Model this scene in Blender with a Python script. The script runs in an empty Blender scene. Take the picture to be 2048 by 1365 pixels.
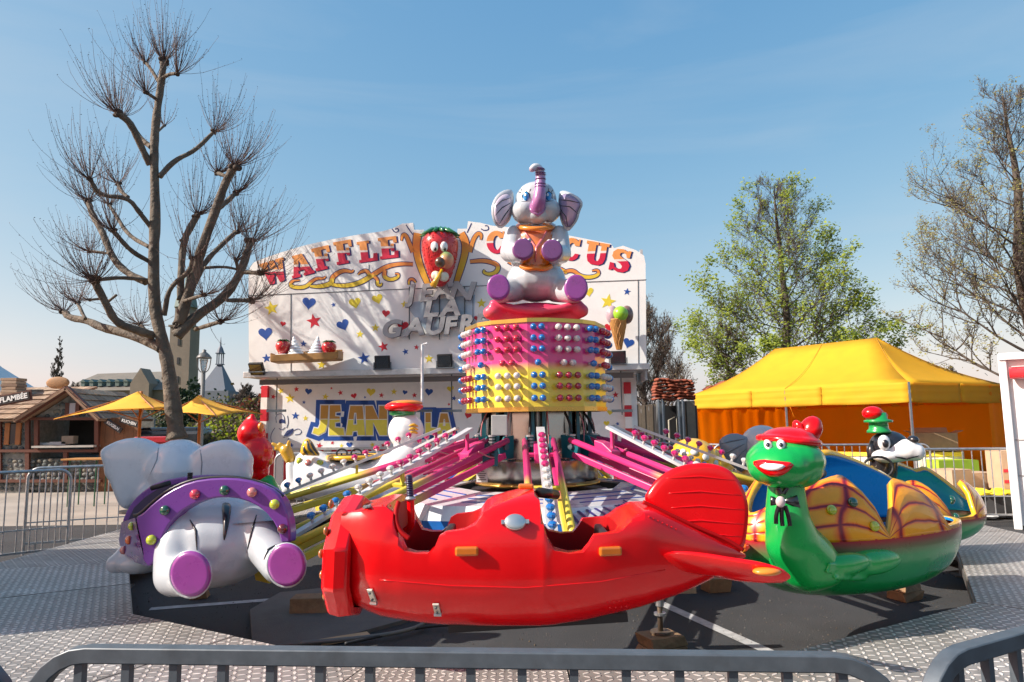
import bpy, bmesh, math, random
from mathutils import Vector, Matrix
from mathutils.bvhtree import BVHTree
R = math.radians
V = Vector
SC = bpy.context.scene
COL = SC.collection
# ------------------------------------------------------------------ camera
FPX = 1365.0                      # focal length in photograph pixels (24 mm on 36 mm)
PITCH, ROLL, EYE = R(6.79), R(0.8), 1.6
cd = bpy.data.cameras.new('camera')
cd.lens = 24.0; cd.sensor_width = 36.0; cd.clip_end = 3000; cd.clip_start = 0.05
cam = bpy.data.objects.new('camera', cd); COL.objects.link(cam)
CM = Matrix.Translation((0, 0, EYE)) @ Matrix.Rotation(R(90) + PITCH, 4, 'X') @ Matrix.Rotation(-ROLL, 4, 'Z')
cam.matrix_world = CM
SC.camera = cam
CR = CM.to_3x3()
# ------------------------------------------------------------------ light
SUN_AZ, SUN_EL = R(15), R(35)     # sun stands left, a little on the camera's side
TOSUN = V((-math.cos(SUN_AZ) * math.cos(SUN_EL), -math.sin(SUN_AZ) * math.cos(SUN_EL), math.sin(SUN_EL)))
world = bpy.data.worlds.new('World'); SC.world = world; world.use_nodes = True
nt = world.node_tree; nt.nodes.clear()
sky = nt.nodes.new('ShaderNodeTexSky'); sky.sky_type = 'NISHITA'; sky.sun_disc = False
sky.sun_elevation = SUN_EL; sky.sun_rotation = math.atan2(TOSUN.x, TOSUN.y)
sky.air_density = 1.0; sky.dust_density = 1.5; sky.ozone_density = 1.6; sky.altitude = 100
tc = nt.nodes.new('ShaderNodeTexCoord')
mp = nt.nodes.new('ShaderNodeMapping'); mp.inputs['Rotation'].default_value = (0.0, R(-14), R(0)); mp.inputs['Scale'].default_value = (1.1, 1.6, 9.0)
nz = nt.nodes.new('ShaderNodeTexNoise'); nz.inputs['Scale'].default_value = 1.3; nz.inputs['Detail'].default_value = 7; nz.inputs['Roughness'].default_value = 0.55; nz.inputs['Distortion'].default_value = 0.5
rp = nt.nodes.new('ShaderNodeValToRGB'); rp.color_ramp.elements[0].position = 0.50; rp.color_ramp.elements[1].position = 0.85
rp.color_ramp.elements[1].color = (.30, .30, .30, 1)
mx = nt.nodes.new('ShaderNodeMix'); mx.data_type = 'RGBA'; mx.inputs['B'].default_value = (2.6, 3.0, 3.4, 1)
bg = nt.nodes.new('ShaderNodeBackground'); bg.inputs['Strength'].default_value = 0.13
wo = nt.nodes.new('ShaderNodeOutputWorld')
L = nt.links.new
L(tc.outputs['Generated'], mp.inputs['Vector']); L(mp.outputs[0], nz.inputs['Vector']); L(nz.outputs[0], rp.inputs[0])
sep = nt.nodes.new('ShaderNodeSeparateColor'); cmb = nt.nodes.new('ShaderNodeCombineColor'); L(sky.outputs[0], sep.inputs[0])
for i_, (pw_, k_) in enumerate(((1.16, .76), (.68, 1.25), (.36, 2.02))):     # spring haze: whiter horizon, cyan zenith
    p_ = nt.nodes.new('ShaderNodeMath'); p_.operation = 'POWER'; p_.inputs[1].default_value = pw_; q_ = nt.nodes.new('ShaderNodeMath'); q_.operation = 'MULTIPLY'; q_.inputs[1].default_value = k_
    L(sep.outputs[i_], p_.inputs[0]); L(p_.outputs[0], q_.inputs[0]); L(q_.outputs[0], cmb.inputs[i_])
L(rp.outputs[0], mx.inputs['Factor']); L(cmb.outputs[0], mx.inputs['A']); L(mx.outputs['Result'], bg.inputs[0]); L(bg.outputs[0], wo.inputs[0])
sd = bpy.data.lights.new('sun', 'SUN'); sd.energy = 5.0; sd.angle = R(0.53); sd.color = (1.0, .93, .82)
sun = bpy.data.objects.new('sun', sd); COL.objects.link(sun)
sun.rotation_euler = TOSUN.to_track_quat('Z', 'Y').to_euler()
SC.view_settings.view_transform = 'Standard'; SC.view_settings.look = 'None'
SC.view_settings.gamma = 1; SC.view_settings.exposure = 0.76; SC.view_settings.use_curve_mapping = False

# ------------------------------------------------------------------ helpers
def ray(px, py):
    return (CR @ V((px - 1024.0, 682.5 - py, -FPX))).normalized()
def at(px, py, Y):                 # point on the sight line through a photo pixel at forward distance Y
    d = ray(px, py); return V((0, 0, EYE)) + d * (Y / d.y)
def atz(px, py, z):
    d = ray(px, py); return V((0, 0, EYE)) + d * ((z - EYE) / d.z)
def pm(Y): return Y / FPX          # metres per photo pixel at distance Y
W = {}
def tag(o, label=None, cat=None, group=None, kind=None):
    if label: o['label'] = label
    if cat: o['category'] = cat
    if group: o['group'] = group
    if kind: o['kind'] = kind
    return o
def thing(name, label, cat, loc=(0, 0, 0), rz=0.0, group=None):
    o = bpy.data.objects.new(name, None); COL.objects.link(o); o.empty_display_size = .1
    o.location = loc; o.rotation_euler = (0, 0, rz)
    W[o.name] = Matrix.Translation(loc) @ Matrix.Rotation(rz, 4, 'Z')
    return tag(o, label, cat, group)
class MB:
    def __init__(s): s.v = []; s.f = []; s.m = []; s.k = 0
    def add(s, vs, fs, k=None):
        b = len(s.v); s.v += [V(p) for p in vs]
        for f in fs: s.f.append(tuple(b + i for i in f)); s.m.append(s.k if k is None else k)
        return s
    def box(s, c, d, rz=0, M=None):
        x, y, z = d[0] / 2, d[1] / 2, d[2] / 2
        vs = [V((a, b, e)) for e in (-z, z) for a, b in ((-x, -y), (x, -y), (x, y), (-x, y))]
        if M is None: M = Matrix.Rotation(rz, 3, 'Z')
        vs = [M @ p + V(c) for p in vs]
        return s.add(vs, [(3, 2, 1, 0), (4, 5, 6, 7), (0, 1, 5, 4), (1, 2, 6, 5), (2, 3, 7, 6), (3, 0, 4, 7)])
    def bar(s, a, b, w, h, up=(0, 0, 1)):     # rectangular bar from a to b
        a, b = V(a), V(b); d = (b - a).normalized(); u = V(up)
        if abs(d.dot(u)) > .99: u = V((0, 1, 0))
        x = d.cross(u).normalized(); z = x.cross(d)
        vs = [p + x * i * w / 2 + z * j * h / 2 for p in (a, b) for i, j in ((-1, -1), (1, -1), (1, 1), (-1, 1))]
        return s.add(vs, [(0, 1, 2, 3), (7, 6, 5, 4), (4, 5, 1, 0), (5, 6, 2, 1), (6, 7, 3, 2), (7, 4, 0, 3)])
    def tube(s, pts, r, n=8, cap=True, closed=False, square=False):
        pts = [V(p) for p in pts]; N = len(pts)
        rs = r if isinstance(r, (list, tuple)) else [r] * N
        vs = []; prev = None
        for i, p in enumerate(pts):
            if closed: t = (pts[(i + 1) % N] - pts[i - 1])
            else: t = pts[min(i + 1, N - 1)] - pts[max(i - 1, 0)]
            if t.length < 1e-9: t = V((0, 0, 1))
            t.normalize()
            if prev is None:
                a = V((0, 0, 1)) if abs(t.z) < .9 else V((0, 1, 0))
            else: a = prev
            x = t.cross(a)
            if x.length < 1e-6: x = t.orthogonal()
            x.normalize(); y = x.cross(t).normalized(); prev = y
            for k in range(n):
                an = 2 * math.pi * (k + (.5 if square else 0)) / n
                vs.append(p + (x * math.cos(an) + y * math.sin(an)) * rs[i])
        fs = []
        M = N if closed else N - 1
        for i in range(M):
            for k in range(n):
                a = i * n + k; b = i * n + (k + 1) % n; c = ((i + 1) % N) * n + (k + 1) % n; d = ((i + 1) % N) * n + k
                fs.append((b, a, d, c))
        if cap and not closed:
            fs.append(tuple(range(n))); fs.append(tuple((N - 1) * n + k for k in reversed(range(n))))
        return s.add(vs, fs)
    def cyl(s, a, b, r, n=12): return s.tube([a, b], r, n)
    def lathe(s, prof, n=24, c=(0, 0, 0), M=None, ph=0.0):
        vs = []
        for r, z in prof:
            for k in range(n):
                an = 2 * math.pi * k / n + ph; vs.append(V((r * math.cos(an), r * math.sin(an), z)))
        fs = []
        for i in range(len(prof) - 1):
            for k in range(n):
                fs.append((i * n + k, i * n + (k + 1) % n, (i + 1) * n + (k + 1) % n, (i + 1) * n + k))
        if prof[0][0] > 1e-5: fs.append(tuple(reversed(range(n))))
        if prof[-1][0] > 1e-5: fs.append(tuple((len(prof) - 1) * n + k for k in range(n)))
        if M is not None: vs = [M @ p for p in vs]
        return s.add([p + V(c) for p in vs], fs)
    def ell(s, c, r, M=None, n=16, m=10):
        prof = [(math.sin(math.pi * i / m), -math.cos(math.pi * i / m)) for i in range(m + 1)]
        prof[0] = (1e-4, -1); prof[-1] = (1e-4, 1)
        vs = []
        for a, z in prof:
            for k in range(n):
                an = 2 * math.pi * k / n; p = V((a * math.cos(an) * r[0], a * math.sin(an) * r[1], z * r[2]))
                vs.append((M @ p if M is not None else p) + V(c))
        fs = [(i * n + k, i * n + (k + 1) % n, (i + 1) * n + (k + 1) % n, (i + 1) * n + k) for i in range(m) for k in range(n)]
        fs.append(tuple(reversed(range(n)))); fs.append(tuple(m * n + k for k in range(n)))
        return s.add(vs, fs)
    def sph(s, c, r, n=14, m=9): return s.ell(c, (r, r, r), n=n, m=m)
    def chain(s, pts, rs, n=14, sub=4):           # fat limb: overlapping spheres + tube
        pts = [V(p) for p in pts]; P = []; Q = []
        for i in range(len(pts) - 1):
            for j in range(sub):
                t = j / sub; P.append(pts[i].lerp(pts[i + 1], t)); Q.append(rs[i] * (1 - t) + rs[i + 1] * t)
        P.append(pts[-1]); Q.append(rs[-1])
        s.tube(P, Q, n)
        for p, r in zip(pts, rs): s.sph(p, r, n, 8)
        return s
    def prism(s, poly, ext):                      # planar 3D polygon extruded along vector ext
        n = len(poly); poly = [V(p) for p in poly]; e = V(ext)
        fs = [tuple(range(n)), tuple(reversed(range(n, 2 * n)))]
        fs += [((i + 1) % n, i, n + i, n + (i + 1) % n) for i in range(n)]
        return s.add(poly + [p + e for p in poly], fs)
    def pillow(s, poly, normal, th, rings=5, flat=0.0):   # inflated outline, thickness th along normal
        poly = [V(p) for p in poly]; c = sum(poly, V()) / len(poly); n = len(poly); nn = V(normal).normalized()
        vs = []; fs = []
        ts = []
        for i in range(rings + 1):
            q = i / rings; a_ = max(math.cos(q * math.pi / 2), 1e-3); pw = 2 + flat * 4; ts.append((a_, (1 - a_ ** pw) ** (1 / pw)))
        for sgn in (1, -1):
            b = len(vs)
            for a, h in ts:
                for p in poly: vs.append(c + (p - c) * a + nn * sgn * h * th / 2)
            for i in range(rings):
                for k in range(n):
                    f = (b + i * n + k, b + i * n + (k + 1) % n, b + (i + 1) * n + (k + 1) % n, b + (i + 1) * n + k)
                    fs.append(f if sgn > 0 else tuple(reversed(f)))
            f = tuple(b + rings * n + k for k in range(n)); fs.append(f if sgn > 0 else tuple(reversed(f)))
        return s.add(vs, fs)
    def grid(s, rows, closed=False):              # rows of equal length point lists
        n = len(rows[0]); vs = [p for r in rows for p in r]; fs = []
        for i in range(len(rows) - 1):
            for k in range(n if closed else n - 1):
                fs.append((i * n + k, i * n + (k + 1) % n, (i + 1) * n + (k + 1) % n, (i + 1) * n + k))
        return s.add(vs, fs)
    def build(s, name, mats, parent=None, smooth=False, local=False, auto=None, bevel=0.0):
        me = bpy.data.meshes.new(name)
        vs = s.v
        if parent is not None and not local:
            Mi = W[parent.name].inverted(); vs = [Mi @ p for p in vs]
        me.from_pydata([tuple(p) for p in vs], [], s.f)
        if not isinstance(mats, (list, tuple)): mats = [mats]
        for m in mats: me.materials.append(m)
        me.polygons.foreach_set('material_index', s.m)
        if smooth or auto: me.polygons.foreach_set('use_smooth', [True] * len(s.f))
        me.update(); me.validate()
        if auto: me.set_sharp_from_angle(angle=R(auto))
        o = bpy.data.objects.new(name, me); COL.objects.link(o)
        if parent is not None: o.parent = parent; W[o.name] = W[parent.name]
        else: W[o.name] = Matrix.Identity(4)
        if bevel:
            md = o.modifiers.new('bevel', 'BEVEL'); md.width = bevel; md.segments = 2; md.limit_method = 'ANGLE'; md.angle_limit = R(40)
        return o
def outward(o):
    b = bmesh.new(); b.from_mesh(o.data); bmesh.ops.recalc_face_normals(b, faces=b.faces); b.to_mesh(o.data); b.free(); return o
def freeze(o):
    dg = bpy.context.evaluated_depsgraph_get(); dg.update()
    me = bpy.data.meshes.new_from_object(o.evaluated_get(dg)); o.modifiers.clear(); old = o.data; o.data = me
    me.name = old.name; bpy.data.meshes.remove(old); return o
def blob(mb, name, mat, parent, vox=.02, it=6, disp=0):
    o = mb.build(name, mat, parent, smooth=True)
    r = o.modifiers.new('r', 'REMESH'); r.mode = 'VOXEL'; r.voxel_size = vox; r.use_smooth_shade = True
    q = o.modifiers.new('s', 'SMOOTH'); q.iterations = it; q.factor = .6
    freeze(o)
    while len(o.data.materials) > 1: o.data.materials.pop()
    if len(o.data.materials) == 0: o.data.materials.append(mat)
    else: o.data.materials[0] = mat
    o.data.polygons.foreach_set('material_index', [0] * len(o.data.polygons))
    o.data.polygons.foreach_set('use_smooth', [True] * len(o.data.polygons))
    return o
def bvh(*objs):
    vs = []; fs = []
    for o in objs:
        M = W[o.name]; b = len(vs)
        vs += [M @ v.co for v in o.data.vertices]; fs += [tuple(b + i for i in p.vertices) for p in o.data.polygons]
    return BVHTree.FromPolygons(vs, fs)
def hit(T, px, py, fallback=5.0):
    d = ray(px, py); h = T.ray_cast(V((0, 0, EYE)), d)
    if h[0] is None:
        n = T.find_nearest(at(px, py, fallback)); return n[0], n[1]
    nn = h[1]
    if nn.dot(d) > 0: nn = -nn
    return h[0], nn
def decal(mb, T, poly, t=.004, Y=5.0, rings=3, dome=0.0):    # raised patch lying on a surface, outline in photo pixels
    cx = sum(p[0] for p in poly) / len(poly); cy = sum(p[1] for p in poly) / len(poly); n = len(poly)
    rows = []
    for i in range(rings + 1):
        q = 1 - i / (rings + .15)
        r = []
        for p in poly:
            h, nn = hit(T, cx + (p[0] - cx) * q, cy + (p[1] - cy) * q, Y)
            r.append(h + nn * (t + dome * math.sqrt(max(0, 1 - q * q))))
        rows.append(r)
    base = []
    for p in poly:
        h, nn = hit(T, p[0], p[1], Y); base.append(h - nn * .004)
    mb.grid([base] + rows, closed=True)
    b = len(mb.v); mb.f.append(tuple(b - n + k for k in range(n))); mb.m.append(mb.k)
    return mb
def stroke(mb, T, pts, w, Y=5.0, sub=4, taper=True):         # crease line lying on a surface
    P = []
    for i in range(len(pts) - 1):
        for j in range(sub):
            t = j / sub; P.append((pts[i][0] * (1 - t) + pts[i + 1][0] * t, pts[i][1] * (1 - t) + pts[i + 1][1] * t))
    P.append(pts[-1]); Q = []; Rr = []
    for i, p in enumerate(P):
        h, nn = hit(T, p[0], p[1], Y); Q.append(h); f = i / (len(P) - 1)
        Rr.append(w * (0.35 + .65 * math.sin(math.pi * f)) if taper else w)
    return mb.tube(Q, Rr, 6)
def circ(cx, cy, rx, ry=None, n=20, rot=0):
    ry = rx if ry is None else ry; o = []
    for k in range(n):
        a = 2 * math.pi * k / n; x = rx * math.cos(a); y = ry * math.sin(a)
        o.append((cx + x * math.cos(rot) - y * math.sin(rot), cy + x * math.sin(rot) + y * math.cos(rot)))
    return o
def smoothpoly(poly, it=2):
    for _ in range(it):
        q = []
        for i in range(len(poly)):
            a, b = poly[i], poly[(i + 1) % len(poly)]
            q.append(tuple(a[k] * .75 + b[k] * .25 for k in range(len(a)))); q.append(tuple(a[k] * .25 + b[k] * .75 for k in range(len(a))))
        poly = q
    return poly
def smoothline(pts, it=2):
    pts = [tuple(p) for p in pts]
    for _ in range(it):
        q = [pts[0]]
        for i in range(len(pts) - 1):
            a, b = pts[i], pts[i + 1]
            q.append(tuple(a[k] * .75 + b[k] * .25 for k in range(len(a)))); q.append(tuple(a[k] * .25 + b[k] * .75 for k in range(len(a))))
        q.append(pts[-1]); pts = q
    return pts
def PP(pts, Y): return [at(x, y, Y) for x, y in pts]
def link_copy(o, parent=None):
    c = o.copy(); COL.objects.link(c)
    if parent is not None: c.parent = parent
    return c
def dup(rt, kids, loc, rz, label=None):
    r = link_copy(rt); r.location = loc; r.rotation_euler = (0, 0, rz)
    if label: r['label'] = label
    for ch in kids:
        c = link_copy(ch, r)
        for g in ch.children: link_copy(g, c)
    return r

# ------------------------------------------------------------------ materials
MATS = {}
def N(nt, t, **kw):
    n = nt.nodes.new(t)
    for k, v in kw.items():
        if k in n.inputs: n.inputs[k].default_value = v
        else: setattr(n, k, v)
    return n
def mat(name, col, rough=.5, metal=0.0, coat=0.0, var=.12, scale=6.0, bump=0.0, bscale=60.0, dirt=0.0, spec=.5, trans=0.0, coord='Object', sss=0.0, emis=0.0, wav=0.0, bdist=.01):
    if name in MATS: return MATS[name]
    m = bpy.data.materials.new(name); m.use_nodes = True; MATS[name] = m
    t = m.node_tree; b = t.nodes['Principled BSDF']; L = t.links.new
    b.inputs['Roughness'].default_value = rough; b.inputs['Metallic'].default_value = metal
    b.inputs['Coat Weight'].default_value = coat; b.inputs['Coat Roughness'].default_value = .06
    b.inputs['Specular IOR Level'].default_value = spec
    if trans: b.inputs['Transmission Weight'].default_value = trans
    c = tuple(col[:3]) + (1,)
    tcn = N(t, 'ShaderNodeTexCoord')
    nzn = N(t, 'ShaderNodeTexNoise', Scale=scale, Detail=5.0, Roughness=.6); L(tcn.outputs[coord], nzn.inputs['Vector'])
    mr = N(t, 'ShaderNodeMapRange'); mr.inputs['To Min'].default_value = 1 - var; mr.inputs['To Max'].default_value = 1 + var; L(nzn.outputs[0], mr.inputs['Value'])
    mr.inputs['From Min'].default_value = .25; mr.inputs['From Max'].default_value = .75
    mul = N(t, 'ShaderNodeMix', data_type='RGBA', blend_type='MULTIPLY'); mul.inputs['Factor'].default_value = 1; mul.inputs['A'].default_value = c
    L(mr.outputs[0], mul.inputs['B']); out = mul.outputs['Result']
    if dirt:
        n2 = N(t, 'ShaderNodeTexNoise', Scale=scale * .6 + 1.1, Detail=9.0, Roughness=.72); L(tcn.outputs[coord], n2.inputs['Vector'])
        r2 = N(t, 'ShaderNodeValToRGB'); r2.color_ramp.elements[0].position = .52; r2.color_ramp.elements[1].position = .72; L(n2.outputs[0], r2.inputs[0])
        fm = N(t, 'ShaderNodeMath', operation='MULTIPLY'); fm.inputs[1].default_value = dirt; L(r2.outputs[0], fm.inputs[0])
        m2 = N(t, 'ShaderNodeMix', data_type='RGBA'); m2.inputs['B'].default_value = (c[0] * .35 + .03, c[1] * .35 + .025, c[2] * .35 + .02, 1)
        L(fm.outputs[0], m2.inputs['Factor']); L(out, m2.inputs['A']); out = m2.outputs['Result']
    L(out, b.inputs['Base Color'])
    rr = N(t, 'ShaderNodeMapRange'); rr.inputs['To Min'].default_value = max(.02, rough * .75); rr.inputs['To Max'].default_value = min(1, rough * 1.3); L(nzn.outputs[0], rr.inputs['Value']); L(rr.outputs[0], b.inputs['Roughness'])
    if bump or wav:
        n3 = N(t, 'ShaderNodeTexNoise', Scale=bscale, Detail=4.0); L(tcn.outputs[coord], n3.inputs['Vector'])
        bp = N(t, 'ShaderNodeBump'); bp.inputs['Strength'].default_value = bump or wav; bp.inputs['Distance'].default_value = bdist; L(n3.outputs[0], bp.inputs['Height']); L(bp.outputs[0], b.inputs['Normal'])
    if emis: b.inputs['Emission Color'].default_value = c; b.inputs['Emission Strength'].default_value = emis
    return m
def gloss(name, col, **k):
    k.setdefault('rough', .28); k.setdefault('coat', .55); k.setdefault('var', .05); k.setdefault('wav', .12); k.setdefault('bscale', 5.0); k.setdefault('dirt', .12)
    return mat(name, col, **k)
def ramp_mat(name, base, stops, axis='Z', coord='Generated', const=False, fac_fn=None, mapping=None):
    """copy of a plain material whose paint changes along an axis (stops: pos, colour)"""
    m = base.copy(); m.name = name; MATS[name] = m; t = m.node_tree; L = t.links.new
    b = t.nodes['Principled BSDF']; tcn = N(t, 'ShaderNodeTexCoord'); sp = N(t, 'ShaderNodeSeparateXYZ')
    L(tcn.outputs[coord], sp.inputs[0])
    r = N(t, 'ShaderNodeValToRGB'); cr = r.color_ramp; cr.interpolation = 'CONSTANT' if const else 'LINEAR'
    while len(cr.elements) < len(stops): cr.elements.new(.5)
    for e, (p, c) in zip(cr.elements, stops): e.position = p; e.color = tuple(c) + (1,)
    src = sp.outputs[axis]
    if mapping:
        q = N(t, 'ShaderNodeMapRange'); q.inputs['From Min'].default_value = mapping[0]; q.inputs['From Max'].default_value = mapping[1]; L(src, q.inputs['Value']); src = q.outputs[0]
    L(src, r.inputs[0])
    mul = [n for n in t.nodes if n.type == 'MIX' and n.blend_type == 'MULTIPLY'][0]
    L(r.outputs[0], mul.inputs['A'])
    return m
WHITE = gloss('white gelcoat', (.74, .75, .76))
GREYW = gloss('elephant grey white gelcoat', (.44, .475, .51), dirt=.2)
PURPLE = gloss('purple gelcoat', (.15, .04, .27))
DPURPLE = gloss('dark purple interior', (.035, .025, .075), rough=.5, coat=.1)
PAD = gloss('violet sole gelcoat', (.26, .045, .27), dirt=.45, scale=9)
BLACKP = gloss('black paint', (.012, .012, .016))
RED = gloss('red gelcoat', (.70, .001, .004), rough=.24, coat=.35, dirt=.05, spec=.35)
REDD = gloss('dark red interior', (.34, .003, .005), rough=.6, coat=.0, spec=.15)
GREEN = gloss('green gelcoat', (.004, .34, .06), coat=.4)
BLUEG = gloss('bright blue gelcoat', (.008, .22, .52))
NAVY = gloss('deep blue gelcoat', (.01, .08, .36))
YELG = gloss('yellow gelcoat', (.78, .42, .015))
ORNG = gloss('orange gelcoat', (.72, .22, .02))
PINK = gloss('pink paint', (.52, .025, .12), rough=.35, coat=.2, spec=.35)
CHROME = mat('brushed stainless steel', (.36, .345, .32), rough=.2, metal=1, var=.05, wav=.12, bscale=7)
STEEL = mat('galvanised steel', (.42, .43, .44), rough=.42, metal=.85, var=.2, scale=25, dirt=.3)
STEELD = mat('shade-dark weathered steel', (.085, .105, .125), rough=.42, metal=.25, var=.22, scale=22, dirt=.45)  # the front barriers' shade is put into this dark blue-grey colour
GOLD = mat('gold trim', (.62, .40, .10), rough=.28, metal=.9, var=.1)
TEAL = mat('teal paint', (.01, .11, .14), rough=.35, var=.15, dirt=.3)
WOOD = mat('worn wood', (.25, .13, .06), rough=.75, var=.35, scale=9, bump=.4, dirt=.4)
DARK = mat('dark rubber', (.018, .018, .02), rough=.6, var=.2)
rnd = random.Random(7)
# ================================================================== SETTING
def ground_mat(name, c1, c2, s=1.0, spots=.5):
    m = mat(name, c1, rough=.9, var=.4, scale=1.3 * s, bump=.9, bscale=170, bdist=.012, dirt=.5)
    return m
ASPH = ground_mat('asphalt', (.036, .037, .040), None)
PAVE = mat('pale paving', (.30, .27, .235), rough=.9, var=.25, scale=.6, bump=.3, bscale=60, dirt=.3)
LINEP = mat('worn road paint', (.36, .36, .36), rough=.8, var=.3, scale=14, dirt=.8)
GRASS = mat('short grass', (.07, .10, .025), rough=.95, var=.5, scale=3, bump=.6, bscale=40)
g = MB(); S = 900
g.add([(-S, -S, 0), (S, -S, 0), (S, S, 0), (-S, S, 0)], [(0, 1, 2, 3)])
tag(g.build('ground', ASPH), kind='structure')
g = MB(); g.add([(-60, 11.6, .004), (-2.5, 11.6, .004), (-2.0, 20.5, .004), (-60, 20.5, .004)], [(0, 1, 2, 3)])
tag(g.build('paving', PAVE), kind='structure')
g = MB(); g.add([(-400, 27, .008), (400, 27, .008), (400, 500, .008), (-400, 500, .008)], [(0, 1, 2, 3)])
tag(g.build('lawn', GRASS), kind='structure')
# painted line and the concrete trench under the ride
a, b = atz(1285, 1190, .004), atz(1530, 1300, .004); d = (b - a).normalized(); s_ = V((-d.y, d.x, 0)) * .05
a = a - d * 2.5; b = b + d * 1.2
g = MB(); g.add([a + s_, a - s_, b - s_, b + s_], [(0, 1, 2, 3)]); tag(g.build('parking_line', LINEP), kind='structure')
a, b = atz(300, 1218, .004), atz(640, 1192, .004); d = (b - a).normalized(); s_ = V((-d.y, d.x, 0)) * .05
g = MB(); g.add([a + s_, a - s_, b - s_, b + s_], [(0, 1, 2, 3)]); tag(g.build('parking_line', LINEP), kind='structure')
CONC = mat('worn concrete', (.12, .11, .10), rough=.9, var=.2, scale=5, bump=.4, bscale=90, dirt=.5)
g = MB(); pl = [atz(x, y, .006) for x, y in ((500, 1225), (560, 1190), (800, 1165), (1040, 1196), (830, 1240), (640, 1292), (505, 1300))]
pl = [p - V((0, 0, .006)) for p in pl]; g.prism(list(reversed(pl)), (0, 0, .03)); tag(g.build('concrete_patch', CONC), kind='structure')
# loose grit and fallen buds on the asphalt
GRIT = [mat('grit %d' % i, c, rough=.9) for i, c in enumerate(((.085, .08, .075), (.05, .05, .05), (.09, .065, .04)))]
rg = random.Random(12); g = MB()
for _ in range(2200):
    an = rg.uniform(-math.pi, 0); rr_ = 4.3 * math.sqrt(rg.uniform(.12, 1)); x, y = .28 + rr_ * math.cos(an), 8.26 + rr_ * math.sin(an); s_ = rg.uniform(.003, .007) * (2.0 if rg.random() < .04 else 1)
    g.k = rg.choice((0, 0, 1, 2)); q = [V((x + s_ * math.cos(t_ + an), y + s_ * rg.uniform(.6, 1.2) * math.sin(t_ + an), .002)) for t_ in (0, 2.1, 4.2)] + [V((x, y, .004 + s_ * .9))]
    g.add(q, [(0, 1, 3), (1, 2, 3), (2, 0, 3)])
tag(g.build('grit', GRIT), 'loose grit and fallen buds scattered on the asphalt under the ride', 'grit', kind='stuff')
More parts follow.
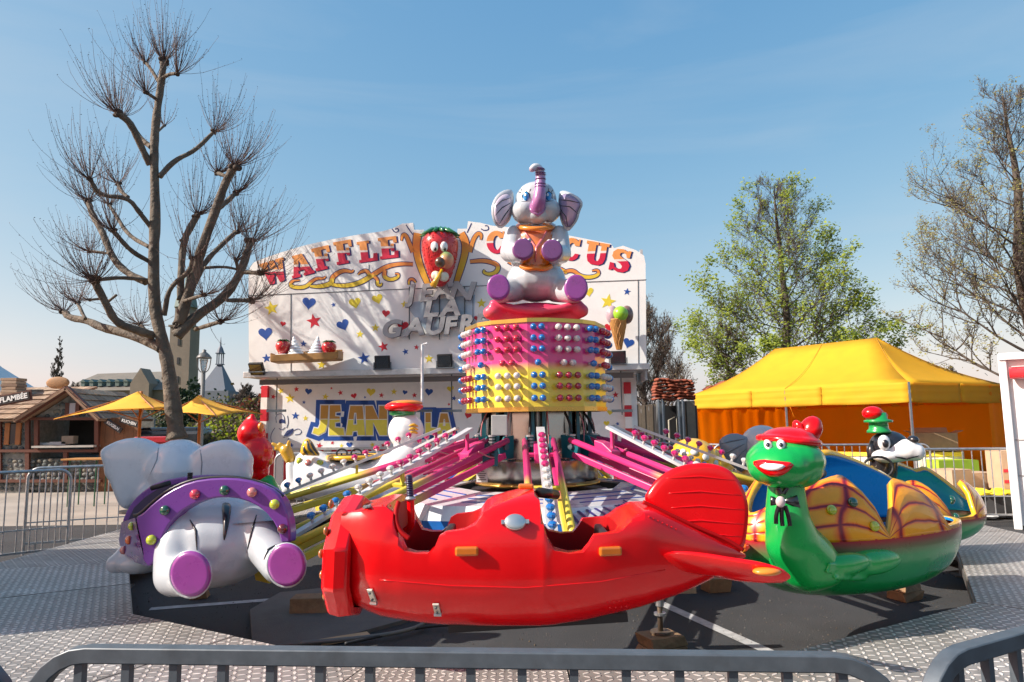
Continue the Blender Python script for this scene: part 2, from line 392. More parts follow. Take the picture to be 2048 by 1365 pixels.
# ------------------------------------------------ platform of tread plate
CX, CY = .28, 8.26
def tread_mat(name, s=17.0, sy=17.0, str_=1.0, col=(.46, .435, .41)):
    m = bpy.data.materials.new(name); m.use_nodes = True; t = m.node_tree; L = t.links.new; b = t.nodes['Principled BSDF']
    tcn = N(t, 'ShaderNodeTexCoord'); sp = N(t, 'ShaderNodeSeparateXYZ'); L(tcn.outputs['Object'], sp.inputs[0])
    def M_(op, a, b_=None, c_=None):
        n = N(t, 'ShaderNodeMath', operation=op)
        for i, q in enumerate((a, b_, c_)):
            if q is None: continue
            if isinstance(q, (int, float)): n.inputs[i].default_value = q
            else: L(q, n.inputs[i])
        return n.outputs[0]
    u = M_('MULTIPLY', sp.outputs['X'], s); v = M_('MULTIPLY', sp.outputs['Y'], sy)
    iu = M_('FLOOR', u); iv = M_('FLOOR', v)
    par = M_('SUBTRACT', M_('MULTIPLY', M_('PINGPONG', M_('ADD', iu, iv), 1.0), 2.0), 1.0)
    fu = M_('SUBTRACT', M_('SUBTRACT', u, iu), .5); fv = M_('SUBTRACT', M_('SUBTRACT', v, iv), .5)
    aa = M_('ADD', fu, M_('MULTIPLY', par, fv)); bb = M_('SUBTRACT', fv, M_('MULTIPLY', par, fu))
    e = M_('ADD', M_('MULTIPLY', M_('POWER', M_('MULTIPLY', aa, 1.45), 2.0), 1.0), M_('POWER', M_('MULTIPLY', M_('ABSOLUTE', bb), 3.4), 2.0))
    h = M_('MAXIMUM', M_('SUBTRACT', 1.0, M_('MULTIPLY', e, 1.0)), 0.0)
    hs = M_('MINIMUM', M_('MULTIPLY', h, 2.0), 1.0)
    nz_ = N(t, 'ShaderNodeTexNoise', Scale=3.0, Detail=8.0, Roughness=.65); L(tcn.outputs['Object'], nz_.inputs['Vector'])
    mr = N(t, 'ShaderNodeMapRange'); L(nz_.outputs[0], mr.inputs['Value']); mr.inputs['From Min'].default_value = .3; mr.inputs['From Max'].default_value = .7; mr.inputs['To Min'].default_value = .62; mr.inputs['To Max'].default_value = 1.12
    c1 = N(t, 'ShaderNodeMix', data_type='RGBA'); c1.inputs['A'].default_value = tuple(x * .5 for x in col) + (1,); c1.inputs['B'].default_value = tuple(x * 1.25 for x in col) + (1,); L(hs, c1.inputs['Factor'])  # raised treads lighter, hollows darker: relief shading put into the colour
    c2 = N(t, 'ShaderNodeMix', data_type='RGBA', blend_type='MULTIPLY'); c2.inputs['Factor'].default_value = 1; L(c1.outputs['Result'], c2.inputs['A']); L(mr.outputs[0], c2.inputs['B'])
    oi = N(t, 'ShaderNodeObjectInfo'); mo = N(t, 'ShaderNodeMapRange'); mo.inputs['To Min'].default_value = .82; mo.inputs['To Max'].default_value = 1.06; L(oi.outputs['Random'], mo.inputs['Value'])
    n5 = N(t, 'ShaderNodeTexNoise', Scale=1.1, Detail=10.0, Roughness=.8); L(tcn.outputs['Object'], n5.inputs['Vector']); r5 = N(t, 'ShaderNodeValToRGB'); r5.color_ramp.elements[0].position = .50; r5.color_ramp.elements[0].color = (1, 1, 1, 1); r5.color_ramp.elements[1].position = .74; r5.color_ramp.elements[1].color = (.42, .38, .34, 1); L(n5.outputs[0], r5.inputs[0])
    c3 = N(t, 'ShaderNodeMix', data_type='RGBA', blend_type='MULTIPLY'); c3.inputs['Factor'].default_value = 1; L(c2.outputs['Result'], c3.inputs['A']); L(mo.outputs[0], c3.inputs['B'])
    c4 = N(t, 'ShaderNodeMix', data_type='RGBA', blend_type='MULTIPLY'); c4.inputs['Factor'].default_value = 1; L(c3.outputs['Result'], c4.inputs['A']); L(r5.outputs[0], c4.inputs['B'])
    L(c4.outputs['Result'], b.inputs['Base Color']); b.inputs['Metallic'].default_value = .25
    rr = N(t, 'ShaderNodeMapRange'); L(nz_.outputs[0], rr.inputs['Value']); rr.inputs['To Min'].default_value = .34; rr.inputs['To Max'].default_value = .6; L(rr.outputs[0], b.inputs['Roughness'])
    bp = N(t, 'ShaderNodeBump'); bp.inputs['Strength'].default_value = str_; bp.inputs['Distance'].default_value = .016; L(hs, bp.inputs['Height']); L(bp.outputs[0], b.inputs['Normal'])
    return m
TREAD = tread_mat('aluminium tread plate', 17, 19, 1.0, (.66, .625, .59))
TREAD2 = tread_mat('fine tread plate', 22, 22, .8, (.68, .64, .60))
EDGE = mat('platform edge angle', (.30, .29, .28), rough=.4, metal=.8, var=.2, dirt=.4)
plat = thing('ride_platform', 'ring of silver tread plate panels around the spinning ride', 'platform', (CX, CY, 0))
ZP = .25
for k in range(12):
    a0 = R(-90 - 15 + 30 * k); a1 = a0 + R(30)
    ri, ro = 4.36, 5.75
    c = [V((r * math.cos(a), r * math.sin(a), 0)) for r, a in ((ri, a0), (ro, a0), (ro, a1), (ri, a1))]
    am = (a0 + a1) / 2; tdir = V((-math.sin(am), math.cos(am), 0)); gap = .005
    # each segment: two halves split along the middle, with a small joint
    inner_mid = (c[0] + c[3]) / 2; outer_mid = (c[1] + c[2]) / 2
    for j, q in enumerate(([c[0] + tdir * gap, c[1] + tdir * gap, outer_mid - tdir * gap, inner_mid - tdir * gap], [inner_mid + tdir * gap, outer_mid + tdir * gap, c[2] - tdir * gap, c[3] - tdir * gap])):
        mb = MB(); o0 = sum(q, V()) / 4
        Mr = Matrix.Rotation(am + math.pi / 2, 3, 'Z'); qi = [Mr.inverted() @ (p - o0) for p in q]
        zj = rnd.uniform(-.0015, .0015)
        mb.prism([V((p.x, p.y, zj - .03)) for p in reversed(qi)], (0, 0, .03))
        o = mb.build('panel', TREAD2 if (k in (0,) and j == 0) else TREAD, plat, local=True)
        o.location = o0 + V((0, 0, ZP)); o.rotation_euler = (0, 0, am + math.pi / 2)
    mb = MB()
    e0, e1 = c[0] * 1.003, c[3] * 1.003; e0.z = e1.z = ZP - .07
    mb.bar(e0, e1, .05, .07); f0, f1 = c[1] * .99, c[2] * .99; f0.z = f1.z = ZP - .07; mb.bar(f0, f1, .05, .07)
    mb.bar(e0, f0, .05, .07); mb.build('frame_beam', EDGE, plat, local=True)
    mb = MB(); p = c[0] * 1.004; mb.box((p.x, p.y, .09), (.04, .04, .18), a0); mb.box((p.x, p.y, .0075), (.16, .16, .015), a0)
    p = c[1] * .98; mb.box((p.x, p.y, .09), (.04, .04, .18), a0); mb.build('leg', EDGE, plat, local=True)
# ------------------------------------------------ crowd barriers
def barrier_proto(Lx, H, r, square, nbars, mt, name, label, group, feet=True, rb=.008, bottom=.16, mid=None):
    t = thing(name, label, 'barrier', (0, 0, 0), 0, group)
    kids = []
    cr = .13; pts = []
    for (cx, cz, s0) in ((Lx / 2 - cr, H - cr, 0), (-Lx / 2 + cr, H - cr, 90)):
        for j in range(7):
            an = R(s0 + 90 * j / 6); pts.append(V((cx + cr * math.cos(an), 0, cz + cr * math.sin(an))))
    pts = [V((Lx / 2, 0, .02))] + pts + [V((-Lx / 2, 0, .02))]
    mb = MB(); mb.tube(pts, r * (1.35 if square else 1), 4 if square else 10, square=square)
    o = mb.build('frame', mt, t, local=True, auto=40, bevel=.003 if square else 0); kids.append(o)
    mb = MB(); mb.bar((-Lx / 2, 0, bottom), (Lx / 2, 0, bottom), r * 1.3, r * 1.3); kids.append(mb.build('bottom_rail', mt, t, local=True))
    if mid:
        mb = MB(); mb.bar((-Lx / 2, 0, mid), (Lx / 2, 0, mid), r * .8, r * .8); kids.append(mb.build('middle_rail', mt, t, local=True))
    mb = MB()
    if square: mb.bar((0, 0, bottom), (0, 0, H - r * .9), rb * 2, rb * 2)
    else: mb.cyl((0, 0, bottom), (0, 0, H - r), rb, 6)
    me = None
    for i in range(nbars):
        x = -Lx / 2 + Lx * (i + 1) / (nbars + 1)
        if me is None: o = mb.build('bar', mt, t, local=True); me = o.data
        else: o = bpy.data.objects.new('bar', me); COL.objects.link(o); o.parent = t
        o.location = (x, 0, 0); kids.append(o)
    if feet:
        for x in (-Lx / 2 + .12, Lx / 2 - .12):
            mb = MB(); mb.bar((x, -.26, .03), (x, .26, .03), .035, .02); mb.cyl((x, 0, .03), (x, 0, bottom), .014, 8)
            kids.append(mb.build('foot', mt, t, local=True))
    return t, kids
NB = 16
# near row: rail heights read off the photograph
pa, pb = atz(72, 1289, 1.107), atz(1790, 1307, 1.107)
dxy = (pb - pa); dxy.z = 0; rzN = math.atan2(dxy.y, dxy.x); LN = dxy.length; mid = (pa + pb) / 2
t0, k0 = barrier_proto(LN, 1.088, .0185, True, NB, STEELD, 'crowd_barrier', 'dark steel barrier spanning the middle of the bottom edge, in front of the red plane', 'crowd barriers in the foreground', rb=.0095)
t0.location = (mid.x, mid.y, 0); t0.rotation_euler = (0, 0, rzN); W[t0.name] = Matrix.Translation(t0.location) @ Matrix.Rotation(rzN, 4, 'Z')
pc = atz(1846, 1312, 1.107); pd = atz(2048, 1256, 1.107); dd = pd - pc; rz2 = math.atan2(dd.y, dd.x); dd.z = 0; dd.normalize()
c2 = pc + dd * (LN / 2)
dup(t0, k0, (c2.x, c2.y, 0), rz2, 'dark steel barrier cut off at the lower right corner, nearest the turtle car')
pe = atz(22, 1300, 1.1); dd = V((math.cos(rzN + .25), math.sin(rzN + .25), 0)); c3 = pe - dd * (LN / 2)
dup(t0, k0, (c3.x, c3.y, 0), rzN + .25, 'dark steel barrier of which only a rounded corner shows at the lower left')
# far rows
t1, k1 = barrier_proto(2.05, 1.1, .019, False, 15, STEEL, 'crowd_barrier', 'galvanised barrier left of the elephant car, in front of the stone stall', 'galvanised barriers around the ride', mid=.42)
def place_far(pxa, pya, pxb, pyb, Ya, Yb, label, H=1.1):
    a_, b_ = at(pxa, pya, Ya), at(pxb, pyb, Yb); d_ = b_ - a_; rz = math.atan2(d_.y, d_.x); m_ = (a_ + b_) / 2
    return (m_.x, m_.y, m_.z - H), rz, label
far = [
 place_far(80, 944, 390, 928, 8.9, 9.7, 'galvanised barrier left of the elephant car, in front of the stone stall'),
 place_far(-230, 966, 74, 948, 7.4, 8.3, 'galvanised barrier at the left edge of the photo, in front of the stone stall'),
 place_far(1852, 898, 2110, 897, 10.2, 10.0, 'galvanised barrier at the right edge, before the cardboard boxes'),
 place_far(1640, 888, 1830, 891, 12.6, 12.3, 'galvanised barrier behind the dog car, before the yellow tables'),
 place_far(1448, 888, 1636, 888, 13.0, 12.7, 'galvanised barrier behind the grey elephant car'),
 place_far(1330, 884, 1440, 888, 14.5, 13.2, 'galvanised barrier beside the yellow car, in front of the wooden screen'),
 place_far(760, 902, 935, 903, 11.9, 11.9, 'galvanised barrier behind the pink arms, left of the column'),
 place_far(585, 902, 755, 902, 11.9, 11.9, 'galvanised barrier behind the white bird car'),
 place_far(1180, 902, 1330, 900, 12.4, 12.8, 'galvanised barrier behind the arms, right of the column')]
for i, (lc, rz, lb) in enumerate(far):
    lc = (lc[0], lc[1], max(0.0, min(.02, lc[2])))
    if i == 0:
        t1.location = lc; t1.rotation_euler = (0, 0, rz)
    else: dup(t1, k1, lc, rz, lb)

# ================================================================== WAFFLE STALL
BL, BR = at(497, 748, 13.75), at(1293, 735, 13.0)
bu = V((BR.x - BL.x, BR.y - BL.y, 0)); BW = bu.length; brz = math.atan2(bu.y, bu.x); bu.normalize(); bn = V((bu.y, -bu.x, 0))
BO = V((BL.x, BL.y, 0))
stall = thing('waffle_stall', 'long white waffle stall with a raised signboard painted with hearts and stars', 'food stall', BO, brz)
def suv(px, py, off=0.0):            # photo pixel -> local coordinates on the board plane (off = towards the camera)
    d = ray(px, py); o = V((0, 0, EYE)); k = ((BO + bn * off) - o).dot(bn) / d.dot(bn)
    p = W[stall.name].inverted() @ (o + d * k); return p
def luv(px, py, off=0.0): return suv(px, py, off)
BOARD = mat('white signboard', (.80, .79, .77), rough=.45, var=.05, scale=2.5, dirt=.12, coat=.15)
BOARD2 = mat('white lower panels', (.79, .79, .79), rough=.45, var=.05, scale=2.5, dirt=.2)
PRED = mat('painted red', (.56, .012, .03), rough=.45, var=.1); PBLU = mat('painted blue', (.012, .07, .32), rough=.45, var=.1)
PYEL = mat('painted yellow', (.72, .58, .04), rough=.45, var=.1); PORG = mat('painted orange', (.74, .27, .04), rough=.45, var=.1)
PNAV = mat('painted navy outline', (.015, .02, .14), rough=.45, var=.1); PCRM = mat('cream', (.75, .6, .42), rough=.45)
GREYL = mat('grey letter faces', (.33, .33, .34), rough=.42, metal=.2, var=.12, scale=12, dirt=.3); GREYS = mat('grey letter sides', (.10, .10, .12), rough=.5)
def lprism(mb, pts, th, back=0.0):   # local points on board -> prism toward the camera (local -y)
    q = [V((p[0], p[1] - back, p[2])) for p in pts]
    ar = sum(q[i].x * q[(i + 1) % len(q)].z - q[(i + 1) % len(q)].x * q[i].z for i in range(len(q)))
    if ar < 0: q.reverse()
    n = len(q); e = V((0, -th, 0))
    mb.add(q + [p + e for p in q], [tuple(reversed(range(n))), tuple(range(n, 2 * n))] + [(i, (i + 1) % n, n + (i + 1) % n, n + i) for i in range(n)])
    return mb
def sp(pts, off=0.0): return [suv(x, y, off) for x, y in pts]
left = [(498, 748), (497, 556), (499, 538), (506, 526), (522, 519), (560, 506), (610, 491), (660, 480), (715, 470), (766, 463), (786, 457), (804, 448), (826, 446), (828, 460), (848, 460),
        (849, 480), (854, 508), (861, 535), (870, 560), (876, 566)]
right = [(893, 566), (901, 540), (909, 512), (914, 482), (915, 458), (934, 458), (936, 443), (960, 446), (985, 452), (1030, 456), (1090, 462), (1150, 474), (1222, 488), (1228, 497), (1246, 492), (1272, 501), (1288, 512), (1291, 528), (1293, 735)]
mb = MB(); mb_pts = left + right
def fill2d(name, polys, th, mt, parent, y0=0.0, bevel=0.0):
    """polygons with holes in the stall's x-z plane, extruded towards the viewer"""
    cu = bpy.data.curves.new(name, 'CURVE'); cu.dimensions = '2D'; cu.fill_mode = 'BOTH'; cu.extrude = th / 2; cu.bevel_depth = bevel
    for poly in polys:
        s = cu.splines.new('POLY'); s.points.add(len(poly) - 1); s.use_cyclic_u = True
        for pt, p in zip(s.points, poly): pt.co = (p[0], p[1], 0, 1)
    tmp = bpy.data.objects.new(name, cu); COL.objects.link(tmp)
    dg = bpy.context.evaluated_depsgraph_get(); dg.update()
    me = bpy.data.meshes.new_from_object(tmp.evaluated_get(dg)); bpy.data.objects.remove(tmp)
    M = Matrix(((1, 0, 0, 0), (0, 0, -1, y0 - th / 2), (0, 1, 0, 0), (0, 0, 0, 1)))
    me.transform(M); me.name = name; me.use_auto_texspace = True
    for mm in (mt if isinstance(mt, (list, tuple)) else [mt]): me.materials.append(mm)
    if isinstance(mt, (list, tuple)):
        for p in me.polygons: p.material_index = 0 if abs(p.normal.y) > .9 else 1
    o = bpy.data.objects.new(name, me); COL.objects.link(o); o.parent = parent; W[o.name] = W[parent.name]
    return o
def xz(pts, off=0.0): return [(p[0], p[2]) for p in sp(pts, off)]
board = fill2d('signboard', [xz(mb_pts)], .12, BOARD, stall, y0=.12)
# board joints as thin strips, coloured dark to look like recessed gaps
GAP = mat('joint shadow gap', (.06, .06, .065), rough=.8)
mb = MB()
for a_, b_ in (((497, 592), (943, 573)), ((943, 573), (1293, 560)), ((738, 530), (738, 582)), ((582, 588), (582, 748)), ((946, 575), (946, 640)), ((1276, 562), (1277, 736))):
    p, q = suv(*a_), suv(*b_); mb.bar(p + V((0, -.001, 0)), q + V((0, -.001, 0)), .012, .012)
mb.build('joint', GAP, stall, local=True)
# body of the stall behind the board
zb0 = suv(530, 770).z; zled = suv(497, 750).z
mb = MB(); dep = 1.9
zt = suv(760, 520).z
mb.box((BW / 2, dep / 2 + .25, (zled + zt) / 2 - .1), (BW - .3, dep - .3, zt - zled)); mb.build('upper_body', BOARD2, stall, local=True)
off2 = -.95                          # the counter wall stands back under the ledge
lo = [suv(x, y, off2) for x, y in ((531, 768), (1262, 752), (1268, 972), (524, 990))]
x0, x1 = lo[0].x - .05, lo[1].x + .1
mb = MB(); mb.box(((x0 + x1) / 2, .95 + .7, zled / 2 + .12), (x1 - x0, 1.4, zled - .25)); lower = mb.build('lower_body', BOARD2, stall, local=True)
# ledge, frames and rods
ALU = mat('aluminium ledge', (.52, .52, .52), rough=.4, metal=.6, var=.15, dirt=.4)
mb = MB(); mb.box((BW / 2, .48, zled - .03), (BW + .04, 1.1, .07)); mb.box((BW / 2, -.09, zled - .01), (BW + .1, .06, .12)); mb.build('ledge', ALU, stall, local=True, bevel=.008)
mb = MB(); mb.box((BW / 2, .02, zled - .16), (BW - .5, .10, .10)); mb.build('ledge_beam', mat('dark beam', (.10, .085, .075), rough=.6, dirt=.4), stall, local=True)
for px in (556, 845, 903, 1240):
    p = suv(px, 700, -.2); mb = MB(); mb.cyl((p.x, .2, suv(px, 830, -.2).z), (p.x, .2, zled - .05), .013, 6); mb.bar((p.x - .2, .2, suv(px, 822, -.2).z), (p.x + .2, .2, suv(px, 822, -.2).z), .05, .05); mb.build('support_rod', STEELD, stall, local=True)
p = suv(845, 690, .18); mb = MB(); mb.tube([(p.x, -.2, suv(845, 815, .18).z), (p.x, -.2, suv(845, 690, .18).z), (p.x + .1, -.2, suv(845, 688, .18).z)], .028, 8); mb.build('white_post', WHITE, stall, local=True)
# red and white striped corner posts
for (pxa, pxb, pt, pb_) in ((531, 524, 772, 985), (1254, 1262, 765, 972)):
    for i in range(9):
        f0, f1 = i / 9, (i + 1) / 9
        y0_, y1_ = pt + (pb_ - pt) * f0, pt + (pb_ - pt) * f1
        c_ = suv((pxa + (pxb - pxa) * (f0 + f1) / 2), (y0_ + y1_) / 2, off2 + .06); h = suv(pxa, y0_, off2 + .06).z - suv(pxa, y1_, off2 + .06).z
        mb = MB(); mb.box((c_.x, c_.y, c_.z), (.14, .10, h - .002)); mb.build('post_stripe', PRED if i % 2 == 0 else BOARD, stall, local=True)
# red/white skirt under the counter
zc = suv(600, 898, off2 + .03).z
mb = MB(); mb.box(((x0 + x1) / 2, .90, zc), (x1 - x0, .14, .05)); mb.build('counter_edge', ALU, stall, local=True)
n = 46
for i in range(n):
    xx = x0 + (x1 - x0) * (i + .5) / n
    mb = MB(); mb.box((xx, .93, (zc - .03 + .12) / 2 + .02), ((x1 - x0) / n - .001, .03, zc - .16)); mb.build('skirt_stripe', PRED if i % 2 else BOARD, stall, local=True)
# ---------- painted shapes
def star(cx, cy, r, rot=0):
    return [(cx + (r if k % 2 == 0 else r * .42) * math.sin(rot + math.pi * k / 5), cy - (r if k % 2 == 0 else r * .42) * math.cos(rot + math.pi * k / 5)) for k in range(10)]
def heart(cx, cy, r, rot=0):
    o = []
    for k in range(22):
        t_ = 2 * math.pi * k / 22; x = 16 * math.sin(t_) ** 3; y = -(13 * math.cos(t_) - 5 * math.cos(2 * t_) - 2 * math.cos(3 * t_) - math.cos(4 * t_))
        x *= r / 16; y *= r / 16; o.append((cx + x * math.cos(rot) - y * math.sin(rot), cy + x * math.sin(rot) + y * math.cos(rot)))
    return o
C3 = {'r': PRED, 'b': PBLU, 'y': PYEL}
up = [('s', 'y', 543, 617, 13), ('h', 'b', 618, 606, 13.5, .1), ('s', 'b', 667, 610, 4.5), ('h', 'y', 710, 606, 12, -.2), ('h', 'y', 755, 598, 11, -.3), ('h', 'r', 772, 627, 8, .1), ('s', 'y', 809, 609, 7),
      ('h', 'b', 531, 667, 14, -.1), ('h', 'r', 566, 648, 5.5), ('s', 'r', 628, 643, 13.5), ('h', 'b', 686, 650, 12.5, -.4), ('s', 'y', 751, 656, 7.5), ('s', 'y', 720, 669, 7), ('h', 'r', 805, 651, 12, .3),
      ('s', 'b', 533, 717, 8), ('s', 'b', 607, 688, 6), ('s', 'r', 767, 694, 9.5), ('s', 'b', 811, 704, 6), ('s', 'b', 728, 717, 11), ('s', 'r', 833, 695, 5), ('y_', 'y', 858, 718, 8), ('s', 'r', 683, 706, 4), ('s', 'y', 643, 730, 8),
      ('s', 'y', 963, 607, 9), ('h', 'r', 955, 637, 7), ('h', 'b', 1257, 686, 11, .3), ('s', 'y', 1216, 604, 14), ('s', 'b', 1254, 584, 6.5), ('h', 'y', 1177, 584, 10), ('h', 'r', 1156, 620, 10), ('h', 'r', 1218, 655, 9), ('s', 'r', 1190, 700, 7)]
lw = [('h', 'b', 617, 783, 7), ('s', 'r', 593, 779, 5), ('s', 'r', 547, 794, 5), ('s', 'y', 562, 782, 6), ('s', 'y', 580, 797, 9), ('s', 'y', 651, 794, 6), ('s', 'r', 681, 786, 5), ('s', 'r', 663, 777, 2.5), ('h', 'r', 708, 792, 6),
      ('h', 'y', 742, 784, 9), ('s', 'r', 763, 791, 5), ('s', 'y', 788, 784, 6), ('h', 'b', 810, 785, 5), ('s', 'r', 829, 791, 5), ('h', 'b', 858, 784, 8), ('s', 'b', 608, 805, 3.5), ('s', 'b', 591, 832, 7), ('s', 'y', 611, 837, 5),
      ('s', 'r', 639, 892, 6), ('s', 'r', 665, 886, 3.5), ('h', 'b', 699, 890, 6.5), ('s', 'y', 683, 892, 4), ('s', 'y', 745, 890, 5), ('s', 'b', 583, 891, 4.5), ('s', 'r', 766, 891, 4), ('h', 'r', 936, 831, 7), ('s', 'b', 908, 797, 5), ('h', 'y', 901, 778, 7),
      ('s', 'r', 1231, 790, 6), ('h', 'y', 1220, 825, 6), ('s', 'b', 1235, 848, 4), ('h', 'y', 1213, 847, 6), ('s', 'r', 898, 809, 3), ('s', 'b', 730, 795, 2.5)]
def shape(e, off, proud):
    f = {'s': star, 'h': heart, 'y_': star}[e[0]]; pl_ = f(e[2], e[3], e[4] * (1.15 if f is star else 1), (e[5] if len(e) > 5 else rnd.uniform(-.3, .3)))
    m_ = MB(); q = sp(pl_, off); lprism(m_, q, proud)
    if e[0] == 's' or e[0] == 'y_': nm = 'painted_star'
    else: nm = 'painted_heart'
    m_.build(nm, C3[e[1]], stall, local=True)
for e in up: shape(e, 0.0, .004)
for e in lw: shape(e, off2, .004)
# ---------- slab lettering
def arcpts(cx, cy, rx, ry, a0, a1, n=10): return [(cx + rx * math.cos(R(a0 + (a1 - a0) * i / n)), cy + ry * math.sin(R(a0 + (a1 - a0) * i / n))) for i in range(n + 1)]
GL = {
 'F': [[(0, 0), (5.2, 0), (5.2, 1.3), (4.1, 1.3), (4.1, 4.3), (5, 4.3), (5, 3.3), (6.4, 3.3), (6.4, 6.7), (5, 6.7), (5, 5.7), (4.1, 5.7), (4.1, 8.6), (6.2, 8.6), (6.4, 7), (7.8, 7), (7.8, 10), (0, 10), (0, 8.6), (1, 8.6), (1, 1.3), (0, 1.3)]],
 'L': [[(0, 0), (7.8, 0), (8, 3.6), (6.4, 3.6), (6, 1.5), (4.1, 1.5), (4.1, 8.7), (5.2, 8.7), (5.2, 10), (0, 10), (0, 8.7), (1, 8.7), (1, 1.3), (0, 1.3)]],
 'E': [[(0, 0), (7.8, 0), (8, 3.2), (6.4, 3.2), (6.1, 1.4), (4.1, 1.4), (4.1, 4.3), (5, 4.3), (5, 3.3), (6.4, 3.3), (6.4, 6.7), (5, 6.7), (5, 5.7), (4.1, 5.7), (4.1, 8.6), (6.1, 8.6), (6.4, 7), (7.8, 7), (7.8, 10), (0, 10), (0, 8.6), (1, 8.6), (1, 1.4), (0, 1.4)]],
 'A': [[(0, 0), (3.6, 0), (3.6, 1.3), (2.9, 1.3), (3.2, 2.7), (5.6, 2.7), (5.9, 1.3), (5.1, 1.3), (5.1, 0), (9.6, 0), (9.6, 1.3), (8.9, 1.3), (6.4, 10), (2.1, 10), (2.1, 8.8), (2.7, 8.8), (.7, 1.3), (0, 1.3)], [(3.5, 4.1), (5.3, 4.1), (4.4, 7.6)]],
 'W': [[(1.9, 0), (4.6, 0), (6, 5.2), (7.4, 0), (10.1, 0), (11.9, 8.7), (12.8, 8.7), (12.8, 10), (8.3, 10), (8.3, 8.7), (9.2, 8.7), (8.6, 4.6), (7.5, 8.7), (7.6, 10), (4.6, 10), (4.6, 8.7), (4.8, 8.7), (3.8, 4.6), (3.1, 8.7), (4, 8.7), (4, 10), (-.6, 10), (-.6, 8.7), (.2, 8.7)]],
 'U': [[(0, 10), (0, 8.7), (.9, 8.7), (.9, 3.2), (1.5, 1.2), (3, .1), (6, .1), (7.6, 1.2), (8.2, 3.2), (8.2, 8.7), (9.1, 8.7), (9.1, 10), (5.2, 10), (5.2, 8.7), (6, 8.7), (6, 3.3), (5.5, 2.0), (4.6, 1.7), (4.1, 2.2), (3.9, 3.2), (3.9, 8.7), (4.8, 8.7), (4.8, 10)]],
 'I': [[(0, 0), (5, 0), (5, 1.3), (4, 1.3), (4, 8.7), (5, 8.7), (5, 10), (0, 10), (0, 8.7), (1, 8.7), (1, 1.3), (0, 1.3)]],
 'R': [[(0, 0), (5, 0), (5, 1.3), (4, 1.3), (4, 4), (4.6, 4), (6, 0), (9, 0), (9, 1.3), (8.3, 1.3), (7, 4.6), (8.2, 5.8), (8.4, 8), (7.6, 9.5), (6, 10), (0, 10), (0, 8.7), (1, 8.7), (1, 1.3), (0, 1.3)], [(4, 5.4), (5.2, 5.7), (5.4, 8), (4.8, 8.6), (4, 8.7)]],
 'C': [arcpts(4.6, 5, 4.6, 5.1, 48, 318, 16) + [(8.4, 3.3), (6.6, 3.3)] + arcpts(4.9, 4.7, 1.7, 3.2, 310, 50, 12) + [(6.1, 6.8), (8.3, 6.8), (8.5, 9.8), (7.5, 9.8)]],
 'S': [[(0, 3.4), (.1, .1), (1.2, .1), (1.7, .8), (3.6, 0), (6.2, .2), (8, 1.6), (8.3, 3.8), (7.2, 5.4), (4.6, 6.4), (3.3, 7.2), (3.4, 8.2), (4.5, 8.7), (5.8, 8.2), (6.3, 6.9), (7.6, 6.9), (7.7, 10), (6.6, 10), (6.2, 9.5), (4.2, 10.1), (1.8, 9.7), (.4, 8.2), (.3, 6.2), (1.6, 4.8), (4.2, 3.8), (5.3, 2.8), (5.1, 1.7), (3.9, 1.3), (2.3, 1.8), (1.6, 3.4)]],
}
WAF = ramp_mat('waffle letter paint', PRED, [(0, (.60, .008, .05)), (.47, (.78, .66, .60)), (.56, (.78, .30, .08)), (.97, (.78, .36, .08))], axis='Z', const=True)
def glyph(ch, cx, cy, wpx, hpx, rot, mt, name, grow=0.0, off=0.0, th=.005, par=None, y0=0.0, dx=0, dy=0):
    polys = GL[ch]; w0 = max(p[0] for p in polys[0]); mnx = min(p[0] for p in polys[0]); out = []
    for poly in polys:
        q = []
        for x, y in poly:
            X = (x - (w0 + mnx) / 2) / (w0 - mnx) * wpx; Y_ = (y - 5) / 10 * hpx
            q.append((cx + dx + X * math.cos(rot) - Y_ * math.sin(rot), cy + dy - (X * math.sin(rot) + Y_ * math.cos(rot))))
        out.append(xz(q, off))
    return fill2d(name, out, th, mt, par or stall, y0=y0)
lets = [('W', 549, 544, 50, 46, 17), ('A', 602, 531, 46, 44, 15), ('F', 645, 517, 36, 46, 13), ('F', 688, 505, 36, 46, 10), ('L', 735, 503, 38, 42, 8), ('E', 777, 496, 38, 43, 7),
        ('C', 991, 485, 36, 45, 0), ('I', 1030, 486, 22, 43, -2), ('R', 1083, 492, 38, 43, -4), ('C', 1141, 499, 36, 45, -8), ('U', 1193, 508, 46, 46, -10), ('S', 1241, 522, 40, 46, -14)]
for ch, x, y, w, h, rt in lets:
    glyph(ch, x, y, w, h, R(rt), PNAV, 'letter_shadow', dx=3.2, dy=.8, th=.004)
    glyph(ch, x, y, w, h, R(rt), WAF, 'painted_letter', y0=-.0045, th=.004)
# ---------- scroll work
def ribbon(pts, ws, mt, y0, name, grow=0.0):
    P = smoothline([(p[0], p[1], w) for p, w in zip(pts, ws)], 3); Lf, Rt = [], []
    for i, (x, y, w) in enumerate(P):
        a_ = P[max(0, i - 1)]; b_ = P[min(len(P) - 1, i + 1)]; tx, ty = b_[0] - a_[0], b_[1] - a_[1]; l_ = math.hypot(tx, ty) or 1
        w = w / 2 + grow; Lf.append((x - ty / l_ * w, y + tx / l_ * w)); Rt.append((x + ty / l_ * w, y - tx / l_ * w))
    A = sp(Lf); B = sp(Rt); m_ = MB(); th = .004
    rows = [[V((a.x, y0, a.z)), V((a.x, y0 - th, a.z)), V((b.x, y0 - th, b.z)), V((b.x, y0, b.z))] for a, b in zip(A, B)]
    m_.grid([list(reversed(r)) for r in rows], closed=True); m_.build(name, mt, stall, local=True)
SCR = ramp_mat('scroll paint', PORG, [(0, (.74, .52, .03)), (.45, (.74, .50, .04)), (.55, (.74, .24, .04)), (1, (.74, .26, .05))], axis='Z')
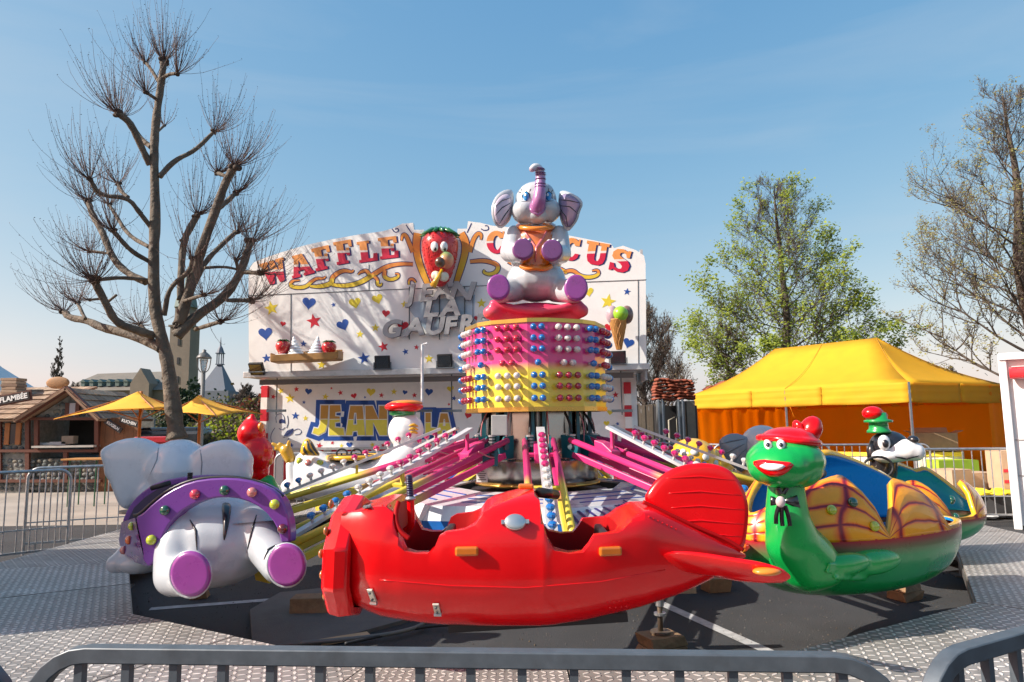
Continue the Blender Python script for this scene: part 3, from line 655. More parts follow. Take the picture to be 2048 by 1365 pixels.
scrolls = [([(600, 561), (584, 562), (580, 572), (592, 576), (612, 575), (624, 563), (634, 557), (648, 558), (652, 553)], [2, 5, 7, 7, 7, 6, 5, 4, 2]),
           ([(620, 573), (640, 574), (664, 568), (664, 556), (676, 546), (690, 541), (704, 545), (708, 540)], [4, 8, 9, 9, 8, 7, 5, 2]),
           ([(664, 570), (690, 573), (720, 567), (750, 548), (774, 533), (800, 528), (826, 529)], [6, 8, 9, 9, 8, 7, 6]),
           ([(742, 555), (734, 541), (722, 544), (716, 550)], [7, 7, 5, 2]),
           ([(770, 541), (768, 554), (780, 561), (796, 556), (798, 548), (790, 548)], [7, 8, 7, 6, 4, 2]),
           ([(748, 553), (756, 560), (754, 570), (762, 572), (764, 566)], [6, 6, 6, 5, 2]),
           ([(818, 570), (818, 560), (826, 558), (832, 566)], [3, 5, 5, 3]),
           ([(940, 524), (970, 521), (998, 530), (994, 545), (978, 550), (966, 545), (970, 540)], [6, 8, 8, 8, 6, 5, 2]),
           ([(1126, 545), (1146, 540), (1160, 553), (1180, 556), (1198, 550), (1196, 540), (1184, 542)], [6, 7, 7, 7, 6, 5, 2]),
           ([(1016, 524), (1040, 536), (1060, 534)], [5, 8, 6]), ([(1100, 534), (1120, 538), (1134, 546)], [6, 8, 6])]
for pts, ws in scrolls:
    ribbon(pts, ws, PNAV, 0.0, 'scroll_outline', 1.6); ribbon(pts, ws, SCR, -.0045, 'painted_scroll')
VS = ramp_mat('v-frame paint', PORG, [(0, (.72, .30, .03)), (.35, (.74, .50, .03)), (.75, (.76, .24, .03)), (1, (.76, .28, .04))], axis='Z')
for pts, ws in (([(836, 467), (832, 490), (835, 515), (845, 545), (858, 574)], [16, 14, 13, 12, 10]), ([(922, 467), (932, 485), (930, 510), (921, 540), (912, 568)], [14, 15, 13, 12, 10])):
    ribbon(pts, ws, PNAV, 0.0, 'scroll_outline', 1.6); ribbon(pts, ws, VS, -.0045, 'painted_scroll')
for pts, ws in (([(826, 505), (820, 490), (812, 470), (805, 470), (803, 482)], [8, 8, 7, 6, 3]), ([(940, 505), (946, 480), (956, 466), (963, 470), (962, 480)], [8, 8, 7, 6, 3])):
    ribbon(pts, ws, PNAV, 0.0, 'scroll_outline', 1.4); ribbon(pts, ws, PORG, -.0045, 'painted_scroll')
for pts in ([(784, 458), (790, 466), (798, 463), (796, 457), (790, 459)], [(812, 450), (820, 462), (826, 470)], [(943, 447), (938, 458), (934, 466)], [(962, 458), (968, 462), (978, 460), (976, 452), (970, 452)]):
    ribbon(pts, [2] * len(pts), PNAV, 0.0, 'scroll_outline')
# ---------- big painted name on the counter wall
def text_obj(name, body, size, mt, parent, p, off=.03, shear=0.0, th=.01, rot=0.0, sx=1.0, bevel=0.0, align='CENTER', M=None):
    cu = bpy.data.curves.new(name, 'FONT'); cu.body = body; cu.size = size; cu.offset = off; cu.extrude = th / 2; cu.shear = shear; cu.bevel_depth = bevel; cu.bevel_resolution = 1
    cu.align_x = align; cu.align_y = 'CENTER'; cu.resolution_u = 4
    tmp = bpy.data.objects.new(name, cu); COL.objects.link(tmp)
    dg = bpy.context.evaluated_depsgraph_get(); dg.update()
    me = bpy.data.meshes.new_from_object(tmp.evaluated_get(dg)); bpy.data.objects.remove(tmp); me.name = name
    me.transform(Matrix.Diagonal((sx, 1, 1, 1)))
    if M is None: M = Matrix.Translation(V(p) + V((0, -th / 2, 0))) @ Matrix.Rotation(rot, 4, 'Y') @ Matrix.Rotation(R(90), 4, 'X')
    me.transform(M); me.use_auto_texspace = True
    for mm in (mt if isinstance(mt, (list, tuple)) else [mt]): me.materials.append(mm)
    if isinstance(mt, (list, tuple)):
        yn = (M.to_3x3() @ V((0, 0, 1))).normalized()
        for q in me.polygons: q.material_index = 0 if q.normal.dot(yn) > .9 else 1
    o = bpy.data.objects.new(name, me); COL.objects.link(o)
    if parent is not None: o.parent = parent; W[o.name] = W[parent.name]
    return o
NAME = ramp_mat('counter name paint', PYEL, [(0, (.72, .62, .07)), (.50, (.72, .62, .07)), (.52, (.70, .70, .62)), (.545, (.50, .25, .04)), (.97, (.52, .26, .05))], axis='Z', const=True)
BIG = {'J': [[(652, 285), (712, 285), (704, 430), (684, 498), (632, 525), (584, 508), (598, 466), (630, 472), (646, 436)]],
 'E': [[(724, 285), (806, 285), (810, 335), (768, 340), (766, 372), (802, 376), (804, 416), (764, 422), (764, 462), (832, 470), (838, 525), (716, 525)]],
 'A': [[(888, 290), (985, 290), (1006, 525), (950, 525), (944, 488), (906, 494), (900, 525), (852, 525)], [(918, 345), (936, 345), (942, 440), (910, 442)]],
 'N': [[(1008, 290), (1066, 290), (1116, 400), (1120, 290), (1182, 290), (1182, 525), (1124, 525), (1070, 420), (1068, 525), (1014, 525)]],
 'L': [[(1490, 345), (1532, 345), (1532, 465), (1572, 470), (1572, 515), (1490, 515)]],
 'a': [[(1612, 350), (1666, 350), (1702, 515), (1662, 515), (1656, 482), (1626, 482), (1618, 515), (1582, 515)], [(1636, 395), (1646, 395), (1651, 450), (1629, 450)]]}
def offs(poly, d):                    # outline grown by d (shrunk if negative)
    n = len(poly); ar = sum(poly[i][0] * poly[(i + 1) % n][1] - poly[(i + 1) % n][0] * poly[i][1] for i in range(n)); sg = 1 if ar > 0 else -1; out = []
    for i in range(n):
        p0, p1, p2 = V(poly[i - 1]), V(poly[i]), V(poly[(i + 1) % n]); e1, e2 = (p1 - p0).normalized(), (p2 - p1).normalized()
        n1, n2 = V((e1.y, -e1.x)) * sg, V((e2.y, -e2.x)) * sg; m_ = n1 + n2
        m_ = m_.normalized() if m_.length > .1 else n1; k_ = min(1.6, 1 / max(.3, m_.dot(n1))); q_ = p1 + m_ * d * k_; out.append((q_.x, q_.y))
    return out
for k_ in BIG:
    pl2 = [[p for p in xz([(x / 4.014 + 480, y / 4.014 + 740) for x, y in poly], off2)] for poly in BIG[k_]]
    fill2d('letter_outline', [offs(pl2[0], .115)], .004, PBLU, stall, y0=.95)
    fill2d('letter_rim', [offs(pl2[0], .022)] + [offs(q, -.022) for q in pl2[1:]], .004, WHITE, stall, y0=.945)
    fill2d('painted_letter', pl2, .004, NAME, stall, y0=.940)
# line drawing of a woman with a basket
INK = mat('blue ink', (.02, .04, .16), rough=.5)
def inkline(pts, w=1.0): ribbon2(pts, w)
def ribbon2(pts, w):
    P = smoothline(pts, 2); m_ = MB(); Q = [suv(x, y, off2 + .003) for x, y in P]; m_.tube(Q, w * pm(14.5) / 2, 4); m_.build('ink_line', INK, stall, local=True)
for pts in ([(553, 846), (551, 832), (560, 827), (568, 831), (570, 846)], [(558, 857), (564, 861), (570, 855)], [(550, 856), (543, 866), (541, 880), (547, 888)], [(575, 832), (577, 846), (573, 856)],
            [(570, 872), (582, 860), (587, 857), (585, 868), (573, 874), (566, 876)], [(586, 862), (596, 857), (604, 862), (600, 869), (590, 870)], [(578, 876), (574, 884)]): ribbon2(pts, 1.2)
mb = MB(); lprism(mb, sp([(558, 845), (559, 840), (564, 838), (570, 841), (571, 848), (566, 846), (560, 848)], off2), .004); mb.build('ink_hair', INK, stall, local=True)
mb = MB(); lprism(mb, sp([(567, 873), (574, 862), (586, 857), (585, 866), (576, 872)], off2), .004); mb.build('ink_basket', INK, stall, local=True)
# ---------- grey letters of the name, standing proud of the board
PAL = mat('pale blue backing', (.42, .52, .62), rough=.4, var=.15)
mb = MB(); lprism(mb, sp([(815, 606), (950, 590), (948, 640), (905, 645), (890, 664), (852, 662), (818, 620)], 0.0), .006, .0); mb.build('letter_backing', PAL, stall, local=True)
ls = []
for ch, x, y, h, rt, w in (('J', 822, 590, 34, 3, 1.15), ('E', 852, 589, 34, 3, 1.2), ('A', 884, 584, 36, 3, 1.25), ('N', 922, 585, 36, -4, 1.5),
                        ('L', 861, 620, 34, 3, 1.5), ('A', 900, 619, 32, 3, 1.5),
                        ('G', 783, 661, 34, 4, 1.35), ('A', 828, 657, 34, 4, 1.45), ('U', 868, 655, 34, 2, 1.35), ('F', 899, 654, 34, 3, 1.3), ('R', 932, 650, 34, 3, 1.2), ('E', 962, 648, 34, 3, 1.2)):
    c_ = suv(x, y, .10); hm = h * pm(13.2)
    text_obj('raised_letter', ch, hm / .72, (GREYL, GREYS), stall, c_, off=.02, shear=.2, th=.08, rot=-R(rt), sx=w * .86)
mb = MB()
for x in (820, 880, 930): p = suv(x, 700, .05); mb = MB(); mb.cyl((suv(x, 575).x, -.05, suv(x, 575).z), (suv(x, 680).x, -.05, suv(x, 680).z), .012, 6); mb.build('letter_rail', STEELD, stall, local=True)
pass
# side return at the right
mb = MB(); mb.box((BW + .0, 1.05, (zled + zt) / 2 - .1), (.05, 1.8, zt - zled + .3)); mb.build('side_panel', mat('grey side panel', (.42, .41, .42), rough=.5, dirt=.3), stall, local=True)
# ---------- things fixed on the stall: floodlights, cone, tray, strawberry
def floodlight(px, py, lab, tilt=.35, s=1.0, off=.16):
    p = W[stall.name] @ suv(px, py, off); z0 = (W[stall.name] @ V((0, 0, zled + .03))).z
    t = thing('floodlight', lab, 'floodlight', (p.x, p.y, z0), brz + rnd.uniform(-.1, .1), 'black floodlights along the ledge of the stall')
    h = p.z - z0
    M = Matrix.Rotation(tilt, 3, 'X')
    mb = MB(); mb.box((0, 0, h), (.30 * s, .07, .26 * s), M=M); mb.box(M @ V((0, .055, 0)) + V((0, 0, h)), (.2 * s, .05, .16 * s), M=M); mb.build('housing', DARK, t, local=True, bevel=.01)
    mb = MB(); q = M @ V((0, -.038, 0)); mb.box((q.x, q.y, q.z + h), (.25 * s, .008, .21 * s), M=M); mb.build('glass', mat('dark lamp glass', (.02, .025, .03), rough=.08, coat=1), t, local=True)
    mb = MB()
    for sx in (-1, 1): mb.bar((sx * .165 * s, 0, 0), (sx * .165 * s, 0, h), .02, .03)
    mb.bar((-.17 * s, 0, .012), (.17 * s, 0, .012), .04, .02); mb.build('bracket', STEELD, t, local=True)
floodlight(514, 738, 'black floodlight at the left end of the stall ledge', .5)
floodlight(765, 725, 'black floodlight under the letter G, midway along the stall ledge', .25)
floodlight(890, 722, 'black floodlight just left of the lamp drum on the stall ledge', .25)
floodlight(1236, 716, 'black floodlight under the ice cream cone', .15)
# ice cream cone
p = W[stall.name] @ suv(1238, 645, .32)
def cone():
    k = pm(p.y); base = at(1238, 700, p.y)
    t = thing('ice_cream_cone', 'large model waffle cone with green scoop and whipped cream on the stall front', 'cone sign', base)
    WAFC = mat('waffle cone', (.48, .24, .07), rough=.5, var=.2, dirt=.2)
    mb = MB(); top = at(1238, 640, p.y) - base; Hh = top.z; mb.lathe([(.045, 0), (.17, Hh * .97), (.185, Hh), (.16, Hh)], 28, c=(0, 0, 0)); mb.build('cone_shell', WAFC, t, local=True, smooth=True)
    mb = MB()
    for s_ in (1, -1):
        for j in range(9):
            pts = []
            for i in range(9):
                f = i / 8; a = j * 2 * math.pi / 9 + s_ * f * 1.6; r = .045 + (.17 - .045) * f * .97 + .004; pts.append((r * math.cos(a), r * math.sin(a), Hh * f * .97))
            mb.tube(pts, .005, 4)
    mb.build('cone_ridge', WAFC, t, local=True)
    mb = MB(); c_ = at(1241, 628, p.y - .1) - base; mb.sph(c_, 15.5 * k, 20, 14); mb.build('green_scoop', gloss('pistachio', (.25, .50, .02)), t, local=True, smooth=True)
    for x, cc in ((1224, (.40, .28, .32)), (1254, (.16, .09, .08))):
        mb = MB(); c_ = at(x, 630, p.y) - base; mb.ell(c_, (13 * k, 14 * k, 19 * k)); mb.build('scoop', gloss('scoop %d' % x, cc), t, local=True, smooth=True)
    mb = MB()
    for x, y, r in ((1229, 611, 10), (1247, 610, 10), (1238, 605, 11), (1234, 598, 8), (1243, 599, 8), (1238, 592, 5)): mb.ell(at(x, y, p.y) - base, (r * k, r * k, r * .9 * k))
    mb.tube([at(1238, 600, p.y) - base, at(1238, 592, p.y) - base, at(1235, 585, p.y) - base], [6 * k, 4 * k, .5 * k], 10)
    blob(mb, 'whipped_cream', WHITE, t, .012, 3)
    o = [q for q in t.children if q.name.startswith('whipped')][0]
cone()
def fruit(mbr, mbs, mbl, c_, r, h, rr):
    prof = [(.15, -1), (.5, -.75), (.85, -.2), (1.0, .3), (.85, .75), (.4, .97), (.02, 1)]
    mbr.lathe([(a * r, z * h) for a, z in prof], 24, c=c_)
    for i in range(60):
        z = rr.uniform(-.75, .85); a = rr.uniform(0, 6.28)
        for j in range(len(prof) - 1):
            if prof[j][1] <= z <= prof[j + 1][1]:
                f = (z - prof[j][1]) / (prof[j + 1][1] - prof[j][1]); R_ = prof[j][0] * (1 - f) + prof[j + 1][0] * f
        mbs.sph(V(c_) + V((R_ * r * math.cos(a), R_ * r * math.sin(a), z * h)), r * .045, 5, 4)
    for i in range(9):
        a = i * .7; d_ = V((math.cos(a), math.sin(a), 0)); q = V(c_) + V((0, 0, h * .98))
        mbl.tube([q, q + d_ * r * .45 + V((0, 0, h * .12)), q + d_ * r * .95 + V((0, 0, -h * .06))], [r * .10, r * .13, r * .02], 5)
STRAW = gloss('strawberry red', (.50, .015, .02), bump=0, bscale=30); SEED = mat('seed', (.75, .45, .2), rough=.5); LEAF = gloss('leaf green', (.02, .16, .04))
def tray():
    Yt = (W[stall.name] @ suv(615, 715, .35)).y; k = pm(Yt); base = at(615, 727, Yt)
    t = thing('strawberry_waffle', 'model waffle tray with two strawberries and whipped cream on the stall ledge', 'waffle sign', base)
    WF = mat('waffle brown', (.36, .18, .05), rough=.55, var=.25, dirt=.3)
    mb = MB()
    a_, b_ = at(549, 722, Yt) - base, at(680, 716, Yt) - base
    mb.bar(a_ + V((0, 0, -.02)), b_ + V((0, 0, -.02)), .42, .05)
    mb.bar(a_ + V((0, -.2, .03)), b_ + V((0, -.2, .03)), .03, .13); mb.bar(a_ + V((0, .2, .08)), b_ + V((0, .2, .08)), .03, .2)
    for q in (a_, b_, (a_ + b_) / 2): mb.box(q + V((0, 0, .05)), (.03, .40, .16))
    mb.build('waffle_box', WF, t, local=True, bevel=.006)
    for x, y in ((566, 697), (658, 699)):
        r_, s_, l_ = MB(), MB(), MB(); fruit(r_, s_, l_, at(x, y, Yt) - base, 15 * k, 15 * k, rnd)
        r_.build('strawberry', STRAW, t, local=True, smooth=True); s_.build('strawberry_seeds', SEED, t, local=True); l_.build('strawberry_leaves', LEAF, t, local=True, smooth=True)
    for x, sg in ((594, 1), (630, -1)):
        mb = MB()
        for i in range(7):
            f = i / 6; q = at(x - 6 * sg * f, 714 - 36 * f, Yt) - base; rr_ = (20 * (1 - f) + 3 * f) * k
            mb.lathe([(rr_ * .75, -.035), (rr_, -.01), (rr_ * .9, .02), (rr_ * .55, .04)], 20, c=q)
        mb.build('whipped_cream', WHITE, t, local=True, auto=50)
    for x in (566, 645): 
        mb = MB(); mb.ell(at(x, 713, Yt) - base, (20 * k, 18 * k, 5 * k)); mb.build('cream_pool', WHITE, t, local=True, smooth=True)
tray()
def berry():
    Yt = (W[stall.name] @ suv(880, 520, .25)).y; k = pm(Yt); base = at(880, 573, Yt)
    t = thing('strawberry_figure', 'big smiling model strawberry with white eyes set in the notch of the signboard', 'strawberry sign', base)
    prof = [(.10, 575), (.42, 566), (.66, 548), (.86, 524), (.99, 500), (1.0, 486), (.86, 472), (.5, 466), (.02, 465)]
    mb = MB(); mb.lathe([(a * 38 * k, (at(880, y, Yt) - base).z) for a, y in prof], 40); body = mb.build('fruit_body', STRAW, t, local=True, smooth=True)
    md = body.modifiers.new('sub', 'SUBSURF'); md.levels = 1; freeze(body)
    T = bvh(body); mb = MB(); rr = random.Random(3)
    for i in range(230):
        h, nn = hit(T, 880 + rr.uniform(-36, 36), rr.uniform(468, 568), Yt); mb.sph(h, .014, 6, 4)
    mb.build('pips', STRAW, t)
    mb = MB()
    for i in range(14):
        a = i * 2 * math.pi / 14; d_ = V((math.cos(a), math.sin(a), 0)); q = at(880, 468, Yt)
        mb.tube([q, q + d_ * .2 + V((0, 0, .03)), q + d_ * .40 + V((0, 0, -.05))], [.05, .07, .01], 5)
    mb.build('leaves', LEAF, t, smooth=True)
    for x in (869, 888):
        mb = MB(); decal(mb, T, circ(x, 494, 7.5, 10.5), .008, Yt, dome=.03); e = mb.build('eye', WHITE, t, smooth=True)
        mb = MB(); decal(mb, bvh(e, body), circ(x + 1.5, 499, 2.6, 3.6, 12), .006, Yt, dome=.008); mb.build('pupil', BLACKP, t, smooth=True)
    h, nn = hit(T, 886, 520, Yt); mb = MB(); mb.ell(at(893, 521, h.y - .06), (15 * k, .16, 17 * k)); mb.build('nose_patch', ramp_mat('fruit patch', ORNG, [(0, (.62, .20, .12)), (.5, (.55, .25, .12)), (1, (.12, .35, .10))]), t, smooth=True)
    mb = MB(); mb.sph(at(880, 525, h.y - .17), 10.5 * k); mb.build('nose', gloss('brown nose', (.08, .04, .02)), t, smooth=True)
    mb = MB(); mb.tube([at(884, 540, h.y - .18), at(876, 556, h.y - .25), at(866, 572, h.y - .32)], [3 * k, 3.5 * k, 7 * k], 12); mb.build('horn', YELG, t, smooth=True)
    for x, y in ((871, 552), (889, 554)):
        mb = MB(); mb.ell(at(x, y, h.y - .12), (9 * k, .09, 10 * k))
        for j in range(4): mb.ell(at(x + (4 if x < 880 else -4), y - 6 + 4 * j, h.y - .19), (5 * k, .04, 2.6 * k))
        blob(mb, 'glove', gloss('cream glove', (.62, .58, .45)), t, .012, 2)
berry()
# ================================================================== RIDE CENTRE
C0 = V((CX, CY, 0))
ride = thing('ride_centre', 'spinning ride centre with chrome column and pink and yellow drum studded with lamps', 'ride', C0)
BWH = gloss('base cover white', (.66, .68, .70), dirt=.3); BBL = gloss('base cover blue', (.01, .12, .42), dirt=.25)
# sloping cover over the running gear
def ring(r, z, ph, n=6): return [C0 + V((r * math.sin(ph + 2 * math.pi * k / n), -r * math.cos(ph + 2 * math.pi * k / n), z)) for k in range(n)]
cover = thing('base_cover', 'white and blue striped cover boards around the foot of the ride column', 'cover', C0)
nC = 8; ph0 = R(7.5)
prof = [(1.02, .865), (1.80, .80), (1.92, .67), (1.95, .30)]
for k in range(nC):
    a0, a1 = ph0 + 2 * math.pi * (k - 1) / nC, ph0 + 2 * math.pi * k / nC
    def P(a, r, z, f=0): return C0 + V((r * math.sin(a), -r * math.cos(a), z))
    def edge(r, z, f): return P(a0, r, z).lerp(P(a1, r, z), f)
    for j, (m_, nm) in enumerate(((BWH, 'top_board'), (BWH, 'edge_board'), (BBL, 'side_board'))):
        (r0, z0), (r1, z1) = prof[j], prof[j + 1]; g0, g1 = .004, .996
        mb = MB(); q = [edge(r0, z0, g0), edge(r1, z1, g0), edge(r1, z1, g1), edge(r0, z0, g1)]
        nrm = (q[1] - q[0]).cross(q[3] - q[0]).normalized()
        mb.prism([p - nrm * .02 for p in reversed(q)], nrm * .02); mb.build(nm, m_, cover)
    # blue stripes on the top board
    for j, ra in enumerate((1.22, 1.40, 1.58)):
        rb = ra + .03; mb = MB(); q = []
        for (r_, f_) in ((ra, .08 + .03 * j), (rb, .08 + .03 * j), (rb, .92 - .05 * j), (ra, .92 - .05 * j)):
            zz = .865 + (.80 - .865) * (r_ - 1.02) / .78; q.append(edge(r_, zz + .0005, min(f_, .99)))
        mb.prism(list(reversed(q)), (0, 0, .004)); mb.build('stripe', PBLU, cover)
# striped step boards at the right, leaning towards the viewer
for i, (pts, Yy) in enumerate((([(1113, 1003), (1160, 985), (1290, 1046), (1185, 1068), (1150, 1058)], 6.2), ([(1168, 982), (1212, 975), (1296, 1030), (1290, 1044)], 6.6))):
    mb = MB(); q = []
    for x, y in pts:
        q.append(atz(x, y, .86 - (y - 975) / 90 * .16))
    mb.prism(list(reversed(q)), (0, 0, -.03)); st = thing('step_board', ('grey step board with dark blue stripes leaning on the base cover, nearer the red plane', 'grey step board with dark blue stripes beside the chrome ring, further right')[i], 'step', sum(q, V()) / len(q))
    mb.build('board', gloss('grey step board', (.50, .53, .57), dirt=.3), st)
    for j in range(5):
        f = (j + .6) / 5.4; 
        a_ = q[0].lerp(q[1], f); b_ = (q[4] if i == 0 else q[3]).lerp(q[2 if i == 0 else 2], f)
        if i == 1: b_ = q[3].lerp(q[2], f)
        d_ = b_ - a_; mb = MB(); mb.bar(a_ + d_ * .08 + V((0, 0, .003)), a_ + d_ * .88 + V((0, 0, .003)), .025, .006); mb.build('stripe', PNAV, st)
mb = MB(); mb.box(C0 + V((0, 0, .45)), (1.6, 1.6, .7)); mb.build('machine_bed', mat('black frame', (.015, .015, .018), rough=.6), cover)
# chrome base ring and column
mb = MB(); mb.lathe([(.70, .90), (.715, .93), (.715, 1.17), (.70, 1.185), (.45, 1.19)], 48, c=C0); mb.build('chrome_ring', CHROME, ride, auto=30)
mb = MB(); mb.lathe([(.60, .872), (.735, .88), (.745, .895), (.735, .915), (.70, .92)], 48, c=C0); mb.build('gold_rim', GOLD, ride, smooth=True)
mb = MB(); mb.lathe([(.56, 1.185), (.56, 1.80)], 18, c=C0, ph=.17); mb.build('column', CHROME, ride)
for k in range(9):                       # chrome door plates and teal brackets between the arms
    a = R(20 + 40 * k); d_ = V((math.sin(a), -math.cos(a), 0)); s_ = V((d_.y, -d_.x, 0))
    mb = MB(); c_ = C0 + d_ * .60; q = [c_ - s_ * .13 + V((0, 0, 1.19)), c_ + s_ * .13 + V((0, 0, 1.19)), c_ + s_ * .10 + V((0, 0, 1.73)) - d_ * .02, c_ - s_ * .10 + V((0, 0, 1.73)) - d_ * .02]
    mb.prism(q, -d_ * .02); mb.build('chrome_plate', CHROME, ride)
    for sg in (-1, 1):
        mb = MB(); c_ = C0 + d_ * .62 + s_ * sg * .16; mb.bar(c_ + V((0, 0, 1.19)), c_ + V((0, 0, 1.73)), .035, .05); mb.build('bracket', TEAL, ride)
# teal lug plates with holes carrying the numbers
for k in range(9):
    a = R(40 * k); d_ = V((math.sin(a), -math.cos(a), 0)); s_ = V((d_.y, -d_.x, 0))
    for sg in (-1, 1):
        c_ = C0 + s_ * sg * .13
        q = [c_ + d_ * .50 + V((0, 0, 1.20)), c_ + d_ * .80 + V((0, 0, 1.20)), c_ + d_ * .84 + V((0, 0, 1.32)), c_ + d_ * .74 + V((0, 0, 1.44)), c_ + d_ * .50 + V((0, 0, 1.46))]
        mb = MB(); mb.prism(q if sg < 0 else q, s_ * .02); mb.build('lug_plate', TEAL, ride)
        mb = MB(); mb.cyl(c_ + d_ * .74 + V((0, 0, 1.33)) - s_ * .03, c_ + d_ * .74 + V((0, 0, 1.33)) + s_ * .05, .035, 12); mb.build('bolt', STEELD, ride)
# number 5 on the left bracket
p5 = at(984, 914, 7.45); d5 = V((-.25, -1, 0)).normalized(); x5 = V((-d5.y, d5.x, 0))
mb = MB(); mb.box(p5 + V((-.02, .014, 0)), (.17, .02, .20), math.atan2(x5.y, x5.x)); mb.build('number_plate', TEAL, ride)
Mx = Matrix((( x5.x, 0, d5.x, p5.x), (x5.y, 0, d5.y, p5.y), (0, 1, 0, p5.z), (0, 0, 0, 1)))
o = text_obj('number', '5', .14, BLACKP, None, None, off=.004, th=.004, M=W[ride.name].inverted() @ Mx); o.parent = ride; W[o.name] = W[ride.name]
# plates, boxes, cables
mb = MB(); c_ = at(999, 851, 7.15); mb.box(c_, (.165, .13, .21)); mb.build('control_box', mat('grey control box', (.36, .37, .36), rough=.5, dirt=.2), ride, bevel=.008)
pp = at(964, 948, 7.56); mb = MB(); mb.box(pp, (.13, .008, .18), -.35); mb.build('data_plate', mat('data plate', (.52, .52, .48), rough=.5), ride)
for j in range(7):
    mb = MB(); mb.box(pp + V((-.002, -.008, .07 - .022 * j)), (.10 - .02 * (j % 3), .004, .006), -.35); mb.build('print_line', DARK, ride)
for k in range(9):
    a = R(40 * k + 9); d_ = V((math.sin(a), -math.cos(a), 0)); a2 = R(40 * k - 8); e_ = V((math.sin(a2), -math.cos(a2), 0))
    mb = MB(); mb.tube(smoothline([C0 + d_ * .62 + V((0, 0, 1.72)), C0 + d_ * .70 + V((0, 0, 1.55)), C0 + d_ * .68 + V((0, 0, 1.32)), C0 + d_ * .80 + V((0, 0, 1.24)), C0 + d_ * 1.0 + V((0, 0, 1.22)), C0 + d_ * 1.25 + V((0, 0, 1.30))]), .008, 6)
    mb.build('cable', mat('pink cable', (.45, .16, .18), rough=.5), ride, smooth=True)
    mb = MB(); mb.tube(smoothline([C0 + e_ * .55 + V((0, 0, 1.74)), C0 + e_ * .66 + V((0, 0, 1.6)), C0 + e_ * .70 + V((0, 0, 1.48))]), .016, 6); mb.build('cable', DARK, ride, smooth=True)
    mb = MB(); q = C0 + e_ * .70 + V((0, 0, 1.46))
    for j in range(4): mb.cyl(q + V((0, 0, -.035 * j)), q + V((0, 0, -.035 * j - .022)), .045 - .006 * (j % 2), 12)
    mb.build('connector', STEEL, ride)
# ---------------- drum
ZD0, ZD1 = 1.745, 2.71; RD = .835; HN, HW = R(7.66), R(14.84)
base_paint = gloss('drum paint', (.7, .1, .2), rough=.3)
DRUM = ramp_mat('drum pink and yellow paint', base_paint, [(0, (.76, .62, .05)), (.43, (.76, .60, .05)), (.53, (.70, .035, .22)), (1, (.64, .02, .20))], axis='Z')
angs = []; a = -HN
for k in range(8): angs += [a, a + 2 * HN]; a += 2 * HN + 2 * HW
vv = [V((RD * math.sin(t), -RD * math.cos(t), 0)) for t in angs]
mb = MB()
n = 16
vs = [p + C0 + V((0, 0, z)) for z in (ZD0, ZD1) for p in vv]
mb.add(vs, [(i, (i + 1) % n, n + (i + 1) % n, n + i) for i in range(n)] + [tuple(reversed(range(n)))])
mb.build('drum', DRUM, ride)
for z, h, r_, nm in ((ZD1, .045, 1.02, 'drum_top_rim'), (ZD0 - .01, .05, 1.015, 'drum_bottom_rim')):
    mb = MB(); vs = [p * s_ + C0 + V((0, 0, zz)) for s_, zz in ((r_, z - h * .4), (r_, z + h * .6), (.96, z + h * .6), (.96, z - h * .4)) for p in vv]
    mb.add(vs, [(j * n + i, j * n + (i + 1) % n, ((j + 1) % 4) * n + (i + 1) % n, ((j + 1) % 4) * n + i) for j in range(4) for i in range(n)]); mb.build(nm, GOLD, ride)
mb = MB(); mb.add([p * .97 + C0 + V((0, 0, ZD1 - .005)) for p in vv], [tuple(range(n))]); mb.build('drum_top', PINK, ride)
def bulbmat(nm, c, tr=.35): return mat(nm, c, rough=.1, coat=1, var=.03, trans=tr, spec=.7)
BB, BRd, BCl, BDk = bulbmat('blue lamp cap', (.01, .20, .62)), bulbmat('red lamp cap', (.62, .02, .06)), bulbmat('clear lamp cap', (.78, .74, .72)), bulbmat('dark red lamp cap', (.38, .012, .05))
def bulb_mesh(nm, m):
    mb = MB(); mb.lathe([(.017, 0), (.017, .016), (.014, .03)], 8); b0 = len(mb.f)
    mb.k = 1; mb.lathe([(.012, .024), (.026, .034), (.032, .048), (.034, .062), (.027, .083), (.014, .093), (.001, .096)], 12)
    o = mb.build(nm, [mat('lamp socket', (.45, .42, .40), rough=.4), m], None, smooth=True); me = o.data; bpy.data.objects.remove(o); return me
bm_ = {c: bulb_mesh('bulb', m) for c, m in (('b', BB), ('r', BRd), ('c', BCl), ('d', BDk))}
rows = [at(1067, y, CY - RD).z for y in (655, 677, 699, 726, 751, 773, 797)]
def put_bulb(me, p, nrm, parent, name='bulb', s=1.0):
    o = bpy.data.objects.new(name, me); COL.objects.link(o); o.parent = parent
    o.matrix_local = W[parent.name].inverted() @ Matrix.Translation(p) @ nrm.to_track_quat('Z', 'Y').to_matrix().to_4x4() @ Matrix.Scale(s, 4); return o
for f in range(16):
    p0, p1 = vv[f] + C0, vv[(f + 1) % 16] + C0; d_ = (p1 - p0); w_ = d_.length; d_.normalize(); nr = V((d_.y, -d_.x, 0)); mid_ = (p0 + p1) / 2
    nar = f % 2 == 0
    kk = (f // 2) % 2
    for i, z in enumerate(rows):
        if nar: xs = [-.045, .045] if i != 3 else [0]; c = 'b'
        else:
            xs = [-.112, 0, .112] if i != 3 else [-.056, .056]
            c = ('c' if i < 4 else 'd') if kk == 0 else ('r' if i < 4 else 'c')
        for x in xs: put_bulb(bm_[c], mid_ + d_ * x + V((0, 0, z)), nr, ride, s=1.14)
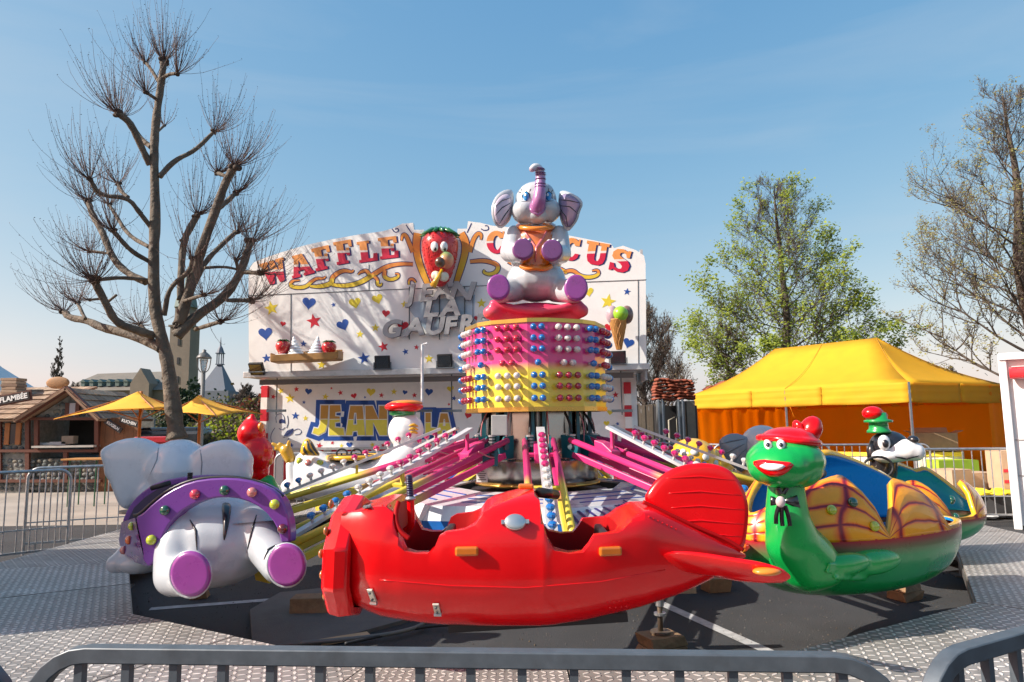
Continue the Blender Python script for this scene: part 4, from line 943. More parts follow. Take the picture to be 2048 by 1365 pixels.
# ================================================================== ARMS
ARMP = ramp_mat('arm pink to yellow paint', PINK, [(0, (.55, .03, .16)), (.44, (.55, .03, .16)), (.54, (.62, .50, .06)), (1, (.60, .48, .05))], axis='X', mapping=(0.6, 3.4), coord='Object')
RAIL = mat('white lamp rail', (.55, .56, .58), rough=.35, metal=.3, dirt=.2)
def facet_bulb(nm, m):
    mb = MB(); mb.lathe([(.014, 0), (.014, .028)], 6); mb.k = 1; mb.lathe([(.012, .024), (.020, .032), (.036, .052), (.038, .066), (.030, .080), (.014, .088), (.001, .089)], 8)
    o = mb.build(nm, [mat('lamp socket', (.45, .42, .40)), m], None); me = o.data; bpy.data.objects.remove(o); return me
BPk = bulbmat('pink lamp cap', (.66, .01, .17))
fb = {c: facet_bulb('bulb', m) for c, m in (('p', BPk), ('c', BCl), ('b', BB))}
def make_arm(ang, label):
    Mw = Matrix.Translation(C0) @ Matrix.Rotation(ang - math.pi / 2, 4, 'Z')
    def zr(r): return 2.02 - .395 * r
    mb = MB(); mb.bar((1.15, 0, zr(1.15) - .03), (3.32, 0, zr(3.32) - .03), .085, .03); t = mb.build('arm', RAIL, ride, local=True); t.matrix_local = W[ride.name].inverted() @ Mw; W[t.name] = Mw
    for s_ in (-1, 1):
        mb = MB(); mb.cyl((.72, s_ * .155, 1.40), (3.38, s_ * .155, .66), .033, 10); mb.build('upper_tube', ARMP, t, local=True, smooth=True)
        mb = MB(); mb.bar((.74, s_ * .13, 1.24), (3.40, s_ * .13, .50), .045, .07); mb.build('lower_beam', ARMP, t, local=True, bevel=.01)
    for r_ in (1.2, 2.1, 3.3):
        f = (r_ - .72) / 2.66; mb = MB(); mb.box((r_, 0, 1.40 - .74 * f - .0), (.05, .36, .03), M=Matrix.Rotation(.3, 3, 'Y')); mb.bar((r_, 0, 1.40 - .74 * f), (r_, 0, zr(r_) - .05), .03, .03); mb.build('cross_plate', ARMP, t, local=True)
    mb = MB(); mb.prism([(1.0, -.07, 1.25), (1.25, -.07, 1.18), (1.25, -.07, 1.28), (1.12, -.07, 1.37), (1.0, -.07, 1.40)], (0, .14, 0)); mb.build('gusset', ARMP, t, local=True, bevel=.01)
    mb = MB(); mb.cyl((3.36, -.22, .60), (3.36, .22, .60), .05, 12); mb.bar((3.36, 0, .50), (3.55, 0, .46), .20, .16); mb.build('end_bracket', ARMP, t, local=True)
    me = 0
    for i in range(14):
        r_ = 1.50 + i * .122; c = 'p' if i < 6 else ('c' if i < 10 else 'b')
        o = bpy.data.objects.new('bulb', fb[c]); COL.objects.link(o); o.parent = t
        o.location = (r_, 0, zr(r_) - .012); o.rotation_euler = (0, .3, 0)
    return t
for dg_ in (0, -40, 40, -80, 80, -120, 120, -160, 160):
    a = R(dg_); ang = math.atan2(math.sin(a), math.cos(a))
    make_arm(ang, '')
# ================================================================== ELEPHANT STATUE
YE = 8.1; k = pm(YE)
def q3(x, y, dy=0.0): return at(x, y, YE + dy)
base = at(1070, 636, YE); base.z = ZD1 + .02
el = thing('elephant_statue', 'grey seated elephant figure with raised trunk, crowning the lamp drum', 'statue', base)
CUSH = ramp_mat('cushion pink', PINK, [(0, (.62, .13, .10)), (.5, (.66, .06, .12)), (1, (.52, .02, .12))], axis='Z')
cu = thing('cushion', 'pink and red folded cushion under the elephant statue', 'cushion', (CX, CY, ZD1 + .02))
mb = MB(); zc0 = ZD1 + .01; zc1 = q3(1070, 606).z
mb.ell((CX, CY - .05, (zc0 + zc1) / 2 + .01), (.55, .42, .15)); mb.box((CX, CY - .05, (zc0 + zc1) / 2 - .02), (.98, .76, .20))
for x, y, sx in ((985, 622, -1), (1158, 618, 1)): mb.ell(q3(x, y + 4, -.25), (.12, .10, .09)); mb.ell(q3(x, y + 4, .35), (.12, .10, .09))
mb.chain([q3(985, 606, -.3), q3(1030, 618, -.35), q3(1080, 624, -.38), q3(1130, 616, -.35), q3(1160, 606, -.3)], [.04, .05, .05, .05, .04])
blob(mb, 'cushion_body', CUSH, cu, .025, 5)
mb = MB()
mb.ell(q3(1072, 562), (62 * k, .36, 44 * k)); mb.ell(q3(1073, 520, .04), (54 * k, .30, 42 * k)); mb.ell(q3(1072, 482, .05), (44 * k, .25, 34 * k))
# thighs to feet
mb.chain([q3(1030, 580, -.05), q3(1004, 584, -.38)], [26 * k, 23 * k]); mb.chain([q3(1112, 580, -.05), q3(1147, 584, -.38)], [26 * k, 23 * k])
mb.chain([q3(1028, 470, 0), q3(1020, 505, -.12), q3(1040, 506, -.36)], [20 * k, 21 * k, 20 * k]); mb.chain([q3(1118, 470, 0), q3(1122, 508, -.12), q3(1108, 508, -.36)], [20 * k, 21 * k, 20 * k])
body = blob(mb, 'body', GREYW, el, .02, 5)
mb = MB()
mb.ell(q3(1072, 402), (44 * k, .26, 37 * k)); mb.ell(q3(1050, 424, -.08), (28 * k, .20, 25 * k)); mb.ell(q3(1096, 422, -.08), (26 * k, .20, 25 * k)); mb.ell(q3(1074, 434, -.14), (24 * k, .14, 15 * k)); mb.ell(q3(1073, 388, -.05), (38 * k, .2, 24 * k))
head = blob(mb, 'head', GREYW, el, .016, 4)
TH = bvh(head); TB = bvh(body, head)
LIL = ramp_mat('lilac trunk paint', gloss('lilac', (.30, .12, .30)), [(0, (.32, .10, .28)), (.6, (.34, .16, .36)), (.82, (.40, .28, .44)), (.9, (.55, .57, .60)), (1, (.60, .61, .63))], axis='Z')
mb = MB(); pts = smoothline([q3(1074, 418, -.22), q3(1078, 404, -.30), q3(1080, 384, -.30), q3(1081, 362, -.28), q3(1081, 346, -.28), q3(1076, 336, -.30), q3(1068, 335, -.33), q3(1062, 341, -.36)], 2)
nn_ = len(pts); rr_ = []
for i in range(nn_):
    f = i / (nn_ - 1); rr_.append((17 * (1 - f / .35) + 11 * (f / .35) if f < .35 else (11 - 3 * (f - .35) / .45 if f < .8 else 8 - 3.5 * (f - .8) / .2)) * k)
mb.tube(pts, rr_, 16); mb.sph(pts[0], rr_[0]); mb.ell(q3(1074, 414, -.20), (19 * k, .10, 7 * k))
trk = mb.build('trunk', LIL, el, smooth=True)
mb = MB()
for j in range(7):
    c_ = V(pts[int(nn_ * (.35 + .05 * j))]); mb.tube([c_ + V((rr_[10] * math.cos(a), rr_[10] * math.sin(a), 0)) for a in [R(200 + 20 * i) for i in range(8)]], .006, 4)
mb.build('trunk_wrinkle', gloss('plum', (.16, .06, .18)), el)
mb = MB(); decal(mb, TH, [(1058, 416), (1074, 419), (1092, 415), (1086, 427), (1076, 434), (1066, 428)], .012, YE, dome=.01); mb.build('lip', LIL if False else gloss('lilac lip', (.34, .14, .32)), el, smooth=True)
mb = MB(); decal(mb, TH, [(1063, 417), (1074, 419), (1088, 416), (1083, 423), (1075, 428), (1068, 424)], .024, YE); mb.build('mouth', gloss('mouth', (.10, .01, .02)), el)
for x, s_ in ((1052, -1), (1097, 1)):
    mb = MB(); decal(mb, TH, circ(x, 393, 6.2, 9), .006, YE, dome=.02); e = mb.build('eye', BLUEG, el, smooth=True); 
    mb = MB(); stroke(mb, bvh(head, e), [(x - 8, 400), (x - 7, 390), (x, 383), (x + 7, 388), (x + 8, 398)], .008, YE)
    for dx, dy in ((-6, -8), (0, -10), (6, -8), (-10, -2)): stroke(mb, TH, [(x + dx * .8, 386), (x + dx * 1.7 * 1, 386 + dy)], .006, YE)
    stroke(mb, TH, [(x - 10, 404), (x, 403), (x + 10, 402)], .005, YE); mb.build('eyelash', BLACKP, el)
    mb = MB(); decal(mb, bvh(head, e), circ(x - 1.5, 390, 2, 2.8, 10), .006, YE); mb.build('eye_glint', WHITE, el)
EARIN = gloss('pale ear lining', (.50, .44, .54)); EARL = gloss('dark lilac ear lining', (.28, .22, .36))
ears = [([(1026, 380), (1012, 379), (998, 386), (988, 398), (983, 414), (983, 432), (988, 448), (1000, 459), (1012, 452), (1022, 438), (1026, 420), (1028, 400)], [(1024, 392), (1008, 388), (994, 399), (988, 415), (988, 434), (994, 448), (1001, 453), (1014, 442), (1022, 425)], EARIN, -1,
         [[(1022, 396), (1004, 402), (990, 414)], [(1022, 406), (1004, 416), (990, 432)], [(1022, 414), (1010, 430), (999, 448)]]),
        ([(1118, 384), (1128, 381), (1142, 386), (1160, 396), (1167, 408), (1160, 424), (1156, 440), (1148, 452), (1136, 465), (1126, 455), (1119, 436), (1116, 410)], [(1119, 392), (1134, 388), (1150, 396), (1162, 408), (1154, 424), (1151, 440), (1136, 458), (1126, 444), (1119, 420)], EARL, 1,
         [[(1118, 400), (1140, 402), (1162, 407)], [(1120, 412), (1140, 414), (1156, 428)], [(1120, 418), (1132, 434), (1136, 456)]])]
for out, inn, mt_, sg, veins in ears:
    nrm = V((-.35 * sg, -1, 0)).normalized()
    def ep(x, y, t=0):
        x0 = 1026 if sg < 0 else 1118; return q3(x, y, -.05 - .0035 * abs(x - x0) + t)
    mb = MB(); mb.pillow([ep(x, y) for x, y in smoothpoly(out, 1)], nrm, .10); ear = mb.build('ear', GREYW, el, smooth=True); TE = bvh(ear)
    mb = MB(); decal(mb, TE, smoothpoly(inn, 1), .006, YE); mb.build('ear_lining', mt_, el, smooth=True); TE2 = bvh(ear, [o for o in el.children if o.name.startswith('ear_lining')][-1])
    mb = MB()
    for v_ in veins: stroke(mb, TE2, v_, .007, YE)
    stroke(mb, TE, smoothpoly(inn, 1) , .006, YE, sub=1, taper=False); mb.build('ear_vein', BLACKP, el)
for x, y, r_ in ((997, 576, 23.5), (1152, 577, 24)):
    h_ = q3(x, y, -.62); nrm = V((0.0, -1, .1)); mb = MB(); mb.pillow([q3(px, py, -.56) for px, py in circ(x, y, r_, r_ * 1.1, 24)], nrm, .09, flat=3); mb.build('foot_sole', PAD, el, smooth=True)
for x, y in ((1046, 500), (1104, 502)):
    mb = MB(); mb.pillow([q3(px, py, -.50) for px, py in circ(x, y, 22, 21, 24)], V((0, -1, .1)), .08, flat=3); mb.build('hand_sole', gloss('dark violet sole', (.17, .05, .19)), el, smooth=True)
    mb = MB()
    for j in (-1, 0, 1): mb.ell(q3(x + j * 9 + 3, y - 20 + abs(j) * 2, -.46), (5 * k, .05, 4.5 * k))
    mb.build('toe', GREYW, el, smooth=True)
SCF = ramp_mat('scarf orange', ORNG, [(0, (.70, .22, .015)), (.55, (.66, .18, .04)), (1, (.56, .15, .09))], axis='Z')
mb = MB(); decal(mb, TB, smoothpoly([(1036, 452), (1070, 458), (1106, 452), (1104, 480), (1098, 510), (1100, 533), (1072, 538), (1042, 534), (1046, 505), (1044, 480)], 1), .012, YE, rings=6); vest = mb.build('vest', SCF, el, smooth=True)
mb = MB(); mb.tube([q3(1072 + 36 * math.cos(a), 453 + 5 * math.sin(a), -.22 * math.sin(a) * 1.1 + .0) for a in [2 * math.pi * i / 28 for i in range(28)]], .028, 8, closed=True); mb.build('collar', ORNG, el, smooth=True)
mb = MB(); TV = bvh(vest, body); stroke(mb, TV, [(1046, 458), (1060, 480), (1073, 496)], .02, YE); stroke(mb, TV, [(1096, 458), (1085, 478), (1073, 496), (1070, 525)], .02, YE); mb.build('vest_fold', gloss('rose fold', (.52, .14, .16)), el, smooth=True)
mb = MB(); mb.tube(smoothline([q3(1042, 533, -.30), q3(1056, 538, -.36), q3(1072, 536, -.38), q3(1090, 539, -.36), q3(1102, 533, -.30)]), .03, 8); mb.build('vest_hem', ORNG, el, smooth=True)
# ================================================================== CARS
# ---------------- red plane
YP = 4.15; kp = pm(YP)
pl = thing('plane_car', 'big red two-seat plane ride car with round tail fin, nearest the camera', 'ride car', at(1080, 1245, YP))
def pz(y): return y
stations = [ # px, top y, bottom y, half width (m)
 (706, 1014, 1203, .32), (728, 1010, 1209, .34), (745, 1005, 1217, .365), (770, 999, 1226, .39), (790, 998, 1230, .395), (806, 1010, 1232, .395), (818, 1052, 1234, .40), (830, 1075, 1236, .40), (850, 1080, 1239, .40),
 (872, 1080, 1241, .40), (884, 1070, 1242, .40), (892, 1050, 1243, .40), (904, 1043, 1243, .40), (940, 1038, 1244, .40), (958, 1030, 1245, .40), (972, 1010, 1245, .40), (990, 1000, 1246, .40), (1020, 990, 1246, .395), (1050, 980, 1246, .39), (1068, 974, 1246, .385),
 (1078, 990, 1246, .385), (1084, 1030, 1245, .385), (1092, 1060, 1245, .38), (1104, 1076, 1244, .375), (1130, 1082, 1240, .37), (1156, 1080, 1236, .36), (1168, 1066, 1234, .355), (1178, 1050, 1232, .35), (1222, 1046, 1222, .33), (1236, 1038, 1219, .32), (1250, 1026, 1216, .31), (1275, 1012, 1210, .295),
 (1300, 1010, 1202, .27), (1340, 1030, 1190, .23), (1380, 1050, 1174, .185), (1420, 1070, 1156, .14), (1460, 1092, 1134, .085), (1488, 1106, 1116, .03)]
def hull(stations, Yc, wscale=1.0, inset=0.0, nseg=40, flip=1):
    rows = []
    for px, ty, by, w in stations:
        # near side surface is closer than the centre: trace silhouette at the centre plane
        full = 972 if px < 1260 else 972 + (px - 1260) * .57
        pt, pb, pf = at(px, ty, Yc), at(px, by, Yc), at(px, min(full, ty), Yc); zc, hz = (pf.z + pb.z) / 2, (pf.z - pb.z) / 2; x0 = (pt.x + pb.x) / 2; w = w * wscale
        r = []
        for i in range(nseg):
            a = 2 * math.pi * i / nseg; c, s_ = math.cos(a), math.sin(a)
            ex = .55; yy = w * (abs(c) ** .62) * (1 if c > 0 else -1); zz = hz * (abs(s_) ** .72) * (1 if s_ > 0 else -1)
            if s_ < 0: yy *= 1 - .45 * (abs(s_) ** 2.2)
            r.append(V((x0, Yc + yy, min(zc + zz, pt.z - .0006 * abs(i - 7)))))
        rows.append(r)
    return rows
rows = hull(stations, YP)
mb = MB(); mb.grid([list(reversed(r)) for r in rows], closed=True)
nS = len(rows[0]); mb.f.append(tuple(range(nS))); mb.m.append(0); b_ = (len(rows) - 1) * nS; mb.f.append(tuple(reversed([b_ + i for i in range(nS)]))); mb.m.append(0)
fus = outward(mb.build('fuselage', [RED, REDD], pl, smooth=True))
def cutter(x0, x1, ytop, ybot, w, Yc=YP):
    c = MB(); rr = []
    for (y, f) in ((ytop - 60, 1.0), (ytop + 20, 1.0), (ytop + 70, .96), (ybot - 12, .9), (ybot, .6)):
        xm, hw = (x0 + x1) / 2, (x1 - x0) / 2 * f
        rr.append([at(xm + hw * (1 if math.cos(t) > 0 else -1) * abs(math.cos(t)) ** .5, y, Yc) + V((0, w * f * (1 if math.sin(t) > 0 else -1) * abs(math.sin(t)) ** .5, 0)) for t in [2 * math.pi * i / 20 for i in range(20)]])
    c.k = 1; c.grid(rr, closed=True); n = 20; c.f.append(tuple(reversed(range(n)))); c.m.append(1); b = (len(rr) - 1) * n; c.f.append(tuple(b + i for i in range(n))); c.m.append(1)
    return c
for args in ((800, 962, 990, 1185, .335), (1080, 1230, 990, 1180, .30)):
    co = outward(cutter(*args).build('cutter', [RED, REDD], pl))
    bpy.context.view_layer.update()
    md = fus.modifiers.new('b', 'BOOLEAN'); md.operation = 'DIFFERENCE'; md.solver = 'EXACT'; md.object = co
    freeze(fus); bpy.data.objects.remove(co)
fus.data.set_sharp_from_angle(angle=R(35))
md = fus.modifiers.new('bevel', 'BEVEL'); md.width = .008; md.segments = 2; md.limit_method = 'ANGLE'; md.angle_limit = R(45)
TP = bvh(fus)
# nose cowling: a ten sided ring standing proud
AMBN = mat('brown amber lens', (.38, .12, .03), rough=.2, coat=.6)
mb = MB(); rowsN = []
for px, sc in ((729, .88), (726, 1.0), (704, 1.03), (686, .99), (678, .93), (677, .75), (700, .72)):
    yc, hh = 1111, 116 * (sc); r = []
    for i in range(10):
        a = 2 * math.pi * (i + .5) / 10; tilt = (36 - (px - 648) * .0)
        r.append(at(px + 5 * math.sin(a), yc - hh * math.sin(a) * 1.02, YP) + V((0, .42 * sc * math.cos(a), 0)))
    rowsN.append(r)
mb.grid([list(r) for r in rowsN], closed=True); b_ = (len(rowsN) - 1) * 10; mb.f.append(tuple(b_ + i for i in range(10))); mb.m.append(0)
mb.build('nose_cowling', RED, pl, bevel=.012, auto=20)
for i in range(5):
    y = (1008, 1062, 1108, 1150, 1192)[i]; mb = MB(); mb.ell(at(648 + (14, 4, -6, -4, 2)[i], y, YP - .30 - .02 * (2 - abs(2 - i))), (.014, .022, .024)); mb.build('nose_lamp', AMBN, pl, smooth=True)
# tail fin
fin = smoothpoly([(1284, 1003), (1300, 974), (1322, 950), (1356, 932), (1400, 925), (1440, 930), (1468, 946), (1488, 978), (1497, 1015), (1494, 1060), (1487, 1100), (1470, 1108), (1400, 1085), (1330, 1040)], 2)
mb = MB(); mb.pillow(PP(fin, YP), V((0, -1, 0)), .075, rings=6, flat=2); finO = mb.build('tail_fin', RED, pl, smooth=True); TF = bvh(finO)
mb = MB()
for yo, x1 in ((955, 1476), (985, 1488), (1014, 1494), (1043, 1494), (1068, 1490)): stroke(mb, TF, [(1330 + (yo - 955) * .2, yo + 2), (1400, yo - 2), (x1 - 6, yo + 6)], .0045, YP)
mb.build('fin_rib', RED, pl, smooth=True)
mb = MB(); mb.tube(smoothline(PP([(1286, 1004), (1340, 1030), (1400, 1058), (1450, 1078), (1486, 1100)], YP - .045)), [.012] * 14 if False else .012, 8); mb.build('fin_seam', REDD, pl, smooth=True)
# tailplanes, near and far
for sg, lab in ((-1, None), (1, None)):
    root_ = [at(1322, 1122, YP - .26), at(1480, 1140, YP - .05)] if sg < 0 else [at(1322, 1106, YP + .20), at(1480, 1112, YP + .05)]
    tipc = at(1560, 1158, YP - .50) if sg < 0 else at(1490, 1090, YP + .62)
    mb = MB(); rws = []
    if sg < 0:
        outl = [(1322, 1110, -.27), (1345, 1106, -.33), (1400, 1112, -.38), (1470, 1124, -.46), (1540, 1134, -.52), (1575, 1145, -.52), (1583, 1155, -.50), (1572, 1163, -.46), (1500, 1160, -.30), (1440, 1150, -.16), (1400, 1140, -.10), (1340, 1136, -.18)]
        P = [at(x, y, YP + d) for x, y, d in smoothpoly(outl, 1)]
        mb.pillow(P, V((0, -.35, 1)), .10, rings=4)
    else:
        P = [at(1340, 1096, YP + .1), at(1420, 1090, YP + .6), at(1500, 1085, YP + .75), at(1500, 1100, YP + .4), at(1470, 1110, YP + .1)]; mb.pillow(smoothpoly([tuple(p) for p in P], 1), V((0, 0, 1)), .08)
    mb.build('tailplane', RED, pl, smooth=True)
mb = MB(); mb.ell(at(1534, 1143, YP - .50), (.075, .05, .022)); mb.build('tail_lamp', ORNG, pl, smooth=True)
# side markers, mirror, hinges, handle, badge
def on(T, x, y, d, m, name, par, bev=.004, Yf=4.0, up=(0, 0, 1)):
    h, nn = hit(T, x, y, Yf); z = nn; xx = V(up).cross(z).normalized(); yy = z.cross(xx)
    M = Matrix((xx, yy, z)).transposed(); mb = MB(); mb.box(h + z * d[2] * .45, d, M=M); return mb.build(name, m, par, bevel=bev), h, nn, M
AMB = mat('amber lens', (.62, .17, .015), rough=.2, coat=.8, trans=.2)
for x in (934, 1219):
    o, h, nn, M = on(TP, x, 1102, (.125, .05, .035), AMB, 'side_marker', pl, .012, up=(0, 0, 1))
o, h, nn, M = on(TP, 1030, 1046, (.02, .02, .02), STEEL, 'mirror_mount', pl)
mb = MB(); mb.lathe([(.0001, .026), (.05, .026), (.058, .02), (.06, .0)], 24, M=M @ Matrix.Diagonal((1, .75, 1))); mb.v = [p + h for p in mb.v]; mb.build('silver_cap', mat('silver cap', (.55, .57, .58), rough=.28, metal=.8), pl, smooth=True)
for sx in (-1, 1):
    mb = MB(); mb.box(h + M @ V((sx * .064, 0, .012)), (.022, .022, .02), M=M); mb.build('cap_lug', STEEL, pl)
for x, y in ((745, 1190), (874, 1216)):
    o, h, nn, M = on(TP, x, y, (.034, .085, .012), mat('pale hinge', (.55, .53, .46), rough=.4, metal=.5, dirt=.4), 'hinge', pl, .002)
    for s_ in (-.5, .5):
        mb = MB(); q = h + M @ V((0, s_ * .045, .014)); mb.cyl(q, q + nn * .006, .007, 8); mb.build('screw', STEELD, pl)
    mb = MB(); q = h + M @ V((0, -.045, .012)); mb.cyl(q - M @ V((.02, 0, 0)), q + M @ V((.02, 0, 0)), .010, 8); mb.build('hinge_pin', STEEL, pl)
pj = [at(822, 1048, YP - .05), at(821, 1020, YP - .05), at(820, 1000, YP - .05)]
mb = MB(); mb.tube(smoothline([at(812, 1062, YP), at(824, 1050, YP - .03), at(822, 1020, YP - .03), at(821, 998, YP - .03)]), .022, 10); mb.build('joystick', RED, pl, smooth=True)
mb = MB(); mb.lathe([(.034, 0), (.030, .012), (.022, .02)], 16, c=at(821, 1000, YP - .03)); mb.build('joystick_collar', STEEL, pl, smooth=True)
mb = MB(); c_ = at(821, 996, YP - .03)
for j in range(9): mb.lathe([(.018, 0), (.021, .004), (.021, .009), (.018, .013)], 12, c=c_ + V((-.001 * j, 0, .0135 * j)))
mb.ell(c_ + V((-.01, 0, .125)), (.02, .02, .01)); mb.build('grip', mat('navy rubber grip', (.02, .025, .07), rough=.35, coat=.3), pl, smooth=True)
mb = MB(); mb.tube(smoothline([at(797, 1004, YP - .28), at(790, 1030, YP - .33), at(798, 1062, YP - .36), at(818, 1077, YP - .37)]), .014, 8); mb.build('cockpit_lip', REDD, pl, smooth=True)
mb = MB(); mb.cyl(at(1078, 985, YP - .05), at(1112, 990, YP + .1), .03, 12); mb.build('lock_cylinder', mat('dark bronze', (.08, .06, .05), rough=.3, metal=.7), pl, smooth=True)
mb = MB(); mb.box(at(1052, 973, YP - .08), (.09, .06, .03)); mb.build('top_lamp', AMB, pl, bevel=.01)
h, nn = hit(TP, 734, 1016, YP); z = nn; xx = V((0, 0, 1)).cross(z).normalized(); yy = z.cross(xx)
Mb = Matrix(((xx.x, yy.x, z.x, h.x), (xx.y, yy.y, z.y, h.y), (xx.z, yy.z, z.z, h.z), (0, 0, 0, 1))) @ Matrix.Translation((0, 0, .008)) @ Matrix.Rotation(.06, 4, 'Z')
o = text_obj('badge', 'ZMF', .055, STEEL, None, None, off=.003, th=.008, shear=.3, sx=1.0, M=W[pl.name].inverted() @ Mb); o.parent = pl; W[o.name] = W[pl.name]
# rivets, bolts and a mould seam
mb = MB()
for x, y in [(1298 + 9 * i, 1034 + 4.2 * i) for i in range(7)] + [(1216 + 11 * i, 1204 - i) for i in range(4)] + [(1220 + 11 * i, 1216 - i) for i in range(4)] + [(765 + 8 * i, 1012) for i in range(3)]:
    h, nn = hit(TP, x, y, YP); mb.sph(h, .006, 6, 4)
mb.build('rivets', RED, pl)['kind'] = 'stuff'
for sx in ([(760, 1160), (900, 1172), (1050, 1176), (1200, 1164), (1330, 1140)],):
    mb = MB(); stroke(mb, TP, sx, .0035, YP, sub=6, taper=False); mb.build('mould_seam', RED, pl, smooth=True)
for x0_ in ((806, 1100), (1090, 1100)): pass
for cx_, w_ in ((850, .5), (1160, .46)):
    mb = MB(); c_ = at(cx_, 1150, YP); mb.box(c_ + V((0, 0, .03)), (.26, w_, .05)); mb.box(c_ + V((.14, 0, .14)), (.05, w_, .24)); mb.build('seat', mat('black vinyl seat', (.02, .02, .022), rough=.4), pl, bevel=.015)
# underside frame
mb = MB(); mb.bar(at(900, 1248, YP + .1), at(1250, 1226, YP + .1), .2, .05); mb.build('undercarriage', DARK, pl)
# ---------------- blue plane behind the column
SRC = [o for o in pl.children if o.name.split('.')[0] in ('fuselage', 'nose_cowling', 'tail_fin', 'tailplane', 'cockpit_lip')]
bp_ = thing('plane_car', 'deep blue plane ride car half hidden behind the chrome column', 'ride car', (CX + .05, CY + 3.75, .40), math.pi)
for s_ in SRC:
    o = s_.copy(); o.data = s_.data.copy(); COL.objects.link(o); o.parent = bp_; o.name = s_.name.split('.')[0]
    for i, m_ in enumerate(o.data.materials): o.data.materials[i] = NAVY
# ---------------- elephant car (seen from behind)
YC = 5.25
ec = thing('elephant_car', 'elephant ride car with purple saddle seen from behind, left of the red plane', 'ride car', at(430, 1190, YC))
ke = pm(YC)
mb = MB()
mb.ell(at(440, 1078, 5.32), (122 * ke, .42, 86 * ke)); mb.ell(at(430, 1110, 5.25), (95 * ke, .34, 62 * ke))
mb.chain([at(375, 1050, 5.12), at(352, 1100, 5.02), at(352, 1150, 4.95), at(372, 1152, 4.85)], [40 * ke, 38 * ke, 39 * ke, 36 * ke])
mb.chain([at(512, 1045, 5.2), at(535, 1095, 5.08), at(560, 1132, 4.95)], [42 * ke, 38 * ke, 33 * ke])
rump = blob(mb, 'body', GREYW, ec, .02, 8); TR = bvh(rump)
for x, y, rx, ry, Yy in ((382, 1148, 41, 46, 4.69), (574, 1130, 38, 43, 4.80)):
    mb = MB(); mb.pillow([at(a, b, Yy) for a, b in circ(x, y, rx, ry, 28)], V((.15, -1, .05)), .05, rings=5, flat=3); mb.build('foot_sole', PAD, ec, smooth=True)
    mb = MB(); mb.tube([at(a, b, Yy + .03) for a, b in circ(x - 1, y + 1, rx * 1.0, ry * 1.0, 28)], .010, 8, closed=True); mb.build('sole_rim', GREYW, ec, smooth=True)
mb = MB(); decal(mb, TR, smoothpoly([(443, 1010), (450, 1006), (460, 1008), (463, 1018), (459, 1045), (450, 1082), (446, 1078), (446, 1050)], 1), .006, YC, dome=.02); mb.build('painted_tail', BLACKP, ec, smooth=True)
mb = MB(); stroke(mb, bvh(rump), [(452, 1018), (456, 1030), (453, 1050)], .007, YC); mb.build('tail_shine', GREYW, ec)
mb = MB()
for s_ in ([(380, 1040), (392, 1062), (394, 1100)], [(513, 1030), (504, 1062), (494, 1106)], [(528, 1120), (536, 1100), (552, 1090)]):
    mb = MB(); stroke(mb, TR, s_, .009, YC); mb.build('crease', BLACKP, ec, smooth=True)
# saddle: near arch, far arch, end panels, dark interior
outer = smoothline([(262, 1128), (250, 1124), (243, 1090), (254, 1050), (268, 1036), (284, 1030), (302, 1012), (336, 984), (380, 964), (431, 957), (486, 959), (536, 974), (563, 996), (576, 1034), (581, 1070), (578, 1086)], 1)
outer = smoothline([(296, 1134), (284, 1120), (286, 1108), (278, 1070), (270, 1034), (284, 1028), (302, 1010), (336, 983), (380, 963), (431, 956), (486, 958), (536, 973), (563, 995), (577, 1034), (581, 1070), (579, 1086)], 1)
inner = smoothline([(562, 1086), (553, 1052), (525, 1018), (486, 999), (445, 994), (397, 1003), (353, 1029), (330, 1062), (318, 1094), (308, 1124)], 1)
YN = 4.93
mb = MB(); q = PP(outer + inner, YN); mb.prism(q, (0.02, .09, 0)); near = mb.build('saddle_side', PURPLE, ec, bevel=.012, auto=30)
farl = smoothline([(262, 1120), (240, 1110), (238, 1088), (243, 1045), (256, 1015), (276, 990), (312, 964), (375, 952), (440, 950), (500, 958), (545, 975), (565, 1000), (572, 1040), (572, 1080)], 1)
YFar = 5.72
mb = MB(); q = PP(farl + [(560, 1100), (300, 1120)], YFar); mb.prism(q, (0, .08, 0)); mb.build('saddle_side', PURPLE, ec, bevel=.012)
# purple gunwale strip joining: left end panel in facets, then floor
mb = MB(); A = [(270, 1036), (277, 1070), (286, 1108), (296, 1134)]; B = [(243, 1045), (238, 1080), (242, 1108), (262, 1122)]
mb.grid([[at(x, y, YN + .05), at(u_, v_, YFar)] for (x, y), (u_, v_) in zip(A, B)]); mb.grid([[at(x + 5, y, YN + .07), at(u_ + 5, v_, YFar)] for (x, y), (u_, v_) in zip(A, B)]); mb.build('saddle_front', PURPLE, ec, smooth=True)
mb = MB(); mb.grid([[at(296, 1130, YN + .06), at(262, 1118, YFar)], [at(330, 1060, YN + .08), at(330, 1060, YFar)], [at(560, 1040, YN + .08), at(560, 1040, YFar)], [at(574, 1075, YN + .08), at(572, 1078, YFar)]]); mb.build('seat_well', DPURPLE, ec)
mb = MB(); q = PP([(250, 1082), (254, 1046), (268, 1016), (290, 995), (324, 973), (380, 963), (440, 961), (540, 985), (562, 1060), (330, 1090)], YFar - .02); mb.prism(q, (0, .015, 0)); mb.build('inner_lining', DPURPLE, ec)
